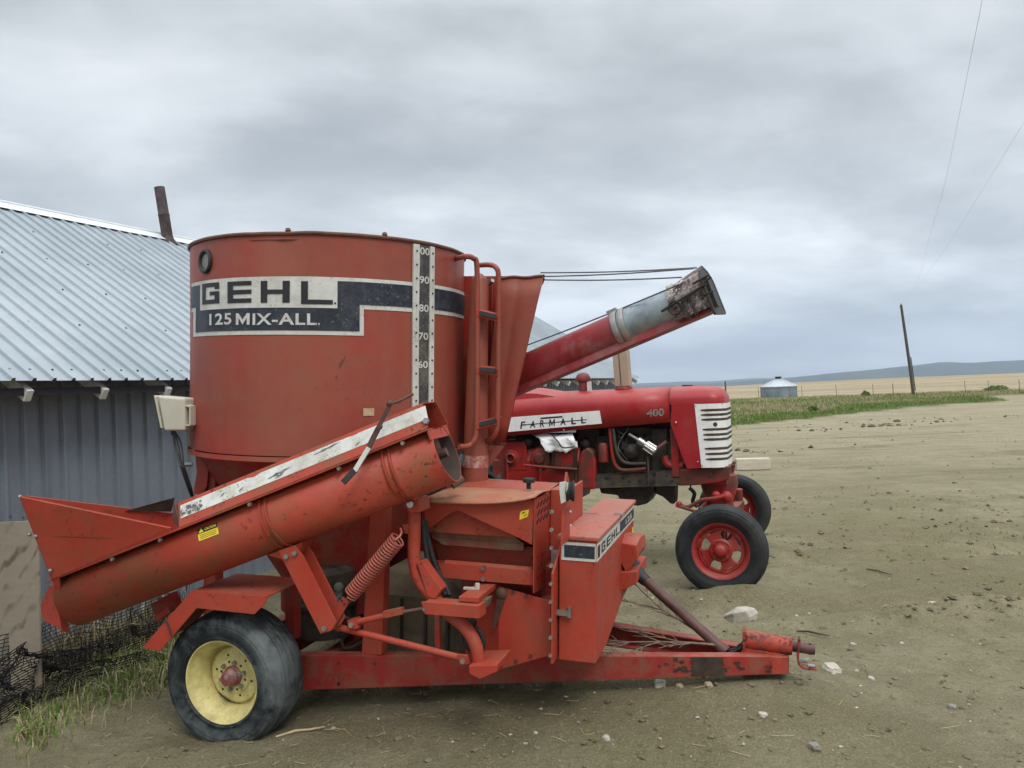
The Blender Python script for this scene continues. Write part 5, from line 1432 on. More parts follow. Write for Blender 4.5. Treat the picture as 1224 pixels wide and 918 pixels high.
# small items behind the fender
mb = MB(); mb.bar(P(189, 739, -.95), P(206, 727, -.95), .03, .05, (0, 1, 0)); mb.bar(P(187, 730, -.8), P(212, 716, -.8), .09, .05, (0, 1, 0)); mb.build('rear_bracket', FRAME_RED, mixer, smooth=0, bevel=.003)
mb = MB(); mb.tube(smooth_path([P(197, 741, -1.10), P(201, 748, -1.105), P(205, 760, -1.11)], 4), .004, 6)
mb.build('trailing_cord', BLACK, mixer)
# ================================================================== the tractor
tractor = root('tractor', G.M, 'old red row crop tractor with white grille standing behind the mixer trailer', 'tractor')
Q = G.P
def qpoly(pts, lat): return [Q(x, y, lat) for x, y in pts]
HWD = .285
# ---- hood
def hood_ring(px_t, py_t, px_b, py_b, hw=HWD, rr=.15):
    top = Q(px_t, py_t, -.12); bot = Q(px_b, py_b, -HWD); f = bot.x; zt, zb = top.z, bot.z
    pts = [V((f, -hw, zb))]
    for i in range(9):
        a = PI/2*i/8; pts.append(V((f, -hw+rr*1.15*(1-math.cos(a)), zt-.012-rr+rr*math.sin(a))))
    pts.append(V((f, 0, zt)))
    return pts + [V((p.x, -p.y, p.z)) for p in pts[::-1][1:]]
st = [(560, 478.5, 560, 525), (612, 472, 605, 521), (640, 469.5, 640, 518.5), (684, 467.2, 684, 514.5), (720, 465.8, 720, 511.5), (760, 463.8, 760, 508), (801, 462, 801, 504.7)]
mb = MB(); mb.loft([hood_ring(*s) for s in st], closed=False)
hood = mb.build('hood', TRACTOR_RED, tractor, smooth=50); so = hood.modifiers.new('t', 'SOLIDIFY'); so.thickness = .006; so.offset = -1
# nose: one rounded shell, grille wrapped round it
seam = Q(803, 483, -HWD); ZB1 = Q(821.5, 560, -HWD); 
fx0 = Q(801.5, 505, -HWD).x
FN_ = Q(867.5, 500, -.19).x
def plan(f_back, hw, rc, n=7):
    c = [(f_back, -hw)]
    for i in range(n+1):
        a = PI/2*i/n; c.append((FN_-rc+rc*math.sin(a), -hw+rc*(1-math.cos(a))))
    return c
def nose_ring(z, shrink=0.0, fb=None, dx=0.0):
    c = plan(fb if fb is not None else fx0, HWD-shrink, .13-shrink*.2)
    c = [(f-(shrink*1.0 if f > FN_-.14 else 0)+dx, y) for f, y in c]
    r = [V((f, y, z)) for f, y in c]; return r + [V((p.x, -p.y, p.z)) for p in r[::-1]]
ztop = Q(840, 461, -.12).z; zg1 = Q(829, 483, -HWD).z; zg0 = Q(838, 559, -HWD).z
mb = MB()
rings = []
zlow = Q(811, 534, -HWD).z
for z, s in ((zg1, 0), (zg1+.05, .0), (ztop-.085, .012), (ztop-.045, .035), (ztop-.018, .075), (ztop-.004, .14), (ztop, .25)):
    rings.append(nose_ring(z, s))
mb.loft(rings, closed=True, cap1=True)
nose = mb.build('nose_cowl', TRACTOR_RED, tractor, smooth=50)
# side panels of the radiator shell
for sg in (-1, 1):
    mb = MB()
    pts = [Q(802.5, 483.5, -HWD), Q(830, 482.5, -HWD), Q(838, 559.5, -HWD), Q(821.5, 560.5, -HWD), Q(815, 545, -HWD), Q(801.5, 507, -HWD)]
    pts = [V((p.x, p.y*(-sg)*1.0 if sg > 0 else p.y, p.z)) for p in pts]
    mb.prism(pts, (0, .01*(-sg), 0)); mb.build('shell_panel', TRACTOR_RED, tractor, smooth=0, bevel=.002)
gb1, gb0 = Q(829.5, 483, -HWD).x, Q(838, 558, -HWD).x
fbk = lambda z: gb0+(gb1-gb0)*(z-zg0)/(zg1-zg0)
mb = MB(); rows = []
for k in range(9):
    z = zg0+(zg1-zg0)*k/8; rows.append([p for p in nose_ring(z, -.004, fbk(z), .004)])
mb.loft(rows, closed=False)
grille = mb.build('grille', GRILLE_WHITE, tractor, smooth=50)
mb = MB(); SLOT = plain('grille_slot_shadow', (.02, .02, .024), .6, var=.6, scale=25, c2=(.10, .06, .03))
def along(z, d, out=.0075):  # point d metres along the wrapped panel
    c = nose_ring(z, -.004, fbk(z), .004); c = c[:len(c)//2+1]; acc = 0
    for a, b2 in zip(c, c[1:]):
        L = (b2-a).length
        if acc+L >= d or b2 is c[-1]:
            t = (d-acc)/L; p = a+(b2-a)*t; nn = V((b2.y-a.y, -(b2.x-a.x), 0)).normalized(); return p+nn*(out-.004)
        acc += L
for py in (490.2, 495.8, 501.4, 513.3, 519.5, 525.2, 536.2, 542.5, 548.8):
    z = Q(845, py, -HWD).z; d1 = .047; d2 = .33
    tot = sum((b2-a).length for a, b2 in zip(nose_ring(z, -.004, fbk(z), .004)[:9], nose_ring(z, -.004, fbk(z), .004)[1:10]))
    d2 = tot-.05
    for sg in (1, -1):
        up = []; dn = []
        for i in range(13):
            p = along(z, d1+(d2-d1)*i/12); h = .0108*min(1, .45+min(i, 12-i)*.5)
            q = V((p.x, p.y*sg, p.z)); up.append(q+V((0, 0, h))); dn.append(q-V((0, 0, h)))
        mb.loft([dn, up], closed=False)
hz_ = Q(851.5, 507.3, -HWD).z; p = along(hz_, .16); nn = V((0, -1, 0)); mb.cyl(p, p+nn*.002, .019, 14)
mb.build('grille_slots', SLOT, grille, smooth=0)
mb = MB()
for px, py in ((831.5, 484.5), (839.5, 556.5), (863.5, 482.5)): mb.ball(Q(px, py, -HWD-.006), .007, 8)
mb.ball(Q(808, 505, -HWD-.01), .012, 8); mb.ball(Q(834, 552, -HWD-.01), .008, 8); mb.ball(Q(674, 514, -HWD-.008), .009, 8)
mb.build('fasteners', STEEL, tractor)
mb = MB(); mb.cyl(Q(821.5, 463, -.0), Q(821.5, 460, -.0), .05, 16); mb.build('radiator_cap', DARK, tractor, bevel=.004)
# seam line on the hood
mb = MB(); r = hood_ring(*st[-1]); mb.loft([[p+V((-.004, 0, .0)) + (p-V((p.x, 0, 1.4))).normalized()*.003 for p in r], [p+V((.003, 0, .0)) + (p-V((p.x, 0, 1.4))).normalized()*.003 for p in r]], closed=False)
mb.build('hood_seam', DARK, hood, smooth=0)
# ---- badge with lettering
bq = [Q(606, 516.5, -HWD-.004), Q(719.6, 506.3, -HWD-.004), Q(716.8, 490.8, -HWD-.004), Q(608.3, 499, -HWD-.004)]
mb = MB(); mb.prism(bq, (0, -.004, 0)); badge = mb.build('name_plate', GRILLE_WHITE, hood, smooth=0, bevel=.001)
def bd_(x, y, off=.0095):
    p = (bq[0]*(1-x)+bq[1]*x)*(1-y)+(bq[3]*(1-x)+bq[2]*x)*y; return V((p.x, -HWD-off, p.z))
mb = MB()
for ch, x in zip('FARMALL', (.165, .275, .378, .485, .600, .712, .815)):
    if ch == 'M': put_m(mb, lambda a, c, x=x: bd_(x-.030+.06*a+.004*c, .14+.50*c)); continue
    put_text(mb, ch, lambda a, c, x=x, w=(.072 if ch == 'M' else .058 if ch == 'A' else .048): bd_(x-w*.45+w*a+.004*c, .14+.50*c), offset=.022)
mb.add([bd_(.185, .375, .0105), bd_(.855, .375, .0105), bd_(.855, .43, .0105), bd_(.185, .43, .0105)], [(0,1,2,3)])
mb.add([bd_(.36, .71), bd_(.60, .71), bd_(.60, .82), bd_(.36, .82)], [(0,1,2,3)])
mb.build('lettering', INK, badge, smooth=0, merge=False)
mb = MB(); CH = plain('worn_chrome', (.45, .44, .42), .35, .8, var=.4, scale=40)
a4, b4 = Q(773.5, 498.5, -HWD), Q(794, 497, -HWD); t4 = Q(772, 489.5, -HWD)
def num(x, y): return V((a4.x+(b4.x-a4.x)*x, -HWD-.006, a4.z+(b4.z-a4.z)*x+(t4.z-a4.z)*y))
put_text(mb, '400', num, offset=.02); mb.add([num(-.05, .46)+V((0,-.001,0)), num(1.03, .46)+V((0,-.001,0)), num(1.03, .54)+V((0,-.001,0)), num(-.05, .54)+V((0,-.001,0))], [(0,1,2,3)])
mb.build('model_number', CH, hood, smooth=0, merge=False)
# ---- fuel tank cowl behind the hood
mb = MB(); ft = [Q(548, 466, .05), Q(640, 464.5, .05), Q(690, 467, .05)]
mb.loft([[V((f, y*.24, zz)) for y, zz in ((-1, zb), (-.92, zt-.05), (-.6, zt-.012), (0, zt), (.6, zt-.012), (.92, zt-.05), (1, zb))] for f, zt, zb in ((ft[0].x, ft[0].z+.01, 1.45), (ft[1].x-.1, ft[1].z+.012, 1.45), (ft[1].x+.1, ft[1].z+.004, 1.5), (ft[2].x, ft[2].z-.02, 1.55))], closed=False, cap0=True, cap1=True)
mb.build('fuel_tank', TRACTOR_RED, tractor, smooth=50)
# ---- frame channels
FLT = -.23
mb = MB()
for sg in (1, -1):
    def qq(px, py): p = Q(px, py, FLT); return V((p.x, p.y*sg, p.z))
    a = [qq(700, 584.5), qq(813, 580), qq(813, 561.5), qq(700, 568)]
    mb.prism(a, (0, .02*sg, 0)); mb.prism([a[0], a[1], a[1]+V((0, .07*sg, 0)), a[0]+V((0, .07*sg, 0))], (0, 0, .012)); mb.prism([a[3], a[2], a[2]+V((0, .07*sg, 0)), a[3]+V((0, .07*sg, 0))], (0, 0, -.012))
ch = mb.build('frame_channel', GREASE, tractor, smooth=0, bevel=.003)
mb = MB()
for px, py in ((725, 572), (744, 571), (752, 575.5), (765, 575), (773, 570), (782, 574), (797, 569), (803, 575), (712, 573)):
    p = Q(px, py, FLT); mb.obox(p+V((0, -.001, 0)), (.014, 0, 0), (0, .001, 0), (0, 0, .008))
for px, py in ((781, 576.5), (782, 566)): mb.bolt(Q(px, py, FLT), (0, -1, 0), .016, .012)
mb.build('channel_holes', INK, ch, smooth=0)
mb = MB()
for sg in (1, -1):
    def qq(px, py): p = Q(px, py, FLT-.006); return V((p.x, p.y*sg, p.z))
    mb.prism([qq(812, 581), qq(834, 580), qq(860, 577), qq(871, 573), qq(874, 557), qq(838, 559.5), qq(812, 561)], (0, .05*sg, 0))
mb.box((Q(850, 570, -.2).x, -.2, .78), (FN_-.005, .2, Q(868, 558, -.2).z))
bol = mb.build('front_bolster', CAST_RED, tractor, smooth=0, bevel=.012)
mb = MB(); mb.tube([Q(868, 557, -.15), Q(879, 556, -.15)], .012, 8); mb.bolt(Q(824, 570, FLT-.006), (0, -1, 0), .016, .012); mb.bolt(Q(850, 567, FLT-.006), (0, -1, 0), .018, .012)
mb.build('bolster_pins', CAST_RED, bol, smooth=30)
# ---- front axle, spindles and tie rod
HUBZ = .355
mb = MB()
xa = 0.0
mb.lathe((FN_-.10, 0, .46), (0, 0, 1), [(.001, 0), (.10, 0), (.13, .05), (.12, .16), (.15, .24), (.17, .32), (.16, .40), (.001, .40)], 24)
mb.prism([(xa-.04, -.80, .50), (xa-.04, 0, .56), (xa-.04, .80, .50), (xa-.04, .80, .42), (xa-.04, 0, .46), (xa-.04, -.80, .42)], (.09, 0, 0))
mb.box((xa-.07, -.12, .42), (FN_-.02, .12, .62))
for sg in (-1, 1):
    mb.cyl((xa, .80*sg, .62), (xa, .82*sg, .28), .038, 14); mb.cyl((xa, .78*sg, HUBZ), (xa, .92*sg, HUBZ), .032, 12)
    mb.bar((xa-.02, .80*sg, .60), (xa-.19, .77*sg, .59), .04, .025)
mb.build('front_axle', CAST_RED, tractor, smooth=35, bevel=.006)
mb = MB()
mb.tube([(xa-.18, -.77, .585), (xa-.22, -.30, .60), (xa-.20, 0, .61)], .016, 10); mb.tube([(xa-.18, .77, .585), (xa-.22, .30, .60), (xa-.20, 0, .61)], .016, 10)
mb.tube(smooth_path([Q(808, 602, -.30), Q(822, 606, -.30), Q(838, 598, -.3), Q(852, 596, -.3), Q(866, 593, -.28)], 4), .018, 10)
mb.tube([Q(808, 604, -.32), Q(830, 611, -.35), Q(846, 613, -.38)], .014, 8)
mb.ball(Q(812, 603, -.31), .03, 10); mb.ball(Q(868, 594, -.2), .055, 12); mb.ball(Q(856, 592, -.25), .04, 12)
mb.build('tie_rod', CAST_RED, tractor)
mb = MB(); mb.tube(smooth_path([Q(824, 583, -.1), Q(830, 590, -.1), Q(828, 600, -.1), Q(834, 606, -.1)], 4), .018, 8); mb.tube([Q(825, 578, -.2), Q(826, 586, -.2)], .008, 6); mb.build('steering_arm', DARK, tractor)
# ---- engine
mb = MB()
def slab(x0, x1, y0, y1, lat, d, m=0):
    mb.prism(qpoly([(x0, y1), (x1, y1), (x1, y0), (x0, y0)], lat), (0, d, 0), m)
slab(712, 796, 520, 568, -.14, .30); slab(722, 792, 510, 524, -.10, .22)
slab(742, 770, 530, 556, -.19, .08); slab(688, 801, 503, 526, -.04, .12); slab(690, 716, 512, 546, -.10, .2); slab(778, 797, 512, 566, -.17, .34)
eng = mb.build('engine_block', DARK, tractor, smooth=0, bevel=.012)
mb = MB(); 
mb.lathe(Q(755, 540, -.18), (0, -1, 0), [(.001, 0), (.07, 0), (.075, .03), (.05, .05), (.001, .06)], 20)
for px in (735, 747, 759, 771): mb.cyl(Q(px, 520, -.12), Q(px+2, 526, -.20), .018, 10)
mb.lathe(Q(748, 533, -.17), (0, -1, 0), [(.001, 0), (.045, 0), (.05, .02), (.03, .06), (.001, .06)], 16)
mb.build('generator', DARK, eng)
mb = MB(); c0, c1 = Q(763, 526, -.27), Q(784, 540, -.27); d = c1-c0
mb.lathe(c0, d, [(.001, 0), (.034, 0), (.036, .01), (.036, d.length*.30), (.030, d.length*.32), (.030, d.length*.36), (.040, d.length*.40), (.042, d.length*.95), (.034, d.length), (.001, d.length)], 20)
for k in range(6):
    a = 2*PI*k/6; x, y, z = basis(d); mb.tube([c0+d*.42+(x*math.cos(a)+y*math.sin(a))*.042, c0+d*.93+(x*math.cos(a)+y*math.sin(a))*.044], .006, 6)
mb.tube([c0, Q(752, 519, -.25)], .014, 10)
mb.build('fuel_filter', BRIGHT, eng, smooth=35)
mb = MB(); mb.tube([Q(783, 538, -.27), Q(797, 528, -.25)], .018, 10); mb.build('filter_pipe', plain('pinkish_pipe', (.16, .07, .06), .5, .3), eng)
def pipe(name, pts, lat, r, mat, par):
    mb = MB(); mb.tube(smooth_path([Q(x, y, lat) for x, y in pts], 5), r, 10); return mb.build(name, mat, par)
pipe('coolant_pipe', [(729, 512), (731, 535), (734, 552), (741, 561), (753, 562), (772, 560)], -.25, .017, CAST_RED, eng)
pipe('coolant_pipe', [(733, 512), (736, 535), (742, 549), (752, 554), (772, 554)], -.26, .015, GREASE, eng)
pipe('spark_lead', [(739, 520), (744, 530), (742, 540), (750, 550)], -.24, .005, BLACK, eng)
pipe('spark_lead', [(747, 518), (741, 527), (739, 536), (746, 546)], -.23, .005, STEEL, eng)
pipe('spark_lead', [(737, 514), (746, 519), (752, 510)], -.24, .006, GREASE, eng)
pipe('oil_line', [(774, 546), (775, 560), (775, 580)], -.26, .008, GREASE, eng)
pipe('radiator_hose', [(794, 545), (797, 553), (805, 557), (817, 556)], -.20, .040, CAST_RED, eng)
mb = MB(); mb.box((Q(803, 540, -.2).x, -.24, .86), (Q(803, 540, -.2).x+.07, .24, 1.34)); mb.prism(qpoly([(800, 513), (806, 512), (816, 548), (804, 556)], -.22), (0, .1, 0)); mb.build('radiator', CAST_RED, tractor, smooth=0, bevel=.004)
mb = MB(); c = Q(797, 530, 0); mb.lathe((c.x, 0, 1.10), (1, 0, 0), [(.001, 0), (.16, 0), (.17, .012), (.001, .02)], 24); mb.build('fan', DARK, eng)
mb = MB(); mb.lathe(Q(722, 552, -.20), (0, 0, 1), [(.001, 0), (.050, 0), (.052, .02), (.052, .15), (.04, .175), (.001, .18)], 20); mb.build('oil_filter', CAST_RED, eng)
mb = MB(); 
mb.prism(qpoly([(716, 583), (782, 580), (781, 590), (774, 602), (762, 605), (742, 601), (738, 592), (718, 590)], -.14), (0, .28, 0))
mb.prism(qpoly([(782, 580), (807, 579), (806, 603), (801, 602), (792, 594), (783, 590)], -.10), (0, .2, 0)); mb.build('oil_pan', DARK, tractor, smooth=0, bevel=.015)
# ---- clutch housing, transmission, and what sits on it
mb = MB(); mb.prism(qpoly([(690, 585), (712, 585), (712, 552), (709, 540), (702, 535), (694, 540), (690, 556)], -.24), (0, .48, 0)); mb.build('clutch_housing', CAST_RED, tractor, smooth=0, bevel=.02)
x9 = Q(693, 560, -.2).x
mb = MB(); mb.loft([[V((f, y*w, z)) for y, z in ((-1, .72), (-1, 1.0), (-.75, 1.12), (.75, 1.12), (1, 1.0), (1, .72), (.6, .64), (-.6, .64))] for f, w in ((x9, .22), (x9-.35, .19), (x9-.8, .2), (x9-1.15, .26), (x9-1.5, .26))], cap0=True, cap1=True)
for k in (0.02, .38, .72): mb.box((x9-k-.03, -.225, .68), (x9-k, .225, 1.06))
mb.build('transmission', CAST_RED, tractor, smooth=0, bevel=.015)
mb = MB(); c = Q(646, 548, -.20); mb.lathe(c+V((0, .1, 0)), (0, -1, 0), [(.001, 0), (.115, 0), (.12, .04), (.10, .11), (.05, .125), (.05, .14), (.001, .145)], 28)
c = Q(610, 548, -.22); mb.lathe(c+V((0, .1, 0)), (0, -1, 0), [(.10, 0), (.09, .08), (.05, .09), (.05, .11), (.035, .11), (.035, .07)], 24)
mb.box((c.x-.16, -.20, c.z-.12), (c.x+.16, .2, c.z+.16))
mb.build('gear_cover', CAST_RED, tractor, smooth=35, bevel=.008)
bx = Q(663, 561, -.24); bx2 = Q(688, 542, -.24)
mb = MB(); mb.box((bx.x, -.24, bx.z), (bx2.x, .0, bx2.z+.01)); mb.build('battery_tray', CAST_RED, tractor, smooth=0, bevel=.006)
mb = MB(); mb.box((bx.x-.01, -.255, bx.z-.005), (bx.x+.006, -.235, bx2.z+.03)); mb.box((bx2.x-.01, -.262, bx.z-.01), (bx2.x+.012, -.24, bx2.z+.03)); mb.ball(Q(632, 528, -.15), .06, 10); mb.box((Q(622, 540, 0).x, -.12, 1.1), (Q(690, 520, 0).x, .1, 1.25)); mb.ball(Q(700, 531, -.12), .07, 10)
mb.build('starter_gear', DARK, tractor)
pipe('control_rod', [(626, 556), (660, 559), (690, 561)], -.27, .012, CAST_RED, tractor)
# ---- wheels
def spoked(parent, R0, W, rimR, tyre, lug=False):
    e = bpy.data.objects.new('wheel', None); COL.objects.link(e); e.parent = parent; e.empty_display_size = .1
    hw = W/2; ax = V((0, -1, 0))
    mb = MB(); pr = [(rimR*1.0, -hw*.55), (rimR*1.06, -hw*.80), (rimR+(R0-rimR)*.35, -hw*.97), (rimR+(R0-rimR)*.37, -hw*.99), (rimR+(R0-rimR)*.5, -hw*1.0), (rimR+(R0-rimR)*.66, -hw*.99), (rimR+(R0-rimR)*.68, -hw*.96), (rimR+(R0-rimR)*.8, -hw*.92), (R0*.955, -hw*.74)]
    tread = [(R0*(.965+.035*(1-(g/.7)**2))-(.010 if abs(abs(g)-.30) < .04 else 0), hw*g) for g in (-.62, -.36, -.33, -.27, -.24, -.05, .05, .24, .27, .33, .36, .62)]
    mb.lathe((0, 0, 0), ax, pr+tread+[(r, -a) for r, a in pr[::-1]], 72, closed=True)
    if lug:
        for k in range(22):
            for sg in (-1, 1):
                a = 2*PI*(k+.5*(sg > 0))/22; 
                p = lambda an, r, y: V((r*math.cos(an), y, r*math.sin(an)))
                mb.loft([[p(a, R0-.02, 0), p(a+.05, R0-.02, 0), p(a+.05, R0+.035, 0), p(a, R0+.035, 0)], [p(a+.16, R0-.05, sg*hw*.95), p(a+.21, R0-.05, sg*hw*.95), p(a+.21, R0+.01, sg*hw*.95), p(a+.16, R0+.01, sg*hw*.95)]], cap0=True, cap1=True)
    mb.build('tyre', tyre, e, smooth=30)
    return e, ax, hw
WR = .365
e, ax, hw = spoked(tractor, WR, .165, .215, TYRE2)
mb = MB()
mb.lathe((0, 0, 0), ax, [(.222, -hw*.75), (.226, -hw*.7), (.216, -hw*.55), (.200, -hw*.3), (.196, 0), (.200, hw*.3), (.214, hw*.52), (.226, hw*.68), (.226, hw*.78), (.214, hw*.74), (.196, hw*.50), (.186, hw*.2), (.182, -.01), (.196, -.03)], 60)
mb.lathe((0, 0, 0), ax, [(.190, .012), (.176, .022), (.160, .020), (.155, .01), (.16, .0), (.19, 0)], 60, closed=True)      # ring of the disc
mb.lathe((0, 0, 0), ax, [(.092, .030), (.082, .040), (.070, .040), (.064, .030), (.064, .015), (.092, .012)], 40, closed=True)
for k in range(4):
    a0 = PI/2*k+.45
    mb.loft([[V((math.cos(a0+q)*r, y, math.sin(a0+q)*r)) for q, y in ((-.34*s_, -.010), (-.30*s_, -.026-.010*(r < .1)), (.30*s_, -.026-.010*(r < .1)), (.34*s_, -.010))] for r, s_ in ((.075, 2.0), (.10, 1.55), (.13, 1.35), (.168, 1.6))], cap0=True, cap1=True)
mb.build('rim', WHEEL_RED, e, smooth=35)
mb = MB(); mb.lathe((0, 0, 0), ax, [(.078, .0), (.078, .032), (.052, .04), (.050, .062), (.042, .076), (.026, .086), (.001, .088)], 28)
for k in range(6):
    a = 2*PI*k/6+.2; mb.bolt(V((math.cos(a)*.070, -.034, math.sin(a)*.070)), ax, .010, .012)
for k in range(3):
    a = 2*PI*k/3+.75; mb.bolt(V((math.cos(a)*.176, -.018, math.sin(a)*.176)), ax, .014, .02); mb.obox((math.cos(a)*.18, -.026, math.sin(a)*.18), (-math.sin(a)*.035, 0, math.cos(a)*.035), (0, .006, 0), (math.cos(a)*.014, 0, math.sin(a)*.014))
mb.build('hub', WHEEL_RED, e, smooth=35)
hub = Q(861.5, 658.5, -.95-hw*.5)
e.location = (hub.x, -.95, hub.z)
e2 = copy_tree(e, tractor); e2.location = (hub.x-.09, 1.02, hub.z+.01); e2.rotation_euler = (0, .4, PI)
er, ax, hwr = spoked(tractor, .70, .34, .49, TYRE2, True)
mb = MB(); mb.lathe((0, 0, 0), ax, [(.50, -hwr*.7), (.48, -hwr*.5), (.47, 0), (.48, hwr*.5), (.50, hwr*.7), (.46, hwr*.5), (.44, 0), (.40, -.01), (.12, .03), (.10, .06), (.001, .06)], 48); mb.build('rim', WHEEL_RED, er)
rf = -2.62
er.location = (rf, -.88, .69)
er2 = copy_tree(er, tractor); er2.location = (rf, .80, .69); er2.rotation_euler = (0, .2, PI)
mb = MB(); mb.cyl((rf, -.9, .69), (rf, .85, .69), .07, 16); mb.box((rf-.2, -.3, .45), (rf+.25, .3, 1.0)); mb.build('rear_axle', CAST_RED, tractor, smooth=35, bevel=.02)
mb = MB(); mb.box((rf-.30, -.24, 1.02), (rf+.18, .24, 1.09)); mb.box((rf-.36, -.24, 1.06), (rf-.28, .24, 1.42)); mb.build('seat', BLACK, tractor, smooth=0, bevel=.03)
mb = MB(); sc_ = V((rf+.55, 0, 1.52)); nn = V((-.6, 0, .8)); x, y, z = basis(nn); mb.tube([sc_+(x*math.cos(a)+y*math.sin(a))*.2 for a in [2*PI*k/28 for k in range(28)]], .013, 8, closed=True); mb.tube([sc_, sc_-nn*.4], .02, 8)
for k in range(3): a = 2*PI*k/3; mb.tube([sc_, sc_+(x*math.cos(a)+y*math.sin(a))*.2], .009, 6)
mb.build('steering_wheel', BLACK, tractor)
# ---- stacks
mb = MB(); c = Q(697.5, 470, -.04); ct = Q(697.5, 445.5, -.04); h = ct.z-c.z
mb.lathe((c.x, c.y, c.z-.05), (0, 0, 1), [(.045, 0), (.045, h*.55+.05), (.066, h*.6+.05), (.070, h*.68+.05), (.068, h*.8+.05), (.052, h*.93+.05), (.025, h+.05), (.001, h+.052)], 28)
mb.build('air_cleaner_cap', plain('sun_faded_cap', (.17, .03, .026), .6, var=.4, scale=14), tractor)
mb = MB(); p = Q(704.5, 462, -.09); mb.obox(p, (.022, 0, 0), (0, .004, 0), (0, 0, .045)); lb = mb.build('paper_tag', WHITE, tractor, smooth=0)
mb = MB(); cc = Q(745.5, 462, -.02); tt = Q(742, 418, -.02); 
TANB = plain('tan_box_cover', (.36, .27, .20), .6, var=.12, scale=5)
dx = (tt-cc); w0, w1 = .075, .075
mb.loft([[cc+V((sx*.072, sy*.062, 0)) for sx, sy in ((-1,-1),(1,-1),(1,1),(-1,1))], [tt+V((sx*.072, sy*.062, 0)) for sx, sy in ((-1,-1),(1,-1),(1,1),(-1,1))]], cap0=True, cap1=True)
cov_ = mb.build('exhaust_cover', TANB, tractor, smooth=0, bevel=.008)
mb = MB(); mb.prism([cc+V((-.012, -.0635, .0)), cc+V((-.006, -.0635, 0)), tt+V((-.006, -.0635, 0)), tt+V((-.012, -.0635, 0))], (0, -.002, 0)); mb.build('cover_seam', DARK, cov_, smooth=0)
mb = MB(); mb.lathe(cc+V((0, 0, -.035)), (0, 0, 1), [(.001, 0), (.082, 0), (.086, .012), (.080, .03), (.07, .036)], 28); mb.build('exhaust_base', CAST_RED, tractor)
# ================================================================== loose things
def thing(mb, name, mat, label, cat, group=None, **kw):
    o = mb.build(name, mat, None, **kw); return tag(o, label, cat, group)
# crumpled white sheet on the tractor
mb = MB(); random.seed(21); M_ = G.M
pts = []
cols, rws = 26, 14
def rag(x, y):
    a, b2 = Q(655, 541, -.27), Q(691, 537, -.27); t0_, t1_ = Q(637, 518, -.20), Q(684, 518.5, -.21)
    q_ = (a*(1-x)+b2*x)*(1-y)+(t0_*(1-x)+t1_*x)*y
    q_ += V((0, -.03*math.sin(PI*y), .035*math.sin(PI*y)))
    k = noise.noise(V((x*4, y*3, 1.7)))*.030+noise.noise(V((x*9+y*5, y*4, 5)))*.014
    return M_ @ (q_+V((0, k*.8, k)))
mb.loft([[rag(i/cols+.05*noise.noise(V((0, j*.5, 9))), j/rws) for i in range(cols+1)] for j in range(rws+1)], closed=False)
m, nt, b = nodes('white_plastic_sheet'); b.inputs['Base Color'].default_value = (.85, .86, .86, 1); b.inputs['Roughness'].default_value = .35
rg = thing(mb, 'plastic_sheet', m, 'crumpled bright white plastic sheet tucked under the hood above the tractor battery tray', 'plastic sheet', smooth=40)
so = rg.modifiers.new('t', 'SOLIDIFY'); so.thickness = .003
mb = MB()
mb.tube(smooth_path([M_ @ Q(660, 520, -.28), M_ @ Q(667, 528, -.32), M_ @ Q(673, 535, -.33), M_ @ Q(686, 534, -.31)], 5), .007, 8)
tag(mb.build('cable', BLACK, None), 'thin black cable draped over the white plastic sheet on the tractor', 'cable')

# dry branch between the drawbar rails
BR = plain('dry_twig', (.16, .115, .08), .85, var=.5, scale=30)
mb = MB(); random.seed(9)
b0_ = T.M @ V((2.36, -.02, .42)); b1_ = T.M @ V((1.62, .06, .44))
def twig(a, d, L, r, lev):
    n = 4; p = [a]; dd = d.normalized()
    for i in range(n):
        dd = (dd+V((random.uniform(-.18, .18), random.uniform(-.18, .18), random.uniform(-.10, .10)))).normalized(); p.append(p[-1]+dd*L/n)
    mb.tube(p, [r*(1-.18*i) for i in range(n+1)], 5)
    if lev:
        for i in range(1, n+1):
            for sg in (-1, 1):
                if random.random() < .9:
                    s = dd.cross(V((0, 0, 1))).normalized(); twig(p[i], dd*.9+s*sg*random.uniform(.4, .8)+V((0, 0, random.uniform(-.05, .25))), L*random.uniform(.3, .5), r*.55, lev-1)
twig(b0_, b1_-b0_, .66, .010, 2); twig(b0_+V((-.02, .03, .01)), b1_-b0_+V((0, .2, .08)), .5, .008, 2)
thing(mb, 'dry_branch', BR, 'leafless twiggy dry branch lying between the red drawbar rails', 'branch', smooth=50)

# stones
def stone(name, p, size, seed, mat, label, cat='stone', group=None, sq=(1, .8, .6), angular=.5):
    bm = bmesh.new(); bmesh.ops.create_icosphere(bm, subdivisions=3, radius=1)
    for v in bm.verts:
        c = v.co.copy()
        if angular:
            m_ = max(abs(c.x), abs(c.y), abs(c.z)); c = c*(1-angular)+c/m_*angular*.75
        k = 1+.28*noise.noise(c*1.3+V((seed, 0, 0)))+.10*noise.noise(c*3.5+V((0, seed, 0)))
        v.co = V((c.x*sq[0]*k, c.y*sq[1]*k, c.z*sq[2]*k))*size
    me = bpy.data.meshes.new(name); bm.to_mesh(me); bm.free(); me.materials.append(mat)
    me.polygons.foreach_set('use_smooth', [True]*len(me.polygons)); me.set_sharp_from_angle(angle=R(28))
    o = bpy.data.objects.new(name, me); COL.objects.link(o)
    o.location = (p.x, p.y, gz(p.x, p.y)+size*sq[2]*.35); o.rotation_euler = (random.uniform(-.15, .15), random.uniform(-.15, .15), random.random()*6)
    return tag(o, label, cat, group)
PALE = plain('pale_limestone', (.40, .37, .31), .9, var=.25, scale=14, bmp=.4)
TANS = plain('tan_fieldstone', (.34, .27, .18), .9, var=.3, scale=20, bmp=.4)
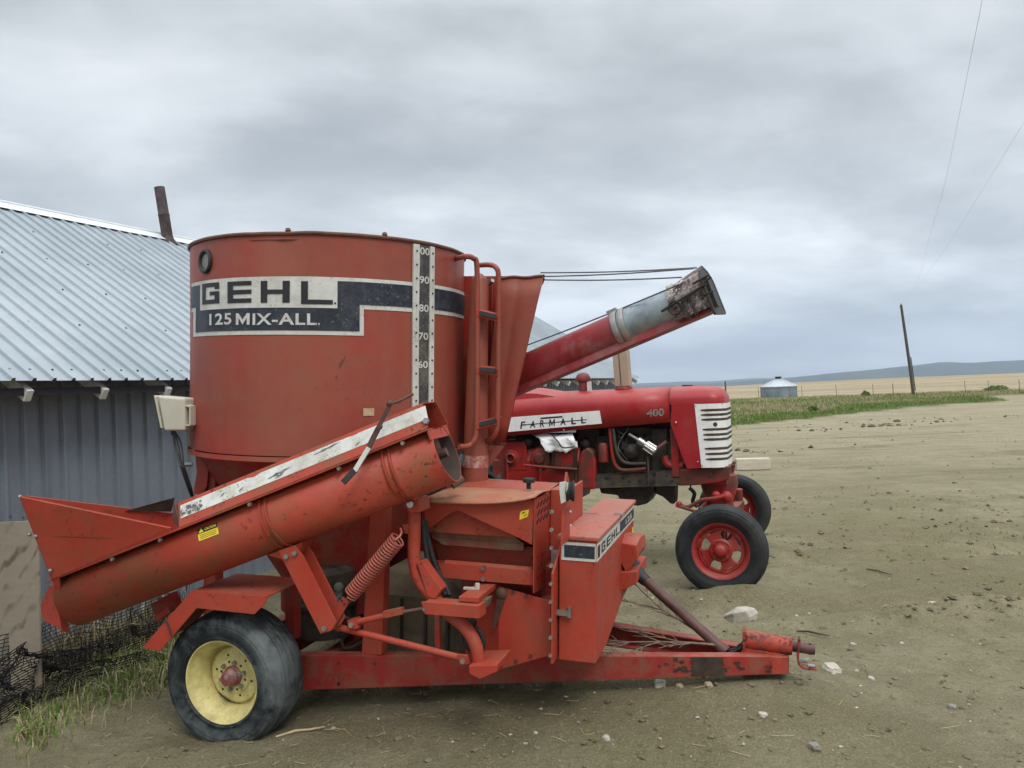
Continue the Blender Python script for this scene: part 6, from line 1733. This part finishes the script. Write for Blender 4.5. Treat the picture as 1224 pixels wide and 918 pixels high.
GREYS = plain('grey_fieldstone', (.20, .19, .16), .9, var=.3, scale=20, bmp=.4)
pblock = ground_at(884, 737)
mb = MB()
t_ = [V((-.115, .02, .02)), V((-.03, .09, .045)), V((.075, .10, .05)), V((.135, .02, .07)), V((.06, -.06, .085)), V((-.05, -.045, .07))]
lo_ = [V((p.x*1.05, p.y*1.05-.01, -.05)) for p in t_]
md = [V((p.x*1.08+.004*i, p.y*1.1, .03+.006*(i % 3))) for i, p in enumerate(t_)]
ctr = V((.02, .03, .09))
mb.loft([lo_, md, t_, [ctr+(p-ctr)*.55+V((0, 0, .004+.008*(i % 2))) for i, p in enumerate(t_)]], cap1=True)
mb = MB(); mb.loft([lo_, md, t_, [ctr+(p-ctr)*.45+V((0, 0, .008*(i % 2))) for i, p in enumerate(t_)]], cap1=True)
o = thing(mb, 'stone_block', PALE, 'big pale angular rock on the dirt near the hitch and front tractor wheel', 'rock', smooth=0, bevel=.012)
o.location = (pblock.x, pblock.y+.02, gz(pblock.x, pblock.y)+.01); o.rotation_euler = (R(8), R(-6), R(-12)); o.scale = (.92, .92, .92)
SL = [((214, 846), .035, 0, 'whitish round stone on the dirt beside the yellow rimmed wheel', PALE),
      ((790, 847), .045, 1, 'flat pale stone on the dirt below the blackened part of the drawbar', PALE),
      ((813, 852), .022, 2, 'small tan stone just beside the flat pale stone below the drawbar', TANS),
      ((848, 853), .028, 3, 'buff stone under the hitch end of the drawbar, right of the flat pale stone', TANS),
      ((995, 817), .06, 4, 'low flat pale rock on the dirt just past the hitch clevis', PALE),
      ((1042, 823), .020, 5, 'little white stone past the flat rock beyond the hitch', PALE),
      ((1138, 851), .026, 6, 'oval grey stone alone in the open dirt of the yard', GREYS),
      ((974, 909), .032, 7, 'rounded grey stone lowest in the picture at the near edge of the yard', GREYS),
      ((913, 882), .025, 8, 'small cream stone between the near edge and the drawbar', PALE),
      ((951, 797), .03, 9, 'greyish stone half hidden under the clevis strap of the hitch', GREYS),
      ((1115, 720), .035, 10, 'pale stone on the small scraped ridge of dirt at the side of the yard', PALE),
      ((1020, 773), .022, 11, 'small light stone in the yard between the hitch and the dirt ridge', PALE),
      ((725, 898), .022, 12, 'white stone on the near dirt under the front shield box', PALE),
      ((936, 819), .025, 13, 'small tan stone against the end of the hitch block', TANS)]
for (px, py), s, k, lb, mt in SL:   # each where it lies on the yard
    if k == 9: px, py = 962, 803
    stone('stone', ground_at(px, py), s, k*3.3, mt, lb, 'stone', 'loose stones on the yard', sq=(1, .8, .45 if k in (1, 4) else .62))
# gravel and clods: nobody could count them
def scatter(name, n, region, smin, smax, mats, seed):
    random.seed(seed); mb = MB()
    for i in range(n):
        x, y = region()
        s = smin+(smax-smin)*random.random()**3
        c = V((x, y, gz(x, y)+s*.15)); a = random.random()*6.28; k = random.randrange(len(mats))
        ca, sa = math.cos(a), math.sin(a); p = []
        for v in ((1,0,0),(-1,0,0),(0,.75,0),(0,-.75,0),(0,0,.6),(0,0,-.5),(.6,.5,.3),(-.6,-.4,.35)):
            w_ = V(v)*s*random.uniform(.75, 1.2); p.append(c+V((w_.x*ca-w_.y*sa, w_.x*sa+w_.y*ca, w_.z)))
        mb.add(p, [(4,6,2),(4,2,7),(4,7,3),(4,0,6),(7,2,1),(7,1,3),(4,3,0),(6,0,2),(5,2,0),(5,1,2),(5,3,1),(5,0,3)], k)
    o = mb.build(name, mats, None, smooth=0, fix=False); return tag(o, kind='stuff')
def near_reg():
    while True:
        y = 2.9+8*random.random()**1.6; x = random.uniform(-.58, .75)*y
        if x > -2.0: return x, y
def far_reg():
    y = random.uniform(7, 30); return random.uniform(.0, .72)*y, y
CLOD = plain('dirt_clods', (.16, .13, .078), .95, var=.3, scale=18, bmp=.4)
scatter('gravel', 1500, near_reg, .0035, .017, [PALE, TANS, GREYS, CLOD], 4)
scatter('gravel', 3000, near_reg, .004, .026, [CLOD, DIRT], 14)
scatter('gravel', 480, far_reg, .008, .05, [CLOD, DIRT, TANS, CLOD], 15)
def patch_reg(px, py, rx, ry):
    c = ground_at(px, py)
    def f():
        while True:
            x, y = random.gauss(0, rx), random.gauss(0, ry)
            if noise.noise(V(((c.x+x)*1.1, (c.y+y)*.8, 3))) > -.15: return c.x+x, c.y+y
    return f
DARKCLOD = plain('dark_turned_soil', (.10, .078, .046), .95, var=.35, scale=14, bmp=.4)
for (px, py, rx, ry, n_, mx) in ((1080, 505, 1.3, .5, 40, .13), (1065, 509, .5, .3, 40, .15), (985, 514, 1.3, .6, 35, .09), (950, 512, .5, .3, 15, .09), (905, 541, .6, .3, 40, .10), (1150, 500, 2.5, .8, 50, .08), (1165, 735, .5, .12, 120, .035), (1210, 722, .3, .2, 80, .04), (960, 600, 1.2, .5, 120, .05), (1120, 640, 1.6, .7, 160, .05)):
    scatter('dirt_clods', n_, patch_reg(px, py, rx, ry), mx*.15, mx, [DARKCLOD, CLOD, DIRT], int(px))
STRAW = plain('dry_straw', (.42, .33, .18), .85, var=.3, scale=20)
mb = MB(); random.seed(31)
for i in range(420):
    x, y = near_reg(); 
    if i % 3 == 0: x, y = random.uniform(-2.6, .3), random.uniform(3.3, 5.0)
    a = random.random()*PI; L = random.uniform(.02, .10); d = V((math.cos(a), math.sin(a), random.uniform(-.05, .12)))*L
    c = V((x, y, gz(x, y)+.006)); mb.bar(c, c+d, .0025, .0018)
tag(mb.build('straw_debris', STRAW, None, smooth=0, fix=False), kind='stuff')
# a few bigger twigs lying about
for (x0, y0, x1, y1, lb) in ((330, 892, 388, 880, 'pale straw stick on the dirt in front of the yellow rimmed wheel'), (952, 756, 992, 764, 'dark splintered stick on the dirt behind the hitch pin'), (1036, 682, 1066, 689, 'dark bark strip on the dirt past the tractor wheel')):
    a, c = ground_at(x0, y0), ground_at(x1, y1); a.z = gz(a.x, a.y)+.008; c.z = gz(c.x, c.y)+.014
    mb = MB(); mb.tube([a, a+(c-a)*.4+V((0, .01, .006)), a+(c-a)*.7+V((0, -.008, .004)), c], [.005, .007, .006, .003], 6)
    tag(mb.build('stick', STRAW if y0 > 800 else GREASE, None), lb, 'stick')

# timber block beyond the tractor
wb = ground_at(900, 562)
mb = MB(); L = .32*wb.y/10.5; 
mb.box((-.34, -.10, 0), (.34, .10, .125))
m, nt, b = nodes('weathered_timber'); v = coord(nt, (1.5, 14, 14)); g_ = noi(nt, v, 3, 6, .7, .4)
nt.links.new(mix(nt, ramp(nt, g_, .3, .7), (.42, .36, .27), (.58, .52, .42)), b.inputs['Base Color']); b.inputs['Roughness'].default_value = .9; bump(nt, b, g_, .4, .01)
TIMBER = m
kk = ((920-880)*wb.y/FOC)/.68
o = thing(mb, 'timber_block', TIMBER, 'pale weathered timber block lying on the yard past the tractor nose', 'timber', smooth=0, bevel=.012)
o.location = (wb.x, wb.y, gz(wb.x, wb.y)+.01); o.rotation_euler = (0, 0, R(-4)); o.scale = (kk, kk, 1.7)

# plywood board by the shed
pb0 = ground_at(48, 826); 
m, nt, b = nodes('weathered_plywood'); v = coord(nt, (1, 1, 1)); 
gr = N(nt, 'ShaderNodeTexWave', wave_type='RINGS', rings_direction='X'); mp_ = N(nt, 'ShaderNodeMapping'); mp_.inputs['Scale'].default_value = (1.0, 1.0, .42); mp_.inputs['Rotation'].default_value = (0, R(25), R(20)); mp_.inputs['Location'].default_value = (.55, 0, .2)
nt.links.new(v, mp_.inputs[0]); nt.links.new(mp_.outputs[0], gr.inputs['Vector']); gr.inputs['Scale'].default_value = 4.5; gr.inputs['Distortion'].default_value = 7.5; gr.inputs['Detail'].default_value = 2.5; gr.inputs['Detail Scale'].default_value = .9
ln = ramp(nt, gr.outputs['Fac'], .02, .30, (1, 1, 1, 1), (0, 0, 0, 1))
lnm = math_(nt, 'MULTIPLY', ln, ramp(nt, noi(nt, v, 4, 3, .6), .40, .6))
base = mix(nt, noi(nt, coord(nt, (2, 2, 9)), 4, 5, .6), (.24, .20, .15), (.34, .295, .225))
nt.links.new(mix(nt, math_(nt, 'MULTIPLY', lnm, .8), base, (.10, .072, .05)), b.inputs['Base Color']); b.inputs['Roughness'].default_value = .9
mb = MB()
wv = V((-.93, .36, 0)).normalized(); upv = V((-.045, .10, 1)).normalized()
Hb = 1.03
a0_ = V((0, 0, 0)); thk = wv.cross(upv).normalized()*.018
mb.prism([a0_, a0_+wv*1.22, a0_+wv*1.22+upv*(Hb-.05), a0_+upv*(Hb+.02)], thk)
o = thing(mb, 'plywood_board', m, 'weathered plywood sheet with dark wavy grain standing against the shed', 'plywood', smooth=0, bevel=.003)
o.location = (pb0.x, pb0.y, gz(pb0.x, pb0.y)-.03)

# black netting crumpled along the ground
NET = plain('black_plastic_net', (.012, .012, .016), .6, var=.4)
def net(name, path, hgt, lab, sag, cell=.024, lean=.1, seed=1, r=.0031):
    pth = smooth_path(path, 10); seg = []; acc = [0]
    for a, c in zip(pth, pth[1:]): acc.append(acc[-1]+(c-a).length)
    L = acc[-1]; nu = int(L/cell); nv = max(2, int(hgt/cell))
    def at(s):
        for i in range(len(acc)-1):
            if s <= acc[i+1]: t = (s-acc[i])/(acc[i+1]-acc[i]); return pth[i]+(pth[i+1]-pth[i])*t
        return pth[-1]
    g = []
    for j in range(nv+1):
        row = []
        for i in range(nu+1):
            q_ = at(L*i/nu); h = hgt*j/nv
            k = noise.noise(V((i*.12, j*.18, seed)))*sag + noise.noise(V((i*.4, j*.5, seed+3)))*sag*.35
            drop = .75+.35*noise.noise(V((i*.05, seed*2.0, 1)))
            tilt = lean*(h/hgt)**1.3
            row.append(V((q_.x+k+.3*tilt, q_.y+k*.8-tilt, max(gz(q_.x, q_.y)+.006, gz(q_.x, q_.y)+h*drop+k*.5))))
        g.append(row)
    mb = MB()
    def strip(p):
        pts = []
        for i, q_ in enumerate(p):
            d = (p[min(i+1, len(p)-1)]-p[max(i-1, 0)]).normalized(); x, y, z = basis(d)
            pts.append([q_+(x*math.cos(a)+y*math.sin(a))*r for a in (0, 2.1, 4.2)])
        mb.loft(pts)
    for row in g: strip(row)
    for i in range(nu+1): strip([g[j][i] for j in range(nv+1)])
    return thing(mb, name, NET, lab, 'netting', 'black netting by the shed', smooth=0, fix=False)
def gp(px, py): return ground_at(px, py)
net('plastic_netting', [gp(-40, 880), gp(0, 846), gp(50, 818), gp(105, 800), gp(160, 788), gp(200, 780)], .34, 'dense crumpled black plastic netting along the grass behind the trailer wheel', .08, .020, .22, 2)
net('plastic_netting', [gp(-20, 830), gp(30, 815), gp(90, 795), gp(150, 778), gp(215, 762)], .42, 'looser sagging black netting strung behind the dense roll', .05, .030, -.05, 5)
mbn = net('plastic_netting', [gp(-60, 905), gp(0, 872), gp(60, 838), gp(120, 815), gp(190, 800)], .20, 'lowest folded edge of black netting nearest the grass tufts', .07, .020, .12, 8)
# coarse wire netting over the weeds
def wirenet():
    mb = MB(); a = gp(52, 800); c = gp(215, 768); n = 34; hN = .62
    for k in range(n):
        for sg in (-1, 1):
            p = []
            for j in range(9):
                s = (k+sg*j*.9)/n
                q_ = a+(c-a)*s; z = hN*j/8*(.75+.25*s)+.03*math.sin(k)
                p.append(V((q_.x+.03*math.sin(j+k*.7), q_.y+.05*math.sin(j*.8+k), gz(q_.x, q_.y)+z)))
            p = [q_ for q_ in p if -2.75 < q_.x < -1.6]
            if len(p) > 1: mb.tube(p, .0022, 4, caps=False)
    return thing(mb, 'wire_netting', NET, 'diamond mesh wire netting standing in dry weeds between plywood and fender', 'wire netting', smooth=0, fix=False)
wirenet()
# green grass tufts and dry weeds
def gmat(name, c1, c2):
    m, nt, b = nodes(name); v = coord(nt); nt.links.new(mix(nt, ramp(nt, noi(nt, v, 3, 4, .6), .3, .7), c1, c2), b.inputs['Base Color']); b.inputs['Roughness'].default_value = .7; b.inputs['Specular IOR Level'].default_value = .25
    return m
GR1 = gmat('green_blades', (.075, .145, .018), (.135, .215, .04)); GR2 = gmat('yellow_green_blades', (.15, .18, .045), (.24, .25, .09)); GR3 = gmat('dead_blades', (.30, .25, .14), (.42, .35, .21))
def blade(mb, p, h, w_, m, bend=.4, rnd=random):
    a = rnd.random()*6.28; d = V((math.cos(a), math.sin(a), 0)); s = V((-d.y, d.x, 0))*w_
    b1 = bend*rnd.random()
    p1 = p+d*(h*b1*.35)+V((0, 0, h*.55)); p2 = p+d*(h*b1)+V((0, 0, h*(1-.45*b1)))
    mb.add([p-s, p+s, p1+s*.8, p1-s*.8, p2], [(0,1,2,3), (3,2,4)], m)
random.seed(41); mb = MB()
for i in range(2900):
    t = random.random()**.7; px = 15+205*t; py = 878-98*t + random.gauss(0, 1)*16
    if random.random() < .5: px = random.gauss(165, 28); py = random.gauss(800, 15)
    if random.random() < .08: px = random.gauss(40, 16); py = random.gauss(880, 8)
    q_ = ground_at(px, py); 
    if q_.x > -1.62: continue
    blade(mb, V((q_.x, q_.y, gz(q_.x, q_.y)-.005)), random.uniform(.04, .16)*(1.1 if 120 < px < 215 else .8), random.uniform(.002, .0042), random.choice((0, 0, 1, 1, 2, 2)), 1.1)
tag(mb.build('grass_tufts', [GR1, GR2, GR3], None, smooth=0, fix=False), kind='stuff')
mb = MB()
for i in range(700):
    px = random.uniform(55, 225); t = (px-55)/170; py = 800-35*t+random.gauss(0, 5)
    q_ = ground_at(px, py); blade(mb, V((q_.x, q_.y+random.uniform(0, .35), gz(q_.x, q_.y))), random.uniform(.12, .42), random.uniform(.0015, .004), random.choice((0, 0, 1)), 1.1)
tag(mb.build('dry_weeds', [GR3, GREASE], None, smooth=0, fix=False), kind='stuff')
# sparse green shoots under the trailer
mb = MB()
for i in range(420):
    px = random.choice((random.gauss(480, 60), random.gauss(715, 14), random.uniform(360, 800))); py = random.gauss(828, 6) if px < 650 else random.gauss(822, 4)
    q_ = ground_at(px, py); blade(mb, V((q_.x, q_.y, gz(q_.x, q_.y)-.004)), random.uniform(.015, .06), .0016, random.choice((0, 1, 2, 2)), 1.0)
for i in range(2600):   # sparse wisps in the far yard
    y = random.uniform(7, 24); x = random.uniform(.28, .66)*y
    if noise.noise(V((x*.55, y*.35, 4))) < .12: continue
    blade(mb, V((x, y, gz(x, y)-.004)), random.uniform(.02, .07), .004, random.choice((1, 2, 2, 0)), 1.0)
tag(mb.build('grass_shoots', [GR1, GR2, GR3], None, smooth=0, fix=False), kind='stuff')
# roadside verge
random.seed(51); mb = MB(); cnt = 0
while cnt < 42000:
    y = 24+36*random.random()**1.5; x = random.uniform(.24, .80)*y
    ey = edge_y(x)+.05*y*.35*fb(x, y, .16, 3)
    if y < ey or (x > 22.0+(y-33)*.42 and y < 52): continue
    n_ = fb(x*.5, y*1.6, .35, 4); near = (y-ey)
    pale = n_ > -.06 and near > 3.5 + 3*fb(x, 1, .2, 2)
    h = random.uniform(.06, .24)*(1.0 if near > 1.2 else .6)
    m_ = random.choice((1, 2, 2, 2)) if pale else random.choice((0, 0, 0, 1))
    blade(mb, V((x, y, gz(x, y)-.02)), h, .011, m_, .7); cnt += 1
tag(mb.build('verge_grass', [GR1, GR2, GR3], None, smooth=0, fix=False), kind='stuff')
# low bushes along the far fence
def bush(px, py, w_, h, seed, lab):
    random.seed(seed); c = ground_at(px, py); c.z = gz(c.x, c.y); mb = MB()
    r_ = bpy.data.objects.new('bush', None); COL.objects.link(r_); r_.location = c; tag(r_, lab, 'bush')
    for i in range(900):
        a = random.random()*6.28; rr = math.sqrt(random.random()); zz_ = random.random()
        k = .6+.5*noise.noise(V((a*1.2, zz_*2, seed)))
        p = V((math.cos(a)*rr*w_*k, math.sin(a)*rr*.6*w_*k, h*zz_*(1-.6*rr*rr)*(k+.3)))
        d = V((random.gauss(0,1), random.gauss(0,1), random.gauss(0,1))).normalized(); x, y, z = basis(d); s = random.uniform(.05, .12)
        mb.add([p-x*s, p+y*s*.5, p+x*s, p-y*s*.5], [(0,1,2,3)], random.choice((0,0,0,1)))
    mb.build('foliage', [GR1, GR2], r_, smooth=0, fix=False)
    mb = MB()
    for i in range(9): mb.tube([(0, 0, -.05), (random.gauss(0, w_*.2), random.gauss(0, w_*.2), h*.35), (random.gauss(0, w_*.4), random.gauss(0, w_*.3), h*.7)], [.02, .014, .006], 5)
    mb.build('stems', GREASE, r_)
bush(1191, 467, 1.3, .45, 61, 'low spreading green bush in the stubble by the fence past the leaning pole')
bush(1035, 474, .4, .38, 62, 'small dark green bush in the verge between the thick fence post and the bin')
bush(972, 493, .36, .3, 63, 'small dark weed clump at the gravel edge of the verge below the bin')
# ---- fence
FP = [(868, 479, 66, 2.2), (907, 475.5, 62, .9), (959, 474.8, 60, .9), (1000, 473.6, 58, .9), (1044, 472.6, 57, .9), (1068, 471.8, 56.5, 1.35), (1154, 470, 57, .9), (1182, 470.5, 56, .8), (1219, 469.5, 55, 1.1)]
fence = root('wire_fence', Matrix.Translation(ground_at(1000, 473.6, -.0)), 'thin wire fence with sparse posts between the green verge and the stubble field', 'fence')
FO = fence.matrix_world.translation
POST = plain('weathered_post', (.085, .07, .055), .9, var=.4, scale=12)
tops = []
for px, py, Y, wf in FP:
    q_ = at_depth(px, py, Y); z0 = gz(q_.x, Y); h = .85 if wf < 1.5 else 1.35
    mb = MB(); o_ = V((q_.x, Y, z0))-FO; rr = .020*wf if wf < 1.5 else .07
    mb.tube([o_-V((0, 0, .2)), o_+V((-.03, 0, h))], [rr, rr*.9], 8); mb.build('post', POST, fence, bevel=0)
    tops.append((o_, h))
FO_ = tops
mb = MB()
ext = [(tops[0][0]+V((-9, 3, .1)), 1.2)]+tops+[(tops[-1][0]+V((14, -1, 0)), 1.2)]
for k in (.35, .62, .9):
    mb.tube([o_+V((0, -.04, 0.85*k)) for o_, h in ext], .006, 4)
mb.build('wire', STEEL, fence)
# ---- grain bin
gb_ = ground_at(931, 474.5); DB = gb_.y; rb = (952-910)*DB/FOC/2
gbin = root('grain_bin', Matrix.Translation((gb_.x, DB, gz(gb_.x, DB))), 'small round corrugated steel grain bin with conical roof at the field edge', 'grain bin')
HBN = (474-463)*DB/FOC+.12; HR = (463-453)*DB/FOC
m, nt, b = nodes('bin_galvanised'); v = coord(nt); 
w_ = N(nt, 'ShaderNodeTexBrick'); 
c = mix(nt, ramp(nt, noi(nt, v, 1.4, 5, .65), .35, .65), (.16, .21, .25), (.24, .29, .33)); nt.links.new(c, b.inputs['Base Color']); b.inputs['Metallic'].default_value = .35; b.inputs['Roughness'].default_value = .5
mb = MB(); pr = []
n = 14
for i in range(n*4+1): pr.append((rb+.012*math.sin(i*PI/2), HBN*i/(n*4)))
mb.lathe((0, 0, 0), (0, 0, 1), pr, 40); 
mb.build('wall', m, gbin, smooth=60)
mb = MB()
for k in range(10):
    a = 2*PI*k/10; mb.obox((math.cos(a)*(rb+.012), math.sin(a)*(rb+.012), HBN/2), (-math.sin(a)*.02, math.cos(a)*.02, 0), (math.cos(a)*.01, math.sin(a)*.01, 0), (0, 0, HBN/2))
mb.build('stiffeners', m, gbin, smooth=0)
mb = MB(); mb.lathe((0, 0, HBN), (0, 0, 1), [(rb+.05, -.05), (rb+.06, -.0), (.26, HR*.86), (.26, HR*.90), (.001, HR*.9)], 40)
for k in range(20):
    a = 2*PI*k/20; d = V((math.cos(a), math.sin(a), 0)); mb.tube([V((0, 0, HBN+.012))+d*(rb+.05), V((0, 0, HBN+HR*.86+.012))+d*.27], .014, 5)
rf_ = mb.build('roof', plain('bin_roof_metal', (.42, .46, .48), .45, .4, var=.15), gbin, smooth=30)
mb = MB(); mb.cyl((0, 0, HBN+HR*.88), (0, 0, HBN+HR+.05), .22, 16); mb.cyl((0, 0, HBN+HR+.05), (0, 0, HBN+HR+.11), .27, 16); mb.build('cap', DARK, rf_)
# ---- power pole and lines
pp_ = ground_at(1092.5, 472.5); Yp = pp_.y; pz = gz(pp_.x, Yp); ptop = at_depth(1077, 364.5, Yp)
pole = root('power_pole', Matrix.Translation((pp_.x, Yp, pz)), 'dark leaning wooden power pole standing by the field fence', 'power pole')
tp = ptop-V((pp_.x, Yp, pz)); mb = MB(); mb.tube([V((0,0,-.3))-tp*.02, tp*.35, tp*.7, tp], [.115, .105, .095, .085], 14); mb.build('pole_shaft', POST, pole)
mb = MB(); mb.tube([tp*.05+V((.12, -.05, 0)), tp*.42+V((.13, -.06, 0))], .03, 8); mb.build('conduit', GREASE, pole)
mb = MB(); mb.cyl(tp*.985, tp*.985+V((-.16, -.05, .02)), .02, 8); mb.cyl(tp, tp+V((0, 0, .09)), .045, 10); mb.build('insulator', plain('porcelain', (.3, .3, .3), .3), pole)
WIRE = plain('line_wire', (.34, .35, .37), .6, .4, bmp=0)
for (pts, lb) in (([(1077, 364, Yp), (1097, 335, 40), (1112, 280, 22), (1128, 225, 15), (1146, 140, 10), (1160, 70, 8), (1174, 0, 6.6), (1184, -60, 5.6)], 'thin overhead power line rising steeply from the pole to the top edge of the sky'), ([(1078, 366, Yp), (1100, 338, 42), (1128, 300, 28), (1160, 250, 19), (1192, 198, 14), (1224, 146, 11), (1290, 40, 8)], 'thin overhead line slanting from the pole towards the side edge of the sky')):
    mb = MB(); mb.tube(smooth_path([at_depth(*p) for p in pts], 6), .0016, 5); o = mb.build('power_line', WIRE, None); tag(o, lb, 'power line', 'overhead power lines')
# ================================================================== nothing deeper than thing > part > sub-part
def depth(o):
    k = 0
    while o.parent is not None: o = o.parent; k += 1
    return k
def absorb(dst, src):
    a, c = dst.data, src.data
    if a.users > 1: return
    n = len(a.vertices); vs = [v.co[:] for v in a.vertices]+[v.co[:] for v in c.vertices]
    fs = [tuple(p.vertices) for p in a.polygons]+[tuple(i+n for i in p.vertices) for p in c.polygons]
    mats = list(a.materials); mp = []
    for q in c.materials:
        if q not in mats: mats.append(q)
        mp.append(mats.index(q))
    mi = [p.material_index for p in a.polygons]+[mp[p.material_index] for p in c.polygons]
    sm = [p.use_smooth for p in a.polygons]+[p.use_smooth for p in c.polygons]
    me = bpy.data.meshes.new(a.name); me.from_pydata(vs, [], fs)
    for q in mats: me.materials.append(q)
    me.polygons.foreach_set('material_index', mi); me.polygons.foreach_set('use_smooth', sm); me.set_sharp_from_angle(angle=R(35)); me.update()
    dst.data = me; bpy.data.objects.remove(src)
for o in sorted([o for o in bpy.data.objects if depth(o) >= 3], key=depth, reverse=True):
    par = o.parent
    if o.type == 'MESH' and par.type == 'MESH' and par.data.users == 1 and o.data.users == 1 and not any(md.type == 'SOLIDIFY' for md in par.modifiers): absorb(par, o)
    else: o.parent = par.parent
